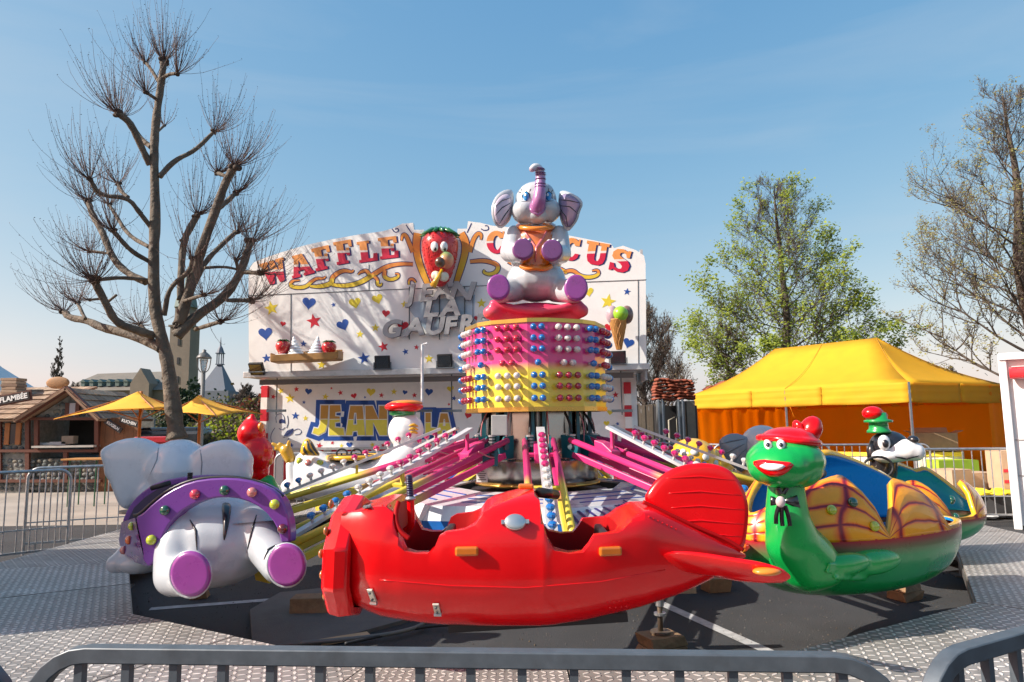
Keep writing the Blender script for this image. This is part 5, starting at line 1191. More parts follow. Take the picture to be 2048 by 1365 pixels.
# black edging along the near arch
rim = smoothline([(268, 1031), (279, 1030), (302, 1008), (336, 981), (380, 961), (431, 954), (486, 956), (536, 971), (567, 994)], 2)
mb = MB(); mb.tube([at(x, y, YN + .045) for x, y in rim], .013, 8); mb.build('edging', mat('black rubber edging', (.02, .02, .022), rough=.35), ec, smooth=True)
mb = MB(); mb.cyl(at(303, 977, 5.55), at(340, 966, 5.55), .02, 10); mb.build('grab_bar', DARK, ec, smooth=True)
mb = MB(); c_ = at(380, 960, 5.3)
for j in range(6): mb.lathe([(.016, 0), (.02, .004), (.02, .009), (.016, .012)], 10, c=c_ + V((0, 0, .0125 * j - .02)))
mb.build('grip', DARK, ec, smooth=True)
def lamp_on(p, nn, r, m, par, name='lamp'):
    M = nn.to_track_quat('Z', 'Y').to_matrix(); mb = MB(); mb.lathe([(r * .95, 0), (r, .008), (r * .9, .022), (r * .5, .032), (.0005, .035)], 14, M=M); mb.v = [q + p for q in mb.v]; return mb.build(name, m, par, smooth=True)
LG, LR, LGr, LO, LDk, LSal = [bulbmat(n_, c_, .15) for n_, c_ in (('lime lamp', (.50, .58, .03)), ('red lamp', (.60, .04, .08)), ('green lamp', (.01, .09, .05)), ('orange lamp', (.75, .15, .02)), ('garnet lamp', (.12, .005, .015)), ('salmon lamp', (.60, .22, .20)))]
for x, y, m_ in ((304, 1080, LG), (331, 1021, LGr), (391, 989, LR), (450, 981, LGr), (505, 985, LSal), (550, 1009, LG), (566, 1058, LDk)):
    lamp_on(at(x, y, YN), V((0, -1, .05)).normalized(), 10 * pm(YN), m_, ec)
nl = V((-1, -.25, 0)).normalized()
for x, y, m_, yy in ((273, 1052, LG, 5.12), (267, 1080, LO, 5.12), (256, 1100, LSal, 5.3)): lamp_on(at(x, y, yy) + nl * .02, nl, 9 * pm(YN), m_, ec)
# head and ears beyond
GB = gloss('blue grey gelcoat', (.42, .50, .58))
def earpil(pts, Yy, th, name, nrm=(0, -1, .1)):
    mb = MB(); mb.pillow(PP(smoothpoly(pts, 2), Yy), V(nrm), th, rings=6); return mb
EARC = gloss('pale ear gelcoat', (.56, .61, .66), dirt=.12)  # ears paler than the body, to make up for the lorry's shade
mb = MB(); mb.ell(at(358, 942, 6.12), (60 * pm(6.15), .30, 62 * pm(6.15))); mb.ell(at(350, 985, 6.1), (80 * pm(6.1), .26, 45 * pm(6.1)))
mb.pillow(PP(smoothpoly([(201, 903), (218, 890), (250, 877), (284, 874), (312, 884), (332, 905), (336, 960), (306, 985), (278, 1000), (262, 1022), (246, 1018), (236, 996), (224, 962), (212, 950), (213, 930)], 1), 6.0), V((0, -1, .1)), .20, rings=6, flat=.5)
mb.pillow(PP(smoothpoly([(384, 907), (410, 890), (440, 880), (470, 879), (494, 893), (508, 918), (502, 932), (506, 950), (492, 976), (430, 985), (380, 975)], 1), 6.0), V((0, -1, .1)), .20, rings=6, flat=.5)
hd_ = blob(mb, 'head', EARC, ec, .022, 7); Thd_ = bvh(hd_)
for s_ in ([(318, 890), (314, 920), (300, 950)], [(400, 893), (404, 925), (402, 955)]):
    mb = MB(); stroke(mb, Thd_, s_, .006, 6.0); mb.build('ear_crease', gloss('grey crease', (.20, .23, .27)), ec, smooth=True)
mb = MB(); mb.chain([at(272, 1098, 5.75), at(248, 1122, 5.7), at(232, 1128, 5.68)], [30 * ke, 26 * ke, 20 * ke]); mb.ell(at(280, 1125, 5.7), (.2, .15, .09)); blob(mb, 'front_leg', GREYW, ec, .02, 4)
# ---------------- turtle car
YT = 4.75; kt = pm(YT)
tcar = thing('turtle_car', 'green turtle ride car with orange quilted shell, red cap and black bow tie', 'ride car', at(1700, 1180, YT))
# long axis of the car in plan: from head (front left) to back right
fr, bk = at(1490, 1100, 4.75), at(1892, 1060, 5.60); axv = (bk - fr); axv.z = 0; LT = axv.length; axv.normalize(); sd_ = V((axv.y, -axv.x, 0))   # sd_ points to the viewer
Tmid = (fr + bk) / 2; zrim = at(1700, 1092, YT - .3).z; zbot = .37; ztop = zrim + .44
def turt(u, v, z): return V((Tmid.x, Tmid.y, 0)) + axv * u + sd_ * v + V((0, 0, z))
a_, b_ = LT / 2, .44
HULLM = ramp_mat('green hull fading to red rim', GREEN, [(0, (.006, .30, .07)), (.70, (.006, .26, .065)), (.88, (.18, .10, .05)), (.97, (.34, .02, .03)), (1, (.42, .01, .02))], axis='Z')
mb = MB(); rws = []
for j in range(13):
    f = j / 12; an = f * math.pi / 2; s_ = math.sin(an) ** .52; z = zrim + (zbot - zrim) * math.cos(an) ** .9
    rws.append([turt(a_ * s_ * math.cos(t), b_ * s_ * math.sin(t), z) for t in [2 * math.pi * i / 44 for i in range(44)]])
mb.grid(rws, closed=True)
mb.f.append(tuple(range(44))); mb.m.append(0)
hullo = mb.build('hull', HULLM, tcar, smooth=True)
SHELL = gloss('quilted shell', (.66, .26, .03), coat=.25, spec=.35); 
def shell_paint():
    m = SHELL.copy(); m.name = 'quilted shell paint'; MATS[m.name] = m; t = m.node_tree; L = t.links.new
    tcn = N(t, 'ShaderNodeTexCoord'); sp_ = N(t, 'ShaderNodeSeparateXYZ'); L(tcn.outputs['UV'], sp_.inputs[0])
    def M_(op, a, b=None):
        n = N(t, 'ShaderNodeMath', operation=op)
        for i, q in enumerate((a, b)):
            if q is None: continue
            if isinstance(q, (int, float)): n.inputs[i].default_value = q
            else: L(q, n.inputs[i])
        return n.outputs[0]
    nzz = N(t, 'ShaderNodeTexNoise', Scale=3.0); L(tcn.outputs['Object'], nzz.inputs['Vector'])
    u = M_('ADD', M_('MULTIPLY', sp_.outputs['X'], 14.0), M_('MULTIPLY', nzz.outputs[0], .7)); v = M_('ADD', M_('MULTIPLY', sp_.outputs['Y'], 3.2), M_('MULTIPLY', nzz.outputs[0], .4))
    fu = M_('ABSOLUTE', M_('SUBTRACT', M_('FRACT', u), .5)); fv = M_('ABSOLUTE', M_('SUBTRACT', M_('FRACT', v), .5)); mx_ = M_('MAXIMUM', fu, fv)
    r = N(t, 'ShaderNodeValToRGB'); cr = r.color_ramp; cr.elements[0].position = .30; cr.elements[0].color = (.88, .34, .01, 1); cr.elements[1].position = .49; cr.elements[1].color = (.20, .006, .02, 1); e = cr.elements.new(.41); e.color = (.80, .14, .01, 1); e2 = cr.elements.new(.455); e2.color = (.38, .015, .02, 1)
    L(mx_, r.inputs[0]); mul = [n for n in t.nodes if n.type == 'MIX' and n.blend_type == 'MULTIPLY'][0]; L(r.outputs[0], mul.inputs['A'])
    bp = N(t, 'ShaderNodeBump'); bp.inputs['Strength'].default_value = .8; bp.inputs['Distance'].default_value = .02; bp.invert = True; L(mx_, bp.inputs['Height']); L(bp.outputs[0], t.nodes['Principled BSDF'].inputs['Normal'])
    return m
SHP = shell_paint()
def rimz(t, phi):   # opening height of the shell as a fraction of the dome, by angle along the car
    return phi
# shell: dome with doorways and an open top
def hump(u, c, w): return max(0.0, 1 - ((u - c) / w) ** 2) ** .5 if abs(u - c) < w else 0.0
def make_shell(t_, mid, ax, sd, aa, bb, zr, hh, nearfn, far_h, mats, nu=72, nv=16):
    mb = MB(); rws = []
    for j in range(nv + 1):
        r = []
        for i in range(nu):
            t = 2 * math.pi * i / nu; u = math.cos(t); v = math.sin(t); near_side = v > 0
            hmax = nearfn(u) if near_side else max(nearfn(u), .98 * max(0, 1 - u * u) ** .5)
            hmax = max(hmax, .06)
            f = j / nv * hmax; ph = math.asin(min(1, f)); s_ = math.cos(ph * .80)
            q = V((mid.x, mid.y, 0)) + ax * (aa * s_ * u) + sd * (bb * s_ * v); q.z = zr - .005 + (hh if near_side else hh + far_h * min(1, -v * 1.6)) * math.sin(ph); r.append(q)
        rws.append(r)
    mb.grid([list(reversed(r)) for r in rws], closed=True); sh = mb.build('shell', mats, t_, smooth=True)
    uvl = sh.data.uv_layers.new(name='UVMap')
    for p in sh.data.polygons:
        wrap = max(v_ % nu for v_ in p.vertices) == nu - 1 and min(v_ % nu for v_ in p.vertices) == 0
        for li in p.loop_indices:
            vi = sh.data.loops[li].vertex_index; j, i = divmod(vi, nu); i = nu - 1 - i
            uvl.data[li].uv = ((i if not (wrap and i == 0) else nu) / nu, j / nv)
    md = sh.modifiers.new('s', 'SOLIDIFY'); md.thickness = .05; md.offset = -1; md.material_offset = 1; md.material_offset_rim = 2
    return sh
sh = make_shell(tcar, Tmid, axv, sd_, a_, b_, zrim, .42, lambda u: max(hump(u, -.62, .42) * .98, hump(u, .16, .30) * .90), .16, [SHP, BLUEG, YELG])
mb = MB(); rr2 = [turt(a_ * .9 * math.cos(t), b_ * .86 * math.sin(t), zrim - .06) for t in [2 * math.pi * i / 30 for i in range(30)]]; mb.prism(list(reversed(rr2)), (0, 0, .02)); mb.build('floor_pan', BLUEG, tcar)
for u0 in (-.25,):
    mb = MB(); c_ = turt(a_ * u0, -.15, zrim + .42); Mq = Matrix.Rotation(.5, 3, 'Y'); mb.tube([c_ + V((.12 * math.cos(t), .12 * math.sin(t), .05 * math.sin(t))) for t in [2 * math.pi * i / 20 for i in range(20)]], .012, 6, closed=True); mb.build('steering_wheel', DARK, tcar, smooth=True)
    mb = MB(); mb.cyl(c_, c_ + V((-.02, 0, -.28)), .012, 8); mb.build('steering_column', STEELD, tcar)
mb = MB(); mb.cyl(at(1676, 962, YT + .25), at(1676, 990, YT + .25), .016, 8); mb.build('handle', DARK, tcar)
TSh = bvh(sh)
for x, y, m_ in ((1662, 1021, LG), (1704, 1006, LGr), (1747, 1053, LG)):
    h, nn = hit(TSh, x, y, YT - .3); lamp_on(h, nn, 10 * kt, m_, tcar)
for x, y in ((1900, 1000), (1908, 1035)):
    lamp_on(at(x, y, 5.55), V((.8, -.5, 0)).normalized(), 10 * kt, LGr, tcar)
# neck, head
GR2 = GREEN
mb = MB(); mb.chain([at(1610, 1120, 4.55), at(1585, 1085, 4.48), at(1574, 1035, 4.45), at(1572, 985, 4.45), at(1572, 960, 4.45)], [58 * kt, 50 * kt, 40 * kt, 34 * kt, 32 * kt])
mb.ell(at(1612, 1130, 4.62), (70 * kt, .26, 44 * kt))
neck = blob(mb, 'neck', GREEN, tcar, .02, 8)
mb = MB(); mb.ell(at(1570, 922, 4.42), (70 * kt, .25, 44 * kt)); mb.ell(at(1560, 932, 4.34), (58 * kt, .2, 40 * kt)); mb.ell(at(1572, 895, 4.44), (50 * kt, .18, 36 * kt)); mb.ell(at(1590, 935, 4.42), (48 * kt, .2, 38 * kt))
head = blob(mb, 'head', GREEN, tcar, .015, 5); THd = bvh(head); TNk = bvh(neck)
mb = MB(); decal(mb, THd, smoothpoly([(1504, 925), (1524, 920), (1550, 923), (1588, 926), (1580, 940), (1562, 951), (1544, 953), (1524, 945)], 1), .010, 4.3, dome=.015); lips = mb.build('lips', RED, tcar, smooth=True)
mb = MB(); decal(mb, bvh(lips, head), smoothpoly([(1518, 931), (1540, 927), (1574, 931), (1560, 940), (1540, 942), (1524, 937)], 1), .006, 4.3, dome=.006); mb.build('teeth', WHITE, tcar, smooth=True)
for x, rx in ((1536, 8), (1562, 9)):
    mb = MB(); decal(mb, THd, circ(x, 890, rx, 8.5), .006, 4.3, dome=.02); e = mb.build('eye', WHITE, tcar, smooth=True)
    mb = MB(); decal(mb, bvh(e, head), circ(x, 891, 3.2, 3.8, 12), .006, 4.3, dome=.006); mb.build('pupil', BLACKP, tcar, smooth=True)
    mb = MB(); stroke(mb, THd, [(x - rx, 884), (x, 879), (x + rx + 2, 885)], .009, 4.3); mb.build('eyebrow', BLACKP, tcar)
# knitted cap with a big bobble (plain stand-in)
mb = MB(); pc_ = at(1576, 872, 4.46); mb.ell(pc_ + V((0, 0, -.01)), (46 * kt, .19, 20 * kt)); mb.tube([pc_ + V((50 * kt * math.cos(t), .20 * math.sin(t), -.03 - .02 * math.cos(t))) for t in [2 * math.pi * i / 24 for i in range(24)]], .026, 8, closed=True); blob(mb, 'cap', RED, tcar, .014, 2)
mb = MB(); mb.ell(at(1621, 860, 4.50), (20 * kt, .08, 27 * kt), M=Matrix.Rotation(.45, 3, 'Y')); mb.ell(at(1596, 856, 4.5), (9 * kt, .05, 15 * kt), M=Matrix.Rotation(-.3, 3, 'Y')); mb.build('cap_bobble', RED, tcar, smooth=True)
# bow tie
def fl(pts, T, t, nm, m, dome=.02):
    mb = MB(); decal(mb, T, pts, t, 4.3, dome=dome); return mb.build(nm, m, tcar, smooth=True)
mb = MB(); mb.tube([at(1572, 966, 4.45) + V((34 * kt * math.cos(t), .125 * math.sin(t), 0)) for t in [2 * math.pi * i / 28 for i in range(28)]], .016, 8, closed=True); mb.build('neck_band', BLACKP, tcar, smooth=True)
for pts in ([(1562, 1003), (1548, 994), (1541, 992), (1541, 1012), (1550, 1011)], [(1562, 1003), (1580, 995), (1594, 990), (1601, 1016), (1584, 1013)]):
    mb = MB(); mb.pillow([at(x, y, 4.27) for x, y in pts], V((0, -1, 0)), .05, 3); mb.build('bow_loop', BLACKP, tcar, smooth=True)
mb = MB()
for pts in ([(1558, 1012), (1552, 1030), (1552, 1048)], [(1564, 1012), (1563, 1032), (1565, 1052)], [(1570, 1012), (1577, 1032), (1580, 1052)], [(1556, 976), (1562, 988)], [(1574, 976), (1566, 988)]): mb.tube(smoothline([at(x, y, 4.28) for x, y in pts]), .014, 6)
mb.build('bow_ribbon', BLACKP, tcar, smooth=True)
mb = MB(); mb.ell(at(1561, 1004, 4.24), (.03, .02, .034)); mb.build('bow_gem', gloss('pearl', (.62, .50, .50)), tcar, smooth=True)
# front flipper lying along the hull
mb = MB(); TH2 = bvh(hullo, neck); Mf = Matrix.Rotation(math.atan2(axv.y, axv.x), 3, 'Z')
h_ = hit(TH2, 1745, 1124, 4.4)[0]; mb.ell(h_, (.27, .075, .085), M=Mf); h_ = hit(TH2, 1690, 1128, 4.4)[0]; mb.ell(h_, (.22, .07, .07), M=Mf)
for (xa, ya, xb, yb) in ((1716, 1140, 1656, 1128), (1716, 1147, 1652, 1143), (1722, 1153, 1668, 1156)):
    p_, q_ = hit(TH2, xa, ya, 4.4)[0], hit(TH2, xb, yb, 4.4)[0]; mb.chain([p_ + V((0, -.02, 0)), q_ + V((0, -.01, 0))], [.032, .016], 8, 4)
blob(mb, 'flipper', GREEN, tcar, .014, 4)
# ---------------- generic figure cars further round the ring
def shellcar(name, label, cen, rz, hullm, sidem, innerm, L_=1.5, Wd=.8, H_=.75, z0=.35):
    t = thing(name, label, 'ride car', (cen.x, cen.y, z0), rz); M = Matrix.Rotation(0, 3, 'Z')
    mb = MB(); rws = []
    for j in range(10):
        f = j / 9; s_ = (.35 + .65 * math.sin(f * math.pi / 2) ** .7); rws.append([V((L_ / 2 * s_ * math.cos(a), Wd / 2 * s_ * math.sin(a), f * H_ * (.82 + .18 * (math.cos(a) ** 2)))) for a in [2 * math.pi * i / 28 for i in range(28)]])
    mb.grid([list(r) for r in rws], closed=True); mb.f.append(tuple(reversed(range(28)))); mb.m.append(0)
    o = mb.build('hull', [hullm, innerm, sidem], t, local=True, smooth=True); md = o.modifiers.new('s', 'SOLIDIFY'); md.thickness = .05; md.offset = -1; md.material_offset = 1; md.material_offset_rim = 2
    mb = MB(); mb.box((0, 0, H_ * .45), (L_ * .7, Wd * .7, .04)); mb.box((L_ * .18, 0, H_ * .7), (.06, Wd * .75, H_ * .5)); mb.build('seat', innerm, t, local=True)
    return t
# dog car (plain dog figure)
dc = V((3.86, 6.75, 0))
dcar = thing('dog_car', 'blue and yellow shell car with a black and white dog head in a green hat', 'ride car', (dc.x, dc.y, .45))
dax = V((.95, .31, 0)).normalized(); dsd = V((dax.y, -dax.x, 0)); dzr = .66
mb = MB(); rws = []
for j in range(11):
    an = j / 10 * math.pi / 2; s_ = math.sin(an) ** .6; z = dzr + (.40 - dzr) * math.cos(an); rws.append([dc + dax * (.78 * s_ * math.cos(t)) + dsd * (.42 * s_ * math.sin(t)) + V((0, 0, z)) for t in [2 * math.pi * i / 36 for i in range(36)]])
mb.grid(rws, closed=True); mb.f.append(tuple(range(36))); mb.m.append(0); mb.build('hull', HULLM, dcar, smooth=True)
make_shell(dcar, dc, dax, dsd, .78, .42, dzr, .40, lambda u: max(hump(u, -.5, .45) * .9, hump(u, .72, .30) * .85), .12, [SHP, BLUEG, YELG])
Yd = 6.9; kd = pm(Yd)
mb = MB(); mb.ell(at(1778, 892, Yd), (36 * kd, .19, 30 * kd)); mb.chain([at(1770, 900, Yd), at(1766, 945, Yd + .05)], [24 * kd, 26 * kd]); blob(mb, 'head', BLACKP, dcar, .018, 3)
mb = MB(); mb.chain([at(1790, 903, Yd - .1), at(1815, 900, Yd - .16), at(1830, 904, Yd - .18)], [22 * kd, 21 * kd, 18 * kd]); mb.ell(at(1775, 912, Yd - .1), (30 * kd, .12, 14 * kd)); mz = blob(mb, 'muzzle', WHITE, dcar, .014, 3); TM = bvh(mz)
mb = MB(); stroke(mb, TM, [(1790, 914), (1812, 918), (1838, 912)], .012, Yd); mb.build('mouth_line', BLACKP, dcar)
mb = MB(); mb.ell(at(1826, 880, Yd - .2), (10 * kd, .06, 8 * kd)); mb.build('nose', BLACKP, dcar, smooth=True)
mb = MB(); mb.ell(at(1768, 886, Yd - .17), (12 * kd, .03, 15 * kd)); mb.build('eye', WHITE, dcar, smooth=True); mb = MB(); mb.ell(at(1771, 888, Yd - .20), (6 * kd, .02, 8 * kd)); mb.build('pupil', BLACKP, dcar, smooth=True)
mb = MB(); mb.pillow(PP([(1742, 880), (1734, 900), (1736, 922), (1746, 925), (1750, 900)], Yd), V((0, -1, 0)), .09); mb.build('ear', BLACKP, dcar, smooth=True)
zb = at(1758, 866, Yd)
mb = MB(); mb.lathe([(.001, 0), (22 * kd, 0), (22 * kd, .02), (18 * kd, .04), (17 * kd, .10), (26 * kd, .105), (26 * kd, .125), (17 * kd, .135), (15 * kd, .20), (.001, .20)], 24, c=zb); mb.build('hat', gloss('hat green', (.01, .26, .06)), dcar, smooth=True)
mb = MB(); mb.ell(at(1745, 827, Yd), (20 * kd, .09, 14 * kd)); mb.ell(at(1762, 832, Yd), (12 * kd, .06, 9 * kd)); mb.build('hat_bobble', RED, dcar, smooth=True)
for x in (1765, ): 
    mb = MB(); c_ = at(1762, 936, 6.5); mb.tube([c_ + V((.14 * math.cos(t), .05, .10 * math.sin(t))) for t in [2 * math.pi * i / 20 for i in range(20)]], .012, 6, closed=True); mb.build('steering_wheel', DARK, dcar, smooth=True)
# grey elephant car
ge = thing('elephant_car', 'grey elephant ride car facing the camera behind the turtle head', 'ride car', at(1500, 985, 8.9))
Yg = 8.9; kg = pm(Yg)
mb = MB(); mb.ell(at(1525, 895, Yg), (44 * kg, .3, 44 * kg)); mb.ell(at(1530, 950, Yg + .1), (60 * kg, .4, 40 * kg)); mb.sph(at(1526, 858, Yg), 7 * kg); blob(mb, 'head', GREYW, ge, .025, 4)
mb = MB(); mb.pillow(PP(smoothpoly([(1436, 884), (1448, 872), (1468, 866), (1490, 872), (1500, 880), (1500, 905), (1496, 930), (1484, 946), (1474, 940), (1456, 925), (1444, 905)], 1), Yg - .1), V((0, -1, 0)), .12); ge_ear = mb.build('ear', gloss('slate grey gelcoat', (.20, .23, .27)), ge, smooth=True)
mb = MB(); Tg = bvh(ge_ear)
for s_ in ([(1490, 878), (1465, 882), (1442, 888)], [(1490, 888), (1468, 898), (1450, 908)], [(1492, 898), (1474, 915), (1464, 932)], [(1494, 905), (1484, 922), (1480, 940)]): stroke(mb, Tg, s_, .012, Yg)
mb.build('ear_fold', gloss('dark slate', (.12, .14, .17)), ge, smooth=True)
mb = MB(); mb.pillow(PP(smoothpoly([(1548, 880), (1570, 870), (1595, 878), (1600, 905), (1585, 935), (1560, 930), (1550, 905)], 1), Yg - .05), V((0, -1, 0)), .12); mb.build('ear', GREYW, ge, smooth=True)
mb = MB(); mb.chain([at(1500, 960, Yg), at(1560, 975, Yg)], [30 * kg, 30 * kg]); mb.box(at(1530, 985, Yg + .4), (1.0, .9, .35)); blob(mb, 'seat_tub', gloss('orange tub', (.62, .26, .04)), ge, .03, 4)
# yellow car
yc = thing('yellow_car', 'yellow ride car with round pale lamps, left of the grey elephant', 'ride car', at(1385, 975, 10.6))
Yy = 10.6; ky = pm(Yy)
mb = MB(); mb.ell(at(1385, 915, Yy), (46 * ky, .45, 38 * ky)); mb.ell(at(1425, 925, Yy + .1), (46 * ky, .4, 28 * ky)); mb.ell(at(1395, 950, Yy), (60 * ky, .5, 28 * ky)); yb = blob(mb, 'body', YELG, yc, .03, 5); Ty = bvh(yb)
for x, y in ((1388, 905), (1411, 915), (1432, 928), (1366, 905)):
    h, nn = hit(Ty, x, y, Yy); lamp_on(h, nn, .055, gloss('pale lamp', (.6, .6, .58)), yc)
# white bird car with red hat
wb = thing('bird_car', 'white bird ride car with striped yellow crest and a round head in a red beret', 'ride car', at(680, 985, 9.3))
Yw = 9.3; kw = pm(Yw)
mb = MB(); rws = []
for px, ty, by, w_ in ((592, 930, 975, .05), (598, 905, 990, .25), (615, 898, 1000, .38), (640, 902, 1005, .42), (660, 914, 1008, .44), (690, 918, 1010, .44), (740, 918, 1008, .42), (780, 905, 1000, .38), (810, 880, 985, .30), (840, 885, 965, .18), (852, 910, 950, .04)):
    a, b = at(px, ty, Yw), at(px, by, Yw); c_ = (a + b) / 2; hz = (a.z - b.z) / 2; rws.append([c_ + V((0, w_ * math.cos(t), hz * math.sin(t))) for t in [2 * math.pi * i / 20 for i in range(20)]])
mb.grid([list(reversed(r)) for r in rws], closed=True); mb.f.append(tuple(range(20))); mb.m.append(0); wbody = mb.build('body', WHITE, wb, smooth=True)
mb = MB(); c_ = at(712, 917, Yw); mb.ell(c_, (52 * kw, .34, 9 * kw)); mb.build('seat_well', DARK, wb, smooth=True)
mb = MB(); mb.tube([c_ + V((54 * kw * math.cos(t), .36 * math.sin(t), .02)) for t in [2 * math.pi * i / 28 for i in range(28)]], .03, 8, closed=True); mb.build('well_rim', YELG, wb, smooth=True)
for x in (683, 712):
    mb = MB(); q = at(x, 907, Yw - .1); mb.tube([q + V((.07 * math.cos(t), .02, .055 * math.sin(t))) for t in [2 * math.pi * i / 16 for i in range(16)]], .012, 6, closed=True); mb.cyl(q, q + V((0, .02, -.1)), .012, 6); mb.build('steering_wheel', DARK, wb)
mb = MB(); mb.pillow(PP(smoothpoly([(600, 912), (603, 890), (612, 876), (622, 880), (632, 898), (642, 912), (625, 912)], 1), Yw - .35), V((0, -1, 0)), .16); cr_ = mb.build('crest', YELG, wb, smooth=True); TC_ = bvh(cr_)
mb = MB()
for s_ in ([(614, 882), (618, 898), (630, 910)], [(620, 882), (628, 898), (638, 911)], [(607, 892), (609, 902), (616, 911)]): stroke(mb, TC_, s_, .02, Yw)
mb.build('crest_stripe', gloss('dark grey stripe', (.05, .05, .05)), wb, smooth=True)
Tw = bvh(wbody)
for x, y, m_ in ((599, 922, LG), (616, 926, LSal), (640, 926, LG)):
    h, nn = hit(Tw, x, y, Yw); lamp_on(h, nn, .045, m_, wb)
mb = MB(); mb.ell(at(812, 862, Yw), (36 * kw, .24, 36 * kw)); mb.chain([at(815, 875, Yw), at(812, 910, Yw)], [24 * kw, 28 * kw]); wh = blob(mb, 'head', WHITE, wb, .02, 3); Twh = bvh(wh)
mb = MB(); mb.lathe([(.001, 0), (20 * kw, 0), (26 * kw, .02), (26 * kw, .06), (30 * kw, .06)], 24, c=at(805, 832, Yw)); mb.build('hat_band', gloss('hat green', (.01, .26, .06)), wb, smooth=True)
mb = MB(); mb.ell(at(808, 814, Yw), (39 * kw, .26, 13 * kw)); mb.build('beret', RED, wb, smooth=True)
mb = MB(); mb.ell(at(812, 807, Yw), (34 * kw, .22, 7 * kw)); mb.build('beret_top', ORNG, wb, smooth=True)
mb = MB()
for j in range(3): stroke(mb, Twh, [(818, 852 + 7 * j), (828, 850 + 7 * j), (836, 853 + 7 * j)], .022, Yw)
mb.build('cheek_stripe', YELG, wb, smooth=True)
# yellow glove like wing tip and curved white neck at the left
mb = MB(); mb.chain([at(600, 985, Yw - .1), at(585, 960, Yw - .1), at(582, 930, Yw - .1)], [16 * kw, 12 * kw, 10 * kw]); mb.ell(at(580, 975, Yw), (18 * kw, .15, 18 * kw)); blob(mb, 'wing', WHITE, wb, .018, 3)
mb = MB(); mb.chain([at(580, 918, Yw - .1), at(572, 902, Yw - .1)], [11 * kw, 12 * kw], 10, 2)
for a, b in (((572, 902), (546, 888)), ((572, 902), (552, 898)), ((574, 898), (560, 888)), ((576, 900), (578, 884))): mb.chain([at(*a, Yw - .1), at(*b, Yw - .12)], [6 * kw, 3.5 * kw], 8, 3)
blob(mb, 'wing_tip', gloss('mustard', (.55, .30, .02)), wb, .012, 2)
# red bird car
rb = thing('red_bird_car', 'glossy red bird figure on a green ride car, right of the elephant ears', 'ride car', at(515, 985, 7.6))
Yr = 7.6; kr = pm(Yr)
mb = MB(); mb.ell(at(503, 868, Yr), (27 * kr, .16, 28 * kr)); mb.ell(at(514, 910, Yr), (31 * kr, .2, 38 * kr)); mb.chain([at(512, 890, Yr), at(518, 945, Yr)], [20 * kr, 20 * kr])
for x, y in ((497, 838), (505, 832), (490, 846)): mb.chain([at(503, 858, Yr), at(x, y, Yr)], [16 * kr, 5 * kr], 10, 3)
blob(mb, 'bird', RED, rb, .016, 3)
mb = MB(); mb.ell(at(522, 855, Yr - .05), (6 * kr, .05, 10 * kr)); mb.ell(at(541, 922, Yr), (5 * kr, .05, 8 * kr)); mb.build('beak_side', ORNG, rb, smooth=True)
mb = MB(); mb.chain([at(498, 958, Yr), at(538, 962, Yr), at(548, 985, Yr)], [12 * kr, 12 * kr, 12 * kr]); mb.ell(at(510, 985, Yr + .2), (50 * kr, .4, 26 * kr)); blob(mb, 'tub', GREEN, rb, .02, 3)
# ================================================================== GROUND CLUTTER
WB = mat('weathered timber block', (.26, .155, .08), rough=.8, var=.35, scale=12, bump=.5, bscale=40, dirt=.5)
def block(label, c, d, rz, n=1, jit=.02):
    t = thing('timber_block', label, 'timber block', (c.x, c.y, 0), rz, 'timber blocks under the ride'); z = 0
    for i in range(n):
        mb = MB(); x, y, h = d[0] / 2, d[1] / 2, d[2]; j = lambda: rnd.uniform(-jit, jit)
        vs = [V((sx * x + j(), sy * y + j(), zz + (j() * .3 if zz > 0 else 0))) for zz in (z + .001 * i, z + h) for sx, sy in ((-1, -1), (1, -1), (1, 1), (-1, 1))]
        mb.add(vs, [(3, 2, 1, 0), (4, 5, 6, 7), (0, 1, 5, 4), (1, 2, 6, 5), (2, 3, 7, 6), (3, 0, 4, 7)]); mb.build('board', WB, t, local=True, bevel=.006); z += h
    return t
pj_ = atz(1323, 1312, 0.0)
block('stack of weathered boards under the screw jack at the tail of the red plane', pj_, (.27, .22, .075), .35, 2)
jk = thing('screw_jack', 'rusty screw jack with a handwheel standing on a timber block', 'jack', (pj_.x, pj_.y, .15))
RUST = mat('rusty steel', (.16, .12, .09), rough=.55, metal=.6, var=.3, dirt=.5)
mb = MB(); mb.cyl((pj_.x, pj_.y, .152), (pj_.x, pj_.y, .165), .07, 16); mb.build('foot_plate', RUST, jk)
mb = MB(); mb.cyl((pj_.x, pj_.y, .16), (pj_.x, pj_.y, .42), .018, 12); mb.build('spindle', RUST, jk, smooth=True)
mb = MB(); mb.cyl((pj_.x, pj_.y, .27), (pj_.x, pj_.y, .285), .042, 14); mb.cyl((pj_.x, pj_.y, .33), (pj_.x, pj_.y, .42), .028, 12); mb.build('nut_collar', STEEL, jk)
mb = MB(); mb.bar((pj_.x - .25, pj_.y, .44), (pj_.x + .25, pj_.y + .0, .44), .06, .05); mb.build('head_beam', RUST, jk)
p_ = atz(625, 1228, 0); block('long dark timber left of the plane nose cowling', p_, (.36, .18, .15), .03)
p_ = atz(1432, 1182, 0); block('small timber block in the shade under the tail of the red plane', p_, (.22, .2, .14), .2)
p_ = atz(1808, 1198, 0); block('stack of two rough blocks under the right platform corner beside the turtle car', p_, (.24, .2, .085), .5, 2, .025)
p_ = atz(400, 1196, 0); block('low mossy block below the left sole of the elephant car', p_, (.14, .14, .09), .3)
p_ = atz(690, 1283, 0.0); mb = MB(); mb.box(p_ + V((0, 0, .02)), (.36, .09, .025), .5); tag(mb.build('loose_plank', mat('raw pine', (.45, .30, .17), rough=.7, var=.2)), 'pale loose plank on the ground below the red plane', 'plank')
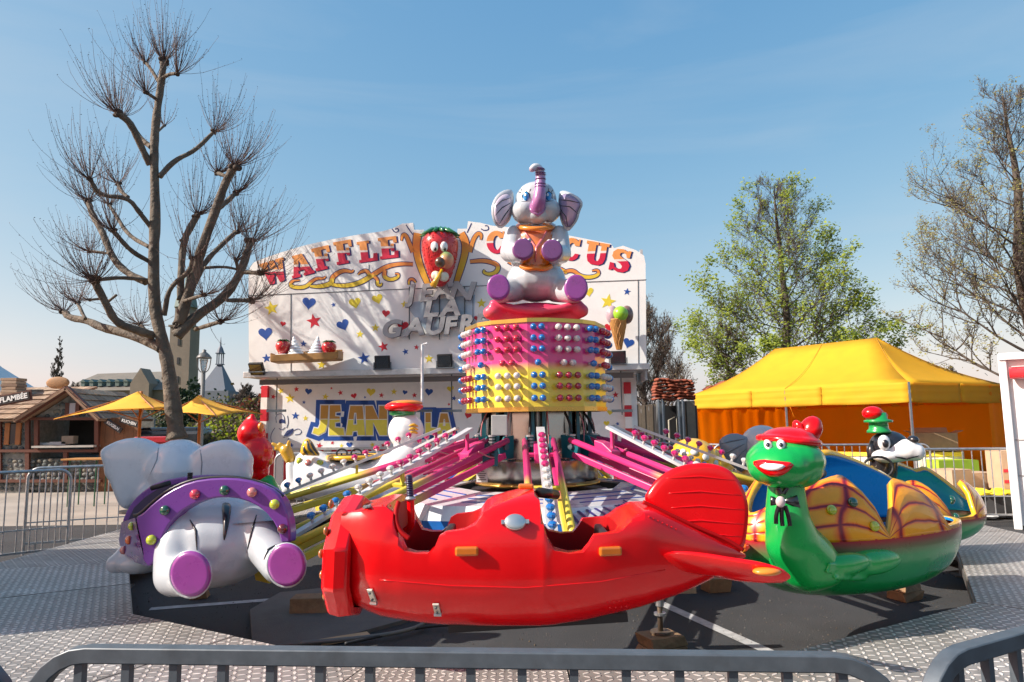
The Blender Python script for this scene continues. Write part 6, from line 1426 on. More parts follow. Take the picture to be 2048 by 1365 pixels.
for i, (pts, r_, m_, lb) in enumerate((([(870, 1225), (850, 1262), (800, 1278), (720, 1290), (600, 1300)], .016, mat('grey hose', (.13, .13, .12), rough=.5), 'grey cable snaking over the ground under the red plane'),
                                     ([(1180, 1225), (1000, 1258), (860, 1262), (780, 1280), (690, 1300)], .012, DARK, 'thin black cable beside the grey one under the plane'))):
    mb = MB(); mb.tube([p + V((0, 0, r_ + .03)) for p in [atz(x, y, 0) for x, y in smoothline(pts, 2)]], r_, 8); tag(mb.build('cable', m_, smooth=True), lb, 'cable')
# ================================================================== TREES
BARK = mat('plane tree bark', (.115, .092, .068), rough=.9, var=.5, scale=3.5, bump=1.0, bscale=9, bdist=.05, dirt=.9)
KNB = mat('pollard knob bark', (.055, .038, .028), rough=.95, var=.5, scale=16, bump=1.0, bscale=45)
BARK2 = mat('dark bark', (.075, .06, .05), rough=.9, var=.4, scale=8, bump=.7, bscale=30, dirt=.3)
TWIG = mat('reddish twigs', (.085, .05, .04), rough=.8, var=.3)
def plane_tree():
    r = random.Random(11); YT_ = 12.2; s = .513; k = pm(YT_)
    base = at(352, 900, YT_); base.z = 0
    t = thing('plane_tree', 'pollarded bare plane tree with knobbly branch ends, left of the waffle stall', 'tree', base)
    def q(x, y, d=0.0): return at(x * s, y * s, YT_ + d)
    B = [ # pts (crop coords), depth at end, radius px start,end, part of twig?
     ([(690, 1712), (672, 1560), (650, 1400), (628, 1310), (602, 1200), (598, 1000), (608, 850), (603, 700), (600, 560), (612, 430), (630, 330), (640, 240)], 0, 44, 14, 1),
     ([(585, 645), (545, 560), (510, 480), (460, 440)], -.6, 15, 14, 1), ([(590, 575), (545, 540), (505, 470), (480, 455)], .3, 13, 10, 1),
     ([(622, 690), (680, 625), (760, 590), (835, 515)], .5, 13, 9, 1), ([(620, 320), (595, 280), (568, 245)], .2, 9, 7, 1), ([(630, 310), (660, 290), (690, 288)], -.2, 9, 8, 1),
     ([(605, 385), (572, 362)], -.3, 8, 8, 1), ([(610, 520), (640, 490)], .4, 6, 5, 1), ([(590, 890), (545, 830), (500, 770), (390, 765), (350, 700)], -.8, 12, 9, 1), ([(500, 770), (470, 745), (462, 718)], .2, 9, 9, 1),
     ([(585, 965), (500, 920), (450, 840), (425, 798)], .7, 10, 8, 1), ([(580, 1020), (510, 980), (440, 900)], -.6, 11, 10, 1),
     ([(570, 1100), (500, 1070), (440, 1010), (400, 900), (360, 840), (345, 785)], .5, 17, 13, 1), ([(430, 990), (350, 980)], .1, 6, 7, 1), ([(570, 1092), (470, 1082), (380, 1092)], -1.0, 9, 8, 1),
     ([(600, 1310), (540, 1290), (450, 1260), (410, 1180), (365, 1090)], -.9, 20, 15, 1), ([(425, 1175), (455, 1150)], 0, 6, 6, 0), ([(400, 1165), (350, 1170)], -.3, 6, 6, 1),
     ([(630, 1360), (520, 1305), (400, 1280), (340, 1250), (270, 1240), (250, 1215)], .8, 24, 13, 1), ([(335, 1245), (300, 1180)], .3, 8, 7, 1), ([(640, 1380), (580, 1310), (545, 1265)], .4, 14, 9, 1),
     ([(690, 1310), (760, 1235), (880, 1160), (940, 1060), (975, 945)], .6, 26, 16, 1), ([(885, 1172), (975, 1172)], .3, 9, 11, 1), ([(945, 1062), (1015, 1065)], -.3, 9, 11, 1), ([(760, 1285), (860, 1255)], -.6, 9, 10, 1), ([(930, 1050), (920, 1015)], -.1, 9, 8, 1),
     ([(700, 1260), (740, 1130), (790, 960), (850, 800), (880, 710), (912, 650)], -.5, 25, 16, 1), ([(840, 825), (880, 790), (918, 755)], .4, 12, 11, 1), ([(885, 690), (845, 675)], .2, 9, 10, 1),
     ([(760, 1100), (800, 1020), (880, 940), (920, 905)], .8, 14, 10, 1), ([(705, 1170), (705, 1060), (715, 940), (745, 880), (770, 840)], .2, 16, 14, 1), ([(640, 1230), (660, 1120), (740, 1060), (750, 1010)], -.4, 12, 9, 1),
     ([(700, 1180), (795, 1150)], -.7, 8, 8, 1), ([(800, 1045), (880, 1040), (940, 1055)], .5, 7, 6, 0), ([(720, 960), (705, 935)], 0, 8, 8, 0)]
    mb = MB(); kb_ = MB(); knobs = []
    for i, (pts, dep, r0, r1, kn) in enumerate(B):
        n = len(pts); P = [(x + (r.uniform(-2, 2)), y, dep * (j / (n - 1))) for j, (x, y) in enumerate(pts)]
        P = smoothline(P, 2); Q = [q(*p) for p in P]
        # lumpy radius
        RR = [max(.01, .86 * (r0 + (r1 - r0) * (j / (len(P) - 1)) ** (.45 if i == 0 else .8)) * s * k * r.uniform(.92, 1.1)) for j in range(len(P))]
        if i == 0: RR[0] *= 1.15; RR[1] *= 1.08
        mb.tube(Q, RR, 12 if r0 > 12 else 8)
        if kn:
            c = Q[-1]; kr_ = r1 * s * k * 1.0
            kb_ = MB()
            for _ in range(9): kb_.ell(c + V((r.uniform(-1, 1), r.uniform(-1, 1), r.uniform(-.8, .8))) * kr_ * .8, (kr_ * r.uniform(.6, 1), kr_ * r.uniform(.6, 1), kr_ * r.uniform(.5, .85)), n=8, m=5)
            kb_.build('knob', KNB, t, smooth=True); knobs.append((c, (Q[-1] - Q[-2]).normalized(), r1, i))
        for _ in range(int(2 + n)): 
            j = r.randrange(len(Q)); mb.ell(Q[j] + V((r.uniform(-1, 1), -.5, r.uniform(-1, 1))) * RR[j] * .8, (RR[j] * .35,) * 3, n=6, m=4)
    mb.build('trunk', BARK, t, smooth=True)
    tw = MB()
    C_ = q(610, 900)
    for c, d, r1, i in knobs:
        nt_ = int(20 + r1 * 2.3) if r1 > 6 else 15
        if i == 0: nt_ = 64
        for _ in range(nt_):
            an = r.uniform(0, 2 * math.pi); out = V((math.cos(an), math.sin(an), r.uniform(-.3, .6))); side = (c - C_); side.z *= .2
            side = side.normalized() if side.length > .1 else V()
            dr = (out + side * .5 + d * .4).normalized(); Ln = r.uniform(.4, 1.45) * (1.0 if r1 > 7 else .75); g = 6
            p = c + dr * r1 * s * k * .6; pts = [p.copy()]; cur = dr.copy()
            up_ = r.uniform(.12, .42)
            for j in range(g):
                cur = (cur + V((0, 0, up_)) + V((r.uniform(-.13, .13), r.uniform(-.13, .13), r.uniform(-.10, .10)))).normalized(); p = p + cur * Ln / g; pts.append(p.copy())
            w = r.uniform(.004, .0068); tw.tube(pts, [w * (1 - .72 * j / g) for j in range(g + 1)], 3, cap=False)
            for j in range(2, g + 1):
                for _b in range(1):
                    b_ = pts[j]; e = .013; dv = V((r.uniform(-1, 1), r.uniform(-1, 1), .5)) * .022
                    tw.add([b_, b_ + dv + V((e * .5, 0, 0)), b_ + dv * .8 + V((0, 0, e)), b_ + dv + V((-e * .4, e * .4, 0))], [(0, 1, 2), (0, 2, 3), (0, 3, 1)])
    tw.build('crown', TWIG, t)
    return t
plane_tree()
def leafy_tree(name, label, base, H, env, leafm, barkm, seed, nleaf=7000, lsz=.11, trunk_r=.25, limbs=26, lean=(0, 0), group=None, twigr=.007, start=.18, upw=.25, cell=.5, sparse=0):
    r = random.Random(seed); t = thing(name, label, 'tree', base, 0, group); mb = MB()
    npts = 9; tp = [V((lean[0] * (i / npts) + r.uniform(-.12, .12) * (i > 0), lean[1] * (i / npts) + r.uniform(-.1, .1) * (i > 0), H * .96 * i / npts)) for i in range(npts + 1)]
    mb.tube(smoothline(tp, 1), [max(.02, trunk_r * (1 - i / (2 * npts + 1)) ** .8) for i in range(len(smoothline(tp, 1)))], 9)
    tips = []; tw = MB()
    def tpos(f): x = f * npts; i = min(npts - 1, int(x)); return tp[i].lerp(tp[i + 1], x - i)
    def branch(p, d, Ln, rad, depth):
        g = 5; pts = [p.copy()]; cur = d.copy()
        for j in range(g):
            cur = (cur + V((r.uniform(-.2, .2), r.uniform(-.2, .2), r.uniform(-.12, .2) + upw * .25))).normalized(); p = p + cur * Ln / g; pts.append(p.copy())
            if depth < 3 and j > 0:
                for _ in range(((2, 2, 1) if not sparse else (2, 1, 1))[depth] + (r.random() < .5)):
                    a = V((r.uniform(-1, 1), r.uniform(-1, 1), r.uniform(-.5, .8))); dd = (cur * .7 + a * .8).normalized(); branch(p.copy(), dd, Ln * r.uniform(.32, .55), rad * .5, depth + 1)
        (mb if depth < 2 else tw).tube(pts, [max(twigr * .5, rad * (1 - .75 * j / g)) for j in range(g + 1)], (6, 4, 3, 3)[depth], cap=False)
        if depth >= 1: tips.extend(pts[2:])
    for i in range(limbs):
        f = start + (1 - start) * (i + r.random()) / limbs * .97; an = i * 2.4 + r.uniform(-.5, .5); rr_ = env(f)
        d = V((math.cos(an), math.sin(an), .12 + .7 * f + upw * .3)).normalized(); branch(tpos(f), d, rr_ * r.uniform(.75, 1.05), max(.012, trunk_r * (.34 if not sparse else .20) * (1 - f * .75)), 0)
    mb.build('trunk', barkm, t, local=True, smooth=True)
    tw.build('twigs', barkm, t, local=True)
    if nleaf:
        lf = MB(); ks = []
        cells = {}
        for q_ in tips: cells.setdefault((int(q_.x / cell), int(q_.y / cell), int(q_.z / cell)), []).append(q_)
        cells = list(cells.values())
        for _ in range(nleaf):
            p = r.choice(r.choice(cells)) + V((r.gauss(0, .10), r.gauss(0, .10), r.gauss(0, .10))) * (lsz / .1)
            a = V((r.uniform(-1, 1), r.uniform(-1, 1), r.uniform(-.6, .6))).normalized(); b = a.orthogonal().normalized(); s_ = lsz * r.uniform(.5, 1.25); h = b.cross(a)
            lf.k = 0 if r.random() < .55 else 1
            lf.add([p - a * s_ * .5, p + b * s_ * .32 + h * s_ * .1, p + a * s_ * .5, p - b * s_ * .32 + h * s_ * .1], [(0, 1, 2), (0, 2, 3)])
        lf.build('crown', leafm, t, local=True)
    return t
def leafmat(nm, c, tr=.35):
    m = mat(nm, c, rough=.6, var=.35, scale=1.2, spec=.3); t = m.node_tree; b = t.nodes['Principled BSDF']; b.inputs['Subsurface Weight'].default_value = 0
    tb = N(t, 'ShaderNodeBsdfTranslucent'); tb.inputs['Color'].default_value = (c[0] * 1.5, c[1] * 1.5, c[2] * .8, 1); ms = N(t, 'ShaderNodeMixShader'); ms.inputs[0].default_value = tr
    t.links.new(b.outputs[0], ms.inputs[1]); t.links.new(tb.outputs[0], ms.inputs[2]); t.links.new(ms.outputs[0], t.nodes['Material Output'].inputs['Surface']); return m
LV1, LV2 = leafmat('young leaves', (.26, .32, .045), .4), leafmat('young leaves deep', (.16, .22, .035), .4)
LV3, LV4 = leafmat('olive buds', (.26, .25, .08)), leafmat('dull olive buds', (.16, .13, .08))
b_ = at(1572, 700, 29); b_.z = 0
leafy_tree('maple_tree', 'round-crowned tree with fresh green leaves rising behind the yellow marquee', b_, 12.3, lambda f: 4.0 * max(.05, (1 - f)) ** .55, [LV1, LV2], BARK2, 5, nleaf=23000, lsz=.15, trunk_r=.26, limbs=48, start=.14, cell=.9, sparse=1)
b_ = at(2062, 700, 17.5); b_.z = 0
leafy_tree('budding_tree', 'tall tree with sparse olive buds at the right edge of the photo', b_, 10.6, lambda f: 3.6 * max(.06, (1 - f)) ** .6, [LV3, LV4], BARK2, 9, nleaf=22000, lsz=.07, trunk_r=.26, limbs=36, start=.2, sparse=1, twigr=.005)
b_ = at(1455, 760, 30); b_.z = 0
leafy_tree('slim_tree', 'small slim dark tree left of the big maple, behind the marquee', b_, 6.0, lambda f: 1.1 * (1 - f * .6), [LV2, LV4], BARK2, 15, nleaf=2200, lsz=.12, trunk_r=.13, limbs=18)
b_ = at(1290, 800, 27); b_.z = 0
leafy_tree('bare_tree', 'small dark leafless tree just right of the waffle stall', b_, 5.0, lambda f: 2.6 * (1 - f * .45), [LV4, LV4], BARK2, 21, nleaf=2500, lsz=.08, trunk_r=.16, limbs=26, twigr=.012, upw=.5)
for i, (px, Yb, H, lab) in enumerate(((112, 45, 8.0, 'slender bare tree with a pointed top behind the stone stall'), (62, 48, 4.2, 'low bare tree at the far left behind the stall roof'), (150, 48, 4.6, 'short bare tree right of the slender one'), (1905, 40, 4.3, 'distant bare tree between the marquee and the right-hand tree'), (490, 40, 3.8, 'bare shrub-like tree right of the slate spire'))):
    b_ = at(px, 800, Yb); b_.z = 0
    leafy_tree('bare_tree', lab, b_, H, (lambda f: 1.7 * (1 - f * .8)) if i != 0 else (lambda f: 1.3 * (1 - f * .9)), [LV4], BARK2, 40 + i, nleaf=0, trunk_r=.10, limbs=40, twigr=.012, upw=.7)
def bush(name, label, cen, rad, cols, n, seed, lsz=.12, cat='bush', group=None):
    r = random.Random(seed); t = thing(name, label, cat, (cen[0], cen[1], 0), 0, group); lf = MB()
    clumps = [(V((r.gauss(0, .45) * rad[0], r.gauss(0, .45) * rad[1], rad[2] * (1 + r.uniform(-.75, .75)))), r.uniform(.25, .5)) for _ in range(26)]
    for _ in range(n):
        c, q_ = r.choice(clumps); d = V((r.gauss(0, 1), r.gauss(0, 1), r.gauss(0, 1))).normalized(); p = c + V((d.x * rad[0], d.y * rad[1], d.z * rad[2])) * q_ * r.uniform(.75, 1.05)
        if p.z < .05: continue
        a = (d + V((r.uniform(-1, 1), r.uniform(-1, 1), r.uniform(-1, 1)))).normalized(); b = a.orthogonal().normalized(); s_ = lsz * r.uniform(.5, 1.3); lf.k = r.randrange(len(cols))
        lf.add([p - a * s_ * .5, p + b * s_ * .35, p + a * s_ * .5, p - b * s_ * .35], [(0, 1, 2, 3)])
    lf.build('foliage', cols, t, local=True)
    st = MB()
    for _ in range(14):
        a = r.uniform(0, 6.28); st.tube([V((0, 0, 0)), V((math.cos(a) * rad[0] * .4, math.sin(a) * rad[1] * .4, rad[2])), V((math.cos(a) * rad[0] * .8, math.sin(a) * rad[1] * .8, rad[2] * 1.6))], [.04, .025, .01], 4)
    st.build('stem', BARK2, t, local=True); return t
FIR, LIME, OLI, BRN, RDL = leafmat('dark fir needles', (.02, .04, .02), .1), leafmat('lime leaves', (.22, .28, .02)), leafmat('olive shrub', (.10, .11, .04)), leafmat('brown twigs', (.10, .075, .05), .1), leafmat('red bud leaves', (.16, .04, .04))
for (px, py, Yb, rx, rz, cols, lab) in ((205, 808, 30, 1.3, 1.25, [LIME, LIME, OLI], 'bright yellow-green round bush behind the stone stall'), (374, 800, 34, .9, 1.9, [FIR], 'dark conifer just right of the plane tree trunk'),
      (470, 830, 26, 1.6, 1.1, [OLI, BRN], 'olive bush under the right-hand yellow parasol'), (440, 850, 20, 1.3, .9, [OLI, LIME, BRN], 'green and brown shrub left of the waffle stall'), (520, 800, 30, 1.0, 1.5, [BRN, RDL, OLI], 'reddish budding bush touching the stall\'s left side'),
      (310, 830, 24, 1.6, .85, [BRN, OLI], 'brown twiggy shrub behind the parasol pole'), (250, 800, 38, 2.2, 1.4, [BRN, OLI], 'low brown wood between the lime bush and the abbey'), (130, 800, 40, 2.6, 1.0, [FIR, OLI], 'dark bushes above the stall roof'), (440, 795, 40, 2.4, 1.6, [BRN, OLI, FIR], 'brown-green trees in front of the slate spire'), (1985, 770, 60, 2.2, 2.2, [FIR], 'distant dark conifer between marquee and right-hand stall'), (1300, 870, 30, 1.4, .9, [OLI, BRN], 'low shrub between waffle stall and wooden screen')):
    c = at(px, py, Yb); bush('shrub', lab, c, (rx, rx * .7, rz), cols, 3600 if Yb < 35 else 2600, int(px), lsz=.13 if Yb < 28 else .17)
# far hedge belt so that the horizon is planted as in the photograph
r = random.Random(77); hb = MB()
for _ in range(26000):
    x = r.uniform(-90, 110); y = 70 + r.gauss(0, 4); h = 2.6 + 1.2 * math.sin(x * .13) + .9 * math.sin(x * .41 + 1); z = abs(r.gauss(0, .45)) * h
    if 6 < x < 40: z *= .55
    a = V((r.uniform(-1, 1), r.uniform(-1, 1), r.uniform(-1, 1))).normalized(); b = a.orthogonal().normalized(); s_ = .45 * r.uniform(.5, 1.3); p = V((x, y, z)); hb.k = r.randrange(3)
    hb.add([p - a * s_ * .5, p + b * s_ * .4, p + a * s_ * .5, p - b * s_ * .4], [(0, 1, 2, 3)])
tag(hb.build('distant_wood', [OLI, BRN, FIR]), 'far-off brown-green wood along the horizon', 'wood', kind='stuff')
# ================================================================== BUILDINGS FAR LEFT
SL = mat('grey-brown roof tiles', (.15, .14, .12), rough=.8, var=.2, scale=.5); SAND = mat('abbey stone', (.19, .16, .125), rough=.9, var=.25, scale=.4, dirt=.2); SLB = mat('blue slate', (.085, .11, .15), rough=.6, var=.2, scale=.6); GLD = mat('dark window', (.03, .035, .04), rough=.2); COP = mat('copper green', (.12, .17, .155), rough=.7)
ab = thing('abbey_building', 'long stone building with grey roof and green dormers in the far left distance', 'building', at(250, 845, 110))
Ya = 110.0
def fa(x, y, d=0): return at(x, y, Ya + d)
a0, a1 = fa(120, 840), fa(338, 840); zr0, ze = fa(200, 742).z, fa(200, 782).z
xl, xr = a0.x, a1.x
mb = MB(); mb.box(((xl + xr) / 2, Ya + 6, ze / 2), (xr - xl, 12, ze)); mb.build('wall', SAND, ab)
mb = MB(); ex = .6; mb.add([(xl - ex, Ya - .5, ze), (xr + ex, Ya - .5, ze), (xr + ex, Ya + 12.5, ze), (xl - ex, Ya + 12.5, ze), (xl + 2, Ya + 6, zr0), (xr - .5, Ya + 6, zr0 + .3)], [(0, 1, 5, 4), (2, 3, 4, 5), (3, 0, 4), (1, 2, 5), (3, 2, 1, 0)]); mb.build('roof', SL, ab)
for i in range(9):
    x = xl + 3 + i * (xr - xl - 5) / 9; z = ze + (zr0 - ze) * .35; mb = MB(); mb.box((x, Ya + 1.6, z), (.6, 2.2, .7)); mb.build('dormer_wall', COP, ab); mb = MB(); mb.prism([(x - .45, Ya + .4, z + .35), (x + .45, Ya + .4, z + .35), (x, Ya + .4, z + .8)], (0, 2.4, 0)); mb.build('dormer_roof', COP, ab)
for i in range(14):
    x = xl + 1 + i * (xr - xl - 2) / 14; mb = MB(); mb.box((x, Ya - .02, ze * .62), (.55, .10, 1.5)); mb.build('window', GLD, ab)
gx = fa(288, 800).x; mb = MB(); zg = fa(288, 738).z; ws = 1.5; mb.prism([(gx - ws, Ya - 1.5, 0), (gx + ws, Ya - 1.5, 0), (gx + ws, Ya - 1.5, ze + 1), (gx, Ya - 1.5, zg), (gx - ws, Ya - 1.5, ze + 1)], (0, 3, 0)); mb.build('gable', SAND, ab)
mb = MB(); mb.box((gx, Ya - 1.55, ze * .7), (.6, .12, 1.6)); mb.build('window', GLD, ab)
tw_ = thing('stone_tower', 'tall beige stone tower hidden partly behind the plane tree trunk', 'tower', at(356, 845, 100)); k1 = pm(100)
mb = MB(); c_ = at(356, 845, 100); zt_ = at(356, 655, 100).z; mb.box((c_.x, 101, zt_ / 2), (3.0, 3.0, zt_)); mb.build('shaft', SAND, tw_)
mb = MB(); mb.box((c_.x, 101, zt_ + .15), (3.4, 3.4, .3)); mb.build('cornice', SAND, tw_); mb = MB(); mb.box((c_.x, 101, zt_ + 1.6), (2.2, 2.2, 2.9)); mb.build('belfry', SAND, tw_)
mb = MB(); mb.lathe([(1.7, 0), (1.5, 1.2), (.9, 2.6), (.35, 3.4), (.30, 4.6), (.02, 6.5)], 8, c=(c_.x, 101, zt_ + 3.05)); mb.build('copper_dome', COP, tw_)
for i in range(4): mb = MB(); mb.box((c_.x - .1, 99.46, zt_ * (.35 + .17 * i)), (.35, .1, 1.0)); mb.build('window', GLD, tw_)
sp_ = thing('slate_spire', 'blue slate pyramid roof with an open lantern behind the street lamp', 'building', at(424, 845, 90)); c_ = at(424, 845, 90)
zl, zb_ = at(424, 728, 90).z, at(424, 782, 90).z
mb = MB(); mb.add([(c_.x - 2.1, 90, zb_), (c_.x + 1.6, 90, zb_), (c_.x + 1.6, 93.6, zb_), (c_.x - 2.1, 93.6, zb_), (c_.x - .3, 91.6, zl), (c_.x + .3, 91.6, zl), (c_.x + .3, 92, zl), (c_.x - .3, 92, zl)], [(0, 1, 5, 4), (1, 2, 6, 5), (2, 3, 7, 6), (3, 0, 4, 7), (4, 5, 6, 7), (3, 2, 1, 0)]); mb.build('roof', SLB, sp_)
mb = MB(); mb.box((c_.x - .2, 91.8, zb_ / 2), (4.4, 3.6, zb_)); mb.box((c_.x + 1.2, 92.2, zb_ * .42), (7.0, 3.2, zb_ * .84)); mb.build('wall', mat('dark blue grey wall', (.12, .14, .17), rough=.8, var=.2), sp_)
mb = MB()
for sx in (-1, 1):
    for sy in (-1, 1): mb.box((c_.x + sx * .3, 91.8 + sy * .3, zl + .75), (.12, .12, 1.5))
mb.box((c_.x, 91.8, zl + .06), (.9, .9, .12)); mb.box((c_.x, 91.8, zl + 1.55), (.95, .95, .12)); mb.lathe([(.55, 0), (.35, .6), (.12, 1.0), (.02, 2.2)], 8, c=(c_.x, 91.8, zl + 1.6)); mb.build('lantern', SLB, sp_)
mb = MB(); z0_ = fa(180, 830).z
# ================================================================== LAMP POST
YL = 16.0; c_ = at(401, 900, YL); lp = thing('street_lamp', 'grey street lamp with a lyre-shaped lantern right of the plane tree', 'street lamp', (c_.x, c_.y, 0)); kl = pm(YL)
GRL = mat('grey lamp paint', (.09, .10, .105), rough=.45, var=.15)
zt_ = at(401, 742, YL).z
mb = MB(); mb.lathe([(.09, 0), (.09, .6), (.055, .7), (.045, zt_)], 12, c=(c_.x, c_.y, 0)); mb.build('post', GRL, lp, smooth=True)
mb = MB(); zl1, zl0 = at(401, 715, YL).z, zt_ - .05
for sg in (-1, 1):
    for rot in (0, math.pi / 2):
        pts = [V((c_.x, c_.y, zl0)) + V((math.cos(rot), math.sin(rot), 0)) * sg * a + V((0, 0, b)) for a, b in ((.02, 0), (.10, .04), (.15, .16), (.165, .34))]; mb.tube(smoothline(pts), .012, 5)
mb.build('lantern_frame', GRL, lp)
mb = MB(); mb.lathe([(.04, 0), (.10, .28)], 10, c=(c_.x, c_.y, zl0 + .03)); mb.build('lantern_glass', mat('lantern glass', (.5, .5, .48), rough=.1, trans=.8), lp)
mb = MB(); mb.lathe([(.17, 0), (.165, .03), (.11, .10), (.04, .16), (.045, .20), (.001, .22)], 16, c=(c_.x, c_.y, zl0 + .34)); mb.build('lantern_cap', GRL, lp, smooth=True)
# ================================================================== STONE STALL (far left)
YS = 17.5
def fs(x, y, d=0.0): return at(x, y, YS + d)
cs = fs(100, 960); stl = thing('stone_stall', 'flambee food stall of stone panels with a shingled roof and timber frame', 'food stall', (cs.x, cs.y, 0))
STN = mat('mottled stone facing', (.20, .20, .18), rough=.85, var=.4, scale=9, bump=.6, bscale=30, dirt=.4); TMB = mat('brown timber frame', (.11, .035, .02), rough=.6, var=.25); ROOF = mat('wood shingles', (.24, .15, .095), rough=.8, var=.3, scale=4); SHT = mat('orange shutter', (.30, .11, .03), rough=.6, var=.2)
ks = pm(YS); xL = fs(-60, 900).x; xM = fs(60, 900).x; xR = fs(200, 900).x; zE = fs(60, 838).z; zFl = 0
# stone facing: individual stones over the walls
wall_y = YS
mb = MB(); mb.box(((xL + xM) / 2, YS + 1.3, zE / 2), (xM - xL, 2.6, zE)); mb.box(((xM + xR) / 2, YS + 1.5, .42), (xR - xM, 2.6, .84)); mb.box(((xM + xR) / 2, YS + 2.6, zE / 2), (xR - xM, .1, zE)); mb.build('wall', STN, stl)
STM = [mat('field stone %d' % i, c, rough=.85, var=.25, scale=14) for i, c in enumerate(((.17, .17, .16), (.10, .115, .115), (.20, .18, .14), (.07, .085, .085), (.13, .15, .14)))]
rs = random.Random(5); smesh = []
for m_ in STM:
    mb = MB(); mb.ell((0, 0, 0), (1, .4, 1), n=7, m=4); o = mb.build('stone', m_, None, smooth=True); smesh.append(o.data); bpy.data.objects.remove(o)
stones = []
for (xa, xb, za, zb2, st_) in ((xL, xM - .05, .05, .80, .14), (xM + .05, xR, .05, .80, .14), (xL, xM - .05, .95, zE - .1, .14)):
    z = za + .06
    while z < zb2:
        x = xa + rs.uniform(0, .1)
        while x < xb - .04: stones.append((x, z)); x += st_ * rs.uniform(.8, 1.25)
        z += st_ * .82
for i, (x, z) in enumerate(stones[:290]):
    o = bpy.data.objects.new('stone', rs.choice(smesh)); COL.objects.link(o); o.parent = stl
    o.location = V((x - cs.x, YS - cs.y - .005, z + rs.uniform(-.02, .02))); o.scale = (rs.uniform(.055, .075), .05, rs.uniform(.04, .058)); o.rotation_euler = (0, rs.uniform(-.4, .4), 0)
# rest of the stones joined
mb = MB()
for (x, z) in stones[290:]: mb.ell((x, YS - .005, z), (rs.uniform(.055, .075), .032, rs.uniform(.04, .058)), n=6, m=4)
if mb.v: tag(mb.build('stones', STM[0], stl, smooth=True), kind='stuff')
for a_, b_ in (((-60, 838), (205, 838)), ((-60, 902), (200, 902)), ((58, 838), (58, 960)), ((134, 905), (134, 965)), ((2, 838), (2, 965)), ((196, 838), (196, 900)), ((76, 838), (76, 900)), ((-60, 962), (205, 962))):
    mb = MB(); p, q = fs(*a_), fs(*b_); p.z = max(.02, p.z); q.z = max(.02, q.z); mb.bar(p + V((0, -.04, 0)), q + V((0, -.04, 0)), .10, .07); mb.build('beam', TMB, stl)
# serving hatch
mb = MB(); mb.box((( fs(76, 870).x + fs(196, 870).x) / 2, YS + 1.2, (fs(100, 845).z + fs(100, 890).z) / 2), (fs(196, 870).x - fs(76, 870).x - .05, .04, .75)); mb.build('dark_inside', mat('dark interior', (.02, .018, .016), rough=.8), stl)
mb = MB(); p = fs(136, 893); mb.box((p.x, YS - .02, p.z), (1.55, .4, .05)); mb.build('counter', mat('pale counter', (.42, .40, .36), rough=.5), stl)
for i, (x, y, w, h, c) in enumerate(((98, 888, .5, .06, (.45, .45, .44)), (120, 887, .4, .08, (.5, .5, .5)), (140, 880, .3, .2, (.28, .22, .16)))): mb = MB(); p = fs(x, y, .15); mb.box(p, (w, .2, h)); mb.build('crate', mat('tray %d' % i, c, rough=.6), stl)
# window with shutters
for x in (18, 40): mb = MB(); p = fs(x, 868); mb.box((p.x, YS - .05, p.z), (.12, .05, .55)); mb.build('shutter', SHT, stl)
mb = MB(); p = fs(29, 868); mb.box((p.x, YS - .03, p.z), (.20, .04, .5)); mb.build('window', GLD, stl)
# right wall planks
for i in range(8):
    x = fs(200 + i * 9.5, 900).x; mb = MB(); mb.box((x, YS + .1 + .004 * (i % 2), zE / 2), (.118, .05, zE)); mb.build('plank', mat('orange brown planks', (.20, .085, .035), rough=.65, var=.3, scale=3), stl)
# roof slopes with shingle courses
def slope(a, b, c, d, nr, nc, nm='shingle'):
    # a,b eave ends ; d,c ridge ends
    a, b, c, d = V(a), V(b), V(c), V(d); nrm = (b - a).cross(d - a).normalized()
    mb = MB(); mb.prism([a, b, c, d], -nrm * .05); mb.build('roof_board', ROOF, stl)
    mesh = None
    for i in range(nr):
        f0, f1 = i / nr, (i + 1.25) / nr
        for j in range(nc):
            u0, u1 = (j + (i % 2) * .5) / nc, (j + 1 + (i % 2) * .5) / nc; u1 = min(u1, 1)
            if u0 >= u1: continue
            p = [a.lerp(d, f0).lerp(b.lerp(c, f0), u0), a.lerp(d, f0).lerp(b.lerp(c, f0), u1), a.lerp(d, min(f1, 1)).lerp(b.lerp(c, min(f1, 1)), u1), a.lerp(d, min(f1, 1)).lerp(b.lerp(c, min(f1, 1)), u0)]
            p[0] = p[0] + nrm * (.035 + rs.uniform(0, .012)); p[1] = p[1] + nrm * (.035 + rs.uniform(0, .012)); p[2] = p[2] + nrm * .006; p[3] = p[3] + nrm * .006
            g_ = (p[1] - p[0]) * .03; p[0] += g_; p[3] += g_; p[1] -= g_; p[2] -= g_
            mb = MB(); mb.prism(p, -nrm * .012); mb.build(nm, SHING[rs.randrange(3)], stl)
SHING = [mat('shingle %d' % i, c, rough=.8, var=.2, scale=8) for i, c in enumerate(((.30, .20, .13), (.23, .15, .10), (.35, .25, .17)))]
zRd = fs(100, 775, 1.4).z; eY = YS - .35
slope((xL - .2, eY, zE - .02), (fs(62, 838).x, eY, zE - .02), (fs(62, 838).x + .8, YS + 1.4, zRd), (xL - .2, YS + 1.4, zRd), 7, 15)
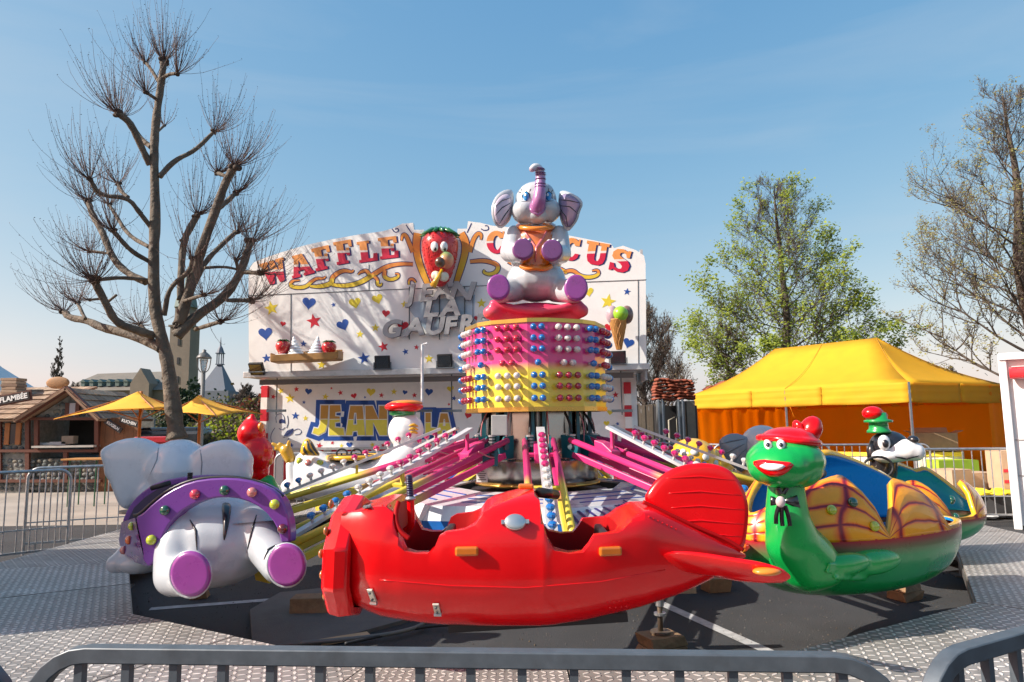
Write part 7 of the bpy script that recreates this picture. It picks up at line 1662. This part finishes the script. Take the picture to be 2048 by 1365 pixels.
# gable over the hatch
gxl, gxr, gxm = fs(60, 838).x, fs(208, 838).x, fs(148, 838).x; zG = fs(148, 779, -.4).z
GY = YS - .42
mb = MB(); mb.prism([(gxl + .1, YS - .02, zE), (gxr - .1, YS - .02, zE), (gxm, YS - .02, zG - .05)], (0, .06, 0)); mb.build('gable_wall', STN, stl)
for i in range(46):
    x = rs.uniform(gxl + .3, gxr - .3); zz = rs.uniform(zE + .05, zG - .15); lim = (zG - .12 - zE) * (1 - abs(x - gxm) / (gxr - gxm if x > gxm else gxm - gxl)) + zE - .05
    if zz < lim and abs(x - gxm) > .22: o = bpy.data.objects.new('stone', rs.choice(smesh)); COL.objects.link(o); o.parent = stl; o.location = V((x - cs.x, YS - .02 - cs.y, zz)); o.scale = (rs.uniform(.06, .08), .06, rs.uniform(.045, .06))
for a_, b_ in (((gxl - .1, zE - .05), (gxm, zG + .03)), ((gxm, zG + .03), (gxr + .1, zE - .05))):
    mb = MB(); mb.bar((a_[0], GY + .08, a_[1]), (b_[0], GY + .08, b_[1]), .12, .12); mb.build('verge_board', TMB, stl)
slope((gxr + .12, GY, zE - .05), (gxr + .12, YS + 2.2, zE - .05), (gxm, YS + 2.2, zG + .04), (gxm, GY, zG + .04), 5, 8)
slope((gxl - .12, YS + 2.2, zE - .05), (gxl - .12, GY, zE - .05), (gxm, GY, zG + .04), (gxm, YS + 2.2, zG + .04), 5, 8)
for x in (-.13, .13): mb = MB(); mb.box((gxm + x, YS - .08, zE + .22), (.10, .04, .34)); mb.build('shutter', TMB, stl)
mb = MB(); mb.box((gxm, YS - .07, zE + .22), (.15, .04, .32)); mb.build('window', mat('curtained window', (.42, .40, .42), rough=.4), stl)
# chimney of stacked courses
for i in range(6):
    p = fs(28, 790 - i * 6, .9); mb = MB(); mb.box((p.x, p.y, p.z), (.40 + .04 * (i % 2), .4, .075), rs.uniform(-.05, .05)); mb.build('chimney_course', SHING[(i + 1) % 3], stl, bevel=.008)
# oval roof sign
p = fs(116, 766, .3); mb = MB(); mb.pillow([p + V((.31 * math.cos(t), 0, .16 * math.sin(t))) for t in [2 * math.pi * i / 22 for i in range(22)]], V((0, -1, 0)), .10); mb.build('oval_sign', mat('oval wood sign', (.30, .16, .07), rough=.7, var=.3, scale=20), stl, smooth=True)
# lettered sign over the eave
p = fs(24, 798, -.55); SGB = mat('black sign board', (.02, .018, .018), rough=.5); rt = R(10)
Msg = Matrix.Translation(p) @ Matrix.Rotation(-rt, 4, 'Y')
mb = MB(); mb.box(p, (.98, .05, .26), M=Matrix.Rotation(-rt, 3, 'Y')); mb.build('sign_board', TMB, stl)
mb = MB(); mb.box(p + V((0, -.03, 0)), (.92, .03, .20), M=Matrix.Rotation(-rt, 3, 'Y')); mb.build('sign_panel', SGB, stl)
o = text_obj('sign_lettering', 'FLAMBÉE', .175, mat('sign white', (.75, .75, .72), rough=.5), None, None, off=.006, th=.006, sx=1.0, align='RIGHT', M=W[stl.name].inverted() @ Msg @ Matrix.Translation((.42, -.05, 0)) @ Matrix.Rotation(R(90), 4, 'X')); o.parent = stl; W[o.name] = W[stl.name]
for i, (x, y, rot, txt) in enumerate(((227, 852, -32, 'KUGELN'), (259, 845, -17, 'KUCHEN'))):
    p = fs(x, y, -.05); rt = R(rot); mb = MB(); mb.box(p, (.50, .04, .14), M=Matrix.Rotation(-rt, 3, 'Y')); mb.build('arrow_board', SGB, stl)
    o = text_obj('board_lettering', txt, .10, MATS['sign white'], None, None, off=.003, th=.005, sx=.95, M=W[stl.name].inverted() @ Matrix.Translation(p) @ Matrix.Rotation(-rt, 4, 'Y') @ Matrix.Translation((0, -.025, 0)) @ Matrix.Rotation(R(90), 4, 'X')); o.parent = stl; W[o.name] = W[stl.name]
# high table
p = at(168, 960, 14.5); p.z = 0; tb = thing('beer_table', 'narrow orange-brown table standing before the stone stall', 'table', p); mb = MB(); zt_ = at(175, 918, 14.5).z; mb.box((p.x + .1, p.y, zt_), (.9, .5, .03)); mb.build('table_top', mat('orange table top', (.45, .22, .06), rough=.5), tb)
for x in (-.2, .35):
    for dy in (-.18, .18): mb = MB(); mb.cyl((p.x + x, p.y + dy, 0), (p.x + x, p.y + dy, zt_), .015, 6); mb.build('leg', mat('green table leg', (.02, .10, .05), rough=.4), tb)
# ================================================================== PARASOLS
CANV = mat('yellow canvas', (.84, .50, .05), rough=.75, var=.08, scale=3, bump=.2, bscale=20)
t_ = CANV.node_tree; tb_ = N(t_, 'ShaderNodeBsdfTranslucent'); tb_.inputs['Color'].default_value = (.84, .48, .03, 1); ms_ = N(t_, 'ShaderNodeMixShader'); ms_.inputs[0].default_value = .3
t_.links.new(t_.nodes['Principled BSDF'].outputs[0], ms_.inputs[1]); t_.links.new(tb_.outputs[0], ms_.inputs[2]); t_.links.new(ms_.outputs[0], t_.nodes['Material Output'].inputs['Surface'])
def parasol(label, px, Yp, pk, cor, pole_r=.03):
    c = at(px, 900, Yp); t = thing('parasol', label, 'parasol', (c.x, c.y, 0), 0, 'yellow parasols beside the stone stall'); top = at(px, pk, Yp)
    WDK = mat('orange wood pole', (.40, .14, .03), rough=.5, var=.2)
    mb = MB(); mb.cyl((c.x, c.y, 0), (c.x, c.y, top.z), pole_r, 10); mb.build('pole', WDK, t, smooth=True)
    cs_ = [at(*q) for q in cor]; rows_ = []; n = len(cs_)
    for j in range(7):
        f = j / 6; r = []
        for i in range(n):
            for m in range(6):
                g = m / 6; e = cs_[i].lerp(cs_[(i + 1) % n], g); e = e + (top - e) * .0; sag = -.10 * math.sin(math.pi * g) * f * 0 + .06 * math.sin(math.pi * g) * f; p = top.lerp(e, f); p.z += -.10 * math.sin(math.pi * f) * .6 + sag; r.append(p)
        rows_.append(r)
    mb = MB(); mb.grid([list(reversed(r)) for r in rows_], closed=True); o = mb.build('canopy', CANV, t, auto=25); md = o.modifiers.new('s', 'SOLIDIFY'); md.thickness = .008
    mb = MB()
    for e in cs_: mb.tube([top + V((0, 0, -.05)), e + V((0, 0, -.01))], .012, 5); hub = V((c.x, c.y, top.z - .55)); mb.tube([hub, top.lerp(e, .5) + V((0, 0, -.06))], .012, 5)
    mb.build('rib', WDK, t)
    mb = MB(); mb.lathe([(.28, 0), (.28, .05), (.06, .07), (.06, .3)], 16, c=(c.x, c.y, 0)); mb.build('base', DARK, t)
parasol('large yellow parasol whose canopy points down left over the stone stall', 277, 13.2, 783, [(108, 838, 11.9), (308, 817, 11.9), (392, 828, 14.5), (238, 822, 14.5)])
parasol('yellow parasol right of the plane tree trunk, reaching toward the waffle stall', 397, 13.8, 791, [(322, 830, 12.9), (434, 833, 12.4), (525, 828, 14.3), (398, 822, 15.0)])
# dark car and red bench behind the trunk
p = at(316, 900, 19); cv = thing('dark_van', 'dark van parked behind the plane tree trunk, mostly hidden', 'van', (p.x, p.y, 0)); z1 = at(316, 850, 19).z
mb = MB(); mb.box((p.x + .1, p.y + .8, .95), (2.1, 1.6, 1.1)); mb.build('body', gloss('dark van paint', (.02, .025, .03)), cv, bevel=.1)
mb = MB(); mb.box((p.x + .1, p.y + .8, 1.42), (1.9, 1.4, .35)); mb.build('window', gloss('van glass', (.01, .012, .014), rough=.05), cv, bevel=.08)
for x in (-.7, .9): mb = MB(); mb.cyl((p.x + x, p.y - .02, .35), (p.x + x, p.y + .2, .35), .34, 16); mb.build('wheel', DARK, cv)
p = at(315, 874, 16); mb = MB(); mb.box((p.x, p.y, p.z - .06), (.75, .6, .14)); mb.box((p.x, p.y, (p.z - .12) / 2), (.6, .45, p.z - .14)); tag(mb.build('red_counter', gloss('red lacquer', (.40, .02, .03)), bevel=.02), 'red-topped counter between the parasol pole and the tree trunk', 'counter')
# white tent peak at the far left
p = at(-40, 900, 24); wt = thing('white_tent', 'white tent whose sloping roof shows at the far left edge', 'tent', (p.x, p.y, 0)); c0 = at(-150, 690, 24); e0 = at(30, 778, 24); q0 = at(-250, 778, 24)
mb = MB(); zt_, ze_ = at(-20, 700, 24).z + 1.4, e0.z; cx_ = (e0.x + q0.x) / 2; hw_ = (e0.x - q0.x) / 2; mb.lathe([(hw_ * 1.41, ze_), (hw_ * .75, ze_ + (zt_ - ze_) * .40), (hw_ * .18, ze_ + (zt_ - ze_) * .92), (.01, zt_ + .2)], 4, c=(cx_ - 2.2, 24 + hw_, 0), ph=R(45)); mb.build('roof', mat('white tent canvas', (.62, .66, .70), rough=.6, var=.04), wt)
mb = MB(); mb.box((cx_ - 2.2, 24 + hw_, ze_ / 2), (hw_ * 2 - .05, hw_ * 2 - .05, ze_ - .01)); mb.build('wall', MATS['white tent canvas'], wt)
# ================================================================== MARQUEE
YCAN = mat('marquee yellow canvas', (.86, .55, .03), rough=.7, var=.05, scale=2, bump=.25, bscale=9)
def trans_mat(nm, c, tr, c2):
    m = mat(nm, c, rough=.75, var=.07, scale=2, bump=.35, bscale=7); t = m.node_tree; b = t.nodes['Principled BSDF']; tb = N(t, 'ShaderNodeBsdfTranslucent'); tb.inputs['Color'].default_value = c2 + (1,); ms = N(t, 'ShaderNodeMixShader'); ms.inputs[0].default_value = tr
    t.links.new(b.outputs[0], ms.inputs[1]); t.links.new(tb.outputs[0], ms.inputs[2]); t.links.new(ms.outputs[0], t.nodes['Material Output'].inputs['Surface']); return m
YC2 = trans_mat('marquee roof canvas', (.90, .58, .03), .5, (.80, .42, .02)); OC = trans_mat('marquee orange wall', (.95, .40, .01), .6, (1.0, .48, .012))
KM = 1.35      # the marquee stands well behind the stall
A, Bm, Cc, D = [V(p) * KM for p in ((4.35, 16.4, 0), (6.95, 12.0, 0), (9.8, 13.65, 0), (7.2, 18.05, 0))]
mq = thing('yellow_marquee', 'large yellow pop-up marquee with orange inner walls on the right', 'marquee', (A + Cc) / 2)
zE2 = at(1810, 768, 12.0 * KM).z
z2 = [at(1389, 788, 16.4 * KM).z, zE2, at(2006, 768, 13.65 * KM).z, zE2]; zE2 = sum(z2[:3]) / 3
P1, P2 = at(1551, 698, 16.3 * KM), at(1752, 676, 14.2 * KM)
up3 = lambda p, z: V((p.x, p.y, z))
a, b, c, d = [up3(p, zE2) for p in (A, Bm, Cc, D)]
def canopy_face(pts, nm='roof_panel', sag=.16, n=8):
    # pts: quad or tri (eave a, eave b, top b, top a)
    aa, bb, tb_, ta = pts; rows_ = []
    for j in range(n + 1):
        f = j / n; l, r_ = aa.lerp(ta, f), bb.lerp(tb_, f); row = []
        for i in range(n + 1):
            g_ = i / n; p = l.lerp(r_, g_); p.z -= sag * math.sin(math.pi * f) * (1 + .25 * math.sin(math.pi * g_)); row.append(p)
        rows_.append(row)
    mb = MB(); mb.grid(rows_); o = mb.build(nm, YC2, mq, smooth=True); md = o.modifiers.new('s', 'SOLIDIFY'); md.thickness = .006
canopy_face((a, b, P2, P1)); canopy_face((b, c, P2, P2)); canopy_face((c, d, P1, P2)); canopy_face((d, a, P1, P1))
rsd = random.Random(2)
for (p, q, nseg) in ((A, Bm, 3), (Bm, Cc, 2), (Cc, D, 3), (D, A, 2)):
    nrm = (q - p).cross(V((0, 0, 1))).normalized()
    for i in range(nseg):
        rows_ = []
        for j in range(9):
            row = []
            for m in range(13):
                f = (i + (.004 if m == 0 else (.996 if m == 12 else m / 12))) / nseg; z = zE2 - .48 * j / 8 + (-.02 * abs(math.sin(f * nseg * math.pi)) if j == 8 else 0)
                w = .012 * math.sin(f * 40 + j * .8) * j / 8 + .01 * math.sin(j * 2.1 + f * 3); row.append(up3(p.lerp(q, f), z) + nrm * (.02 + w))
            rows_.append(row)
        mb = MB(); mb.grid(rows_); o = mb.build('valance', YC2, mq, smooth=True); md = o.modifiers.new('s', 'SOLIDIFY'); md.thickness = .006
for e0_, e1_ in ((a, P1), (b, P2), (c, P2), (d, P1), (a.lerp(b, .5), P1.lerp(P2, .5))):
    pts = []
    for i in range(9):
        f = i / 8; p = e0_.lerp(e1_, f); p.z -= .16 * math.sin(math.pi * f) - .006; pts.append(p)
    mb = MB(); mb.tube(pts, .007, 4); mb.build('seam', mat('seam shade', (.45, .24, .02), rough=.7), mq)
for (p, q) in ((A, D), (D, Cc)):
    n = 60; nrm = (q - p).cross(V((0, 0, 1))).normalized(); rows_ = []
    for j in range(5): rows_.append([up3(p.lerp(q, i / n), .02 + (zE2 - .05) * j / 4) + nrm * (.014 * math.sin(i * .9) + .02 * math.sin(i * .37 + j)) for i in range(n + 1)])
    mb = MB(); mb.grid(rows_); o = mb.build('side_wall', OC, mq, smooth=True); md = o.modifiers.new('s', 'SOLIDIFY'); md.thickness = .004
    for f in (.33, .66): mb = MB(); s0 = up3(p.lerp(q, f), .05); mb.tube([s0 - nrm * .06, up3(s0, zE2 - .1) - nrm * .06], .012, 4); mb.build('wall_seam', mat('orange seam', (.30, .09, .01), rough=.7), mq)
# right end wall half drawn
nrm = (Cc - Bm).cross(V((0, 0, 1))).normalized(); rows_ = [[up3(Bm.lerp(Cc, .80 + .2 * i / 10), .02 + (zE2 - .05) * j / 4) + nrm * .03 * math.sin(i * 1.1) for i in range(11)] for j in range(5)]
mb = MB(); mb.grid(rows_); mb.build('end_curtain', OC, mq, smooth=True)
for p in (A, Bm, Cc, D, (A + Bm) / 2, (C0 * 0 + Cc + D) / 2): mb = MB(); mb.bar(up3(p, 0), up3(p, zE2), .045, .045); mb.build('post', STEEL, mq)
# tables with cloths inside
YCL = mat('yellow tablecloth', (.80, .60, .05), rough=.7, var=.05); LGC = mat('lime cloth', (.35, .50, .03), rough=.7, var=.1); WCL = mat('pale tablecloth', (.68, .66, .50), rough=.7)
def dtable(label, p, q, Yp, Yq, ytop, ybot, m1, m2):
    Yp *= KM; Yq *= KM; a_, b_ = at(p, ytop, Yp), at(q, ytop, Yq); t = thing('cloth_table', label, 'table', V(((a_.x + b_.x) / 2, (a_.y + b_.y) / 2, 0)), 0, 'tables inside the marquee'); dr = (b_ - a_); dr.z = 0; Ln = dr.length; dr.normalize(); n_ = V((-dr.y, dr.x, 0)); zt = a_.z
    mb = MB(); c_ = (a_ + b_) / 2 + n_ * .35; mb.box((c_.x, c_.y, zt), (Ln, .7, .03), math.atan2(dr.y, dr.x)); mb.build('table_top', m2, t)
    rows_ = [[V((a_.x, a_.y, 0)) + dr * Ln * i / 40 - n_ * (.02 * math.sin(i * 1.3) * (1 - j / 4) + .01) + V((0, 0, .12 + (zt - .12) * j / 4)) for i in range(41)] for j in range(5)]
    mb = MB(); mb.grid(rows_); o = mb.build('cloth_front', m1, t, smooth=True); mb = MB(); mb.bar(a_ + V((0, 0, -.05)) - n_ * .03, b_ + V((0, 0, -.05)) - n_ * .03, .02, .10); mb.build('cloth_border', m2, t)
    for e in (a_, b_): mb = MB(); mb.box(e + n_ * .35 + V((0, 0, -zt / 2)), (.03, .68, zt), math.atan2(dr.y, dr.x)); mb.build('cloth_side', m1, t)
dtable('long table with yellow cloth left of the dog head inside the marquee', 1640, 1760, 14.6, 13.6, 905, 960, WCL, YCL)
dtable('yellow cloth table behind the barrier right of the dog head', 1835, 1925, 13.1, 12.7, 905, 960, WCL, YCL)
dtable('pale table beyond the grey elephant car inside the marquee', 1420, 1560, 15.8, 15.0, 905, 950, WCL, YCL)
def crate(name, label, cat, px, py, Yp, d, rz, m, flaps=False, group=None):
    c = at(px, py, Yp); t = thing(name, label, cat, V((c.x, c.y, c.z)), rz, group); mb = MB(); th = .012
    mb.box((0, 0, th / 2), (d[0], d[1], th))
    for sx, sy in ((0, -1), (0, 1), (-1, 0), (1, 0)):
        mb.box((sx * (d[0] / 2 - th / 2), sy * (d[1] / 2 - th / 2), d[2] / 2), (d[0] if sx == 0 else th, d[1] - 2 * th if sx != 0 else th, d[2] - .002))
    mb.build('box_wall', m, t, local=True)
    if flaps:
        for sx in (-1, 1): mb = MB(); mb.bar((sx * d[0] / 2, 0, d[2]), (sx * (d[0] / 2 + .14), 0, d[2] + .05), d[1] * .9, .01); mb.build('flap', m, t, local=True)
        mb = MB(); mb.bar((0, d[1] / 2, d[2]), (0, d[1] / 2 + .1, d[2] + .12), d[0] * .9, .01); mb.build('flap', m, t, local=True)
    else:
        mb = MB(); mb.box((-d[0] * .25, 0, d[2] + .004), (d[0] * .495, d[1], .008)); mb.build('flap', m, t, local=True); mb = MB(); mb.box((d[0] * .25, 0, d[2] + .004), (d[0] * .495, d[1], .008)); mb.build('flap', m, t, local=True)
    return t
CARD = mat('cardboard', (.38, .24, .14), rough=.8, var=.15, dirt=.2); CARD2 = mat('pale cardboard', (.45, .31, .20), rough=.8, var=.1)
crate('cardboard_box', 'open cardboard box with raised flaps on the table right of the dog head', 'box', 1868, 902, 13.1 * KM, (.94, .6, .46), -.3, CARD, True)
crate('cardboard_box', 'closed brown box, upper left of the pair behind the right barrier', 'box', 1905, 984, 11.4, (.42, .4, .36), .3, CARD2, False, 'boxes behind the right barrier')
crate('cardboard_box', 'brown box under the upper left one, behind the right barrier', 'box', 1905, 1030, 11.4, (.46, .42, .36), .3, CARD, False, 'boxes behind the right barrier')
crate('cardboard_box', 'wide pale box right of the stacked pair behind the right barrier', 'box', 1952, 982, 11.6, (.50, .4, .30), .1, CARD2, False, 'boxes behind the right barrier')
crate('cardboard_box', 'shadowed box below the wide pale one behind the right barrier', 'box', 1950, 1030, 11.6, (.44, .4, .36), .1, CARD, False, 'boxes behind the right barrier')
tb2 = crate('cardboard_box', 'tall beige box with red print bands, leftmost against the white kiosk', 'box', 2014, 978, 11.2, (.36, .35, .60), .05, CARD2)
for z in (.13, .30): mb = MB(); mb.box((0, -.179, z), (.34, .004, .05)); mb.build('red_band', PRED, tb2, local=True)
crate('green_crate', 'lime green crate on the floor of the marquee behind the barrier', 'crate', 1905, 945, 12.6 * KM, (1.0, .5, .3), .05, LGC)
def heap(name, label, cat, px, py, Yp, sz, m, seed):
    c = at(px, py, Yp); r = random.Random(seed); mb = MB()
    for _ in range(16): mb.ell(c + V((r.uniform(-1, 1) * sz[0], r.uniform(-.5, .5) * sz[1], r.uniform(0, 1) * sz[2] * .6)), (sz[0] * r.uniform(.2, .4), sz[1] * .3, sz[2] * r.uniform(.15, .35)), n=8, m=6)
    t = thing(name, label, cat, c); o = blob(mb, 'cloth', m, t, .02, 1); return t
heap('yellow_cloth', 'crumpled yellow cloth heaped on a black bin at the right', 'cloth', 1995, 990, 10.9, (.30, .3, .12), mat('yellow cloth', (.72, .55, .02), rough=.7), 3)
heap('white_sheet', 'crumpled white plastic sheet on the ground behind the right barrier', 'sheet', 1972, 1036, 10.9, (.42, .3, .08), mat('white plastic sheet', (.55, .57, .58), rough=.5), 4)
p = at(1995, 1018, 11.0); mb = MB(); mb.lathe([(.22, 0), (.26, .30), (.27, .32)], 14, c=(p.x, p.y, p.z - .1)); tag(mb.build('black_bin', DARK), 'black tub holding the crumpled yellow cloth', 'bin')
# ================================================================== WHITE KIOSK right edge
kx = at(2027, 1060, 9.9); KW = gloss('white kiosk panel', (.74, .75, .76), dirt=.15)
kk = thing('white_kiosk', 'white kiosk with a rolled red awning cut by the right edge', 'kiosk', (kx.x, kx.y, 0), R(-40)); zt_ = at(2012, 712, 9.9).z
def kb(name, c, d, m, bev=0.0):
    mb = MB(); mb.box(c, d); mb.build(name, m, kk, local=True, bevel=bev)
kb('wall', (.80, 1.0, zt_ / 2 + .02), (1.54, 1.9, zt_ - .06), KW, .01)
kb('corner_post', (.06, .02, zt_ / 2), (.10, .10, zt_), KW, .015)
kb('cornice', (.82, .0, zt_ - .02), (1.6, .12, .10), KW, .01)
zc_ = at(2030, 750, 9.8).z; mb = MB(); mb.tube([(.14, -.08, zc_ + .02), (1.5, -.08, zc_ + .02)], .09, 14); mb.build('awning_roll', gloss('red awning', (.60, .03, .04)), kk, smooth=True, local=True)
for z in (1.25, .75): kb('panel_joint', (.82, .045, z), (1.4, .012, .02), STEEL)
# ================================================================== SCREEN, FORKS, TARPS between stall and marquee
PLK = mat('grey-brown planks', (.20, .16, .12), rough=.8, var=.3, scale=3, bump=.3, dirt=.3)
c0_, c1_ = at(1266, 810, 17.3), at(1318, 810, 17.0); sc = thing('wooden_screen', 'screen of vertical grey-brown planks right of the waffle stall', 'fence', ((c0_.x + c1_.x) / 2, c0_.y, 0))
for i in range(6):
    f = (i + .5) / 6; x = c0_.x + (c1_.x - c0_.x) * f; mb = MB(); mb.box((x, c0_.y + .01 * (i % 2), (c0_.z) / 2), ((c1_.x - c0_.x) / 6 - .01, .03, c0_.z + rsd.uniform(-.02, .02))); mb.build('plank', PLK, sc)
cc = at(1350, 890, 16.6); rk = thing('folded_ride_rack', 'dark folded steel rack with upright panels under the rust-red tarpaulins', 'rack', (cc.x, cc.y, 0)); zr_ = at(1350, 803, 16.6).z
GP = mat('grey steel panel', (.16, .17, .18), rough=.45, metal=.4, dirt=.4)
for x, w in ((1322, 14), (1362, 14)):
    q = at(x, 850, 16.5); mb = MB(); mb.box((q.x, q.y, zr_ / 2), (w * pm(16.5), .15, zr_)); mb.build('upright_panel', GP, rk)
    for dx in (-4, 4): q2 = at(x + dx, 850, 16.38); mb = MB(); mb.bar((q2.x, q2.y, zr_ * .55), (q2.x, q2.y, zr_ + .05), .03, .03); mb.build('guide_post', STEEL, rk)
q = at(1350, 850, 17.2); mb = MB(); mb.box((q.x, q.y, zr_ / 2 - .05), (1.0, .5, zr_ - .1)); mb.build('dark_core', DARK, rk)
q = at(1346, 850, 16.8); mb = MB(); mb.tube([(q.x - .1, q.y, .5), (q.x - .1, q.y, 1.6), (q.x + .1, q.y, 1.7), (q.x + .12, q.y, .5)], .02, 6); mb.build('hoop', mat('cream tube', (.5, .46, .38), rough=.5), rk)
for x in (1316, 1358, 1378): q = at(x, 885, 16.35); mb = MB(); mb.box(q, (.09, .06, .16)); mb.build('yellow_block', YELG, rk)
q = at(1380, 850, 16.6); mb = MB(); mb.box((q.x, q.y, zr_ / 2), (.20, .3, zr_)); mb.build('side_crate', PLK, rk)
TRP = mat('rust red tarpaulin', (.27, .065, .03), rough=.7, var=.3, scale=6, bump=.5, bscale=18, dirt=.3)
for i in range(7):
    q = at(1346, 798 - i * 6.0, 16.6); rr = random.Random(i + 30); w = .98 - .05 * max(0, i - 3); n = 20
    pts = [(q.x - w / 2 + w * j / n + .0, q.y + rr.uniform(-.01, .01), q.z + .018 * math.sin(j * .5 + i) - .012 * (j / n - .5) * (i - 1)) for j in range(n + 1)]
    t_ = MB(); t_.tube(pts, [.040 * rr.uniform(.85, 1.15) for _ in pts], 8)
    M_ = [V((p.x, q.y + (p.y - q.y) * 6, p.z)) for p in t_.v]; t_.v = M_
    tag(t_.build('folded_tarpaulin', TRP, smooth=True), ('lowest folded rust-red tarpaulin, lying directly on the dark rack', 'second tarpaulin from the bottom of the rust-red stack', 'third tarpaulin from the bottom of the rust-red stack', 'middle tarpaulin of the rust-red stack of seven', 'third tarpaulin from the top of the rust-red stack', 'second tarpaulin from the top of the rust-red stack', 'topmost folded rust-red tarpaulin of the stack on the dark rack')[i], 'tarpaulin', 'stack of rust-red tarpaulins')
q = at(1448, 772, 19); 
for px, py, s_ in ((1446, 772, .22), (1419, 777, .12)):
    q = at(px, py, 25); s_ *= 1.3; c_ = V((q.x, q.y, 0)); rf = thing('rust_red_hut', 'rust-red pointed roof peeping over the left part of the marquee' if px == 1446 else 'small rust-red chimney left of the pointed roof', 'hut', c_); mb = MB()
    mb.box((q.x, q.y, q.z / 2 - .05), (s_ * 2, .6, q.z)); mb.build('wall', TRP, rf); mb = MB(); mb.prism([(q.x - s_ * 1.4, q.y - .35, q.z - .05), (q.x + s_ * 1.4, q.y - .35, q.z - .05), (q.x, q.y - .35, q.z + s_ * .6)], (0, .7, 0)); mb.build('roof', TRP, rf)
# unseen lorry added outside the frame to the left to shade the elephant car
LW = gloss('lorry white', (.70, .71, .72), dirt=.25)
lorry = thing('added_shade_lorry', 'unseen white box lorry added out of view at left to shade the elephant car', 'lorry', (-9.5, 5.25, 0))
mb = MB(); mb.box((.2, 0, 2.55), (6.6, 2.5, 3.1)); mb.build('cargo_box', LW, lorry, local=True, bevel=.03)
mb = MB(); mb.box((-4.1, 0, 1.7), (1.9, 2.2, 2.2)); mb.build('cab', LW, lorry, local=True, bevel=.12)
mb = MB(); mb.box((-.4, 0, .85), (7.6, .9, .22)); mb.build('chassis', DARK, lorry, local=True)
for x in (-3.9, 1.4, 2.5):
    for y in (-.95, .95): mb = MB(); mb.cyl((x, y - .14, .5), (x, y + .14, .5), .5, 22); mb.build('wheel', DARK, lorry, local=True, auto=40)
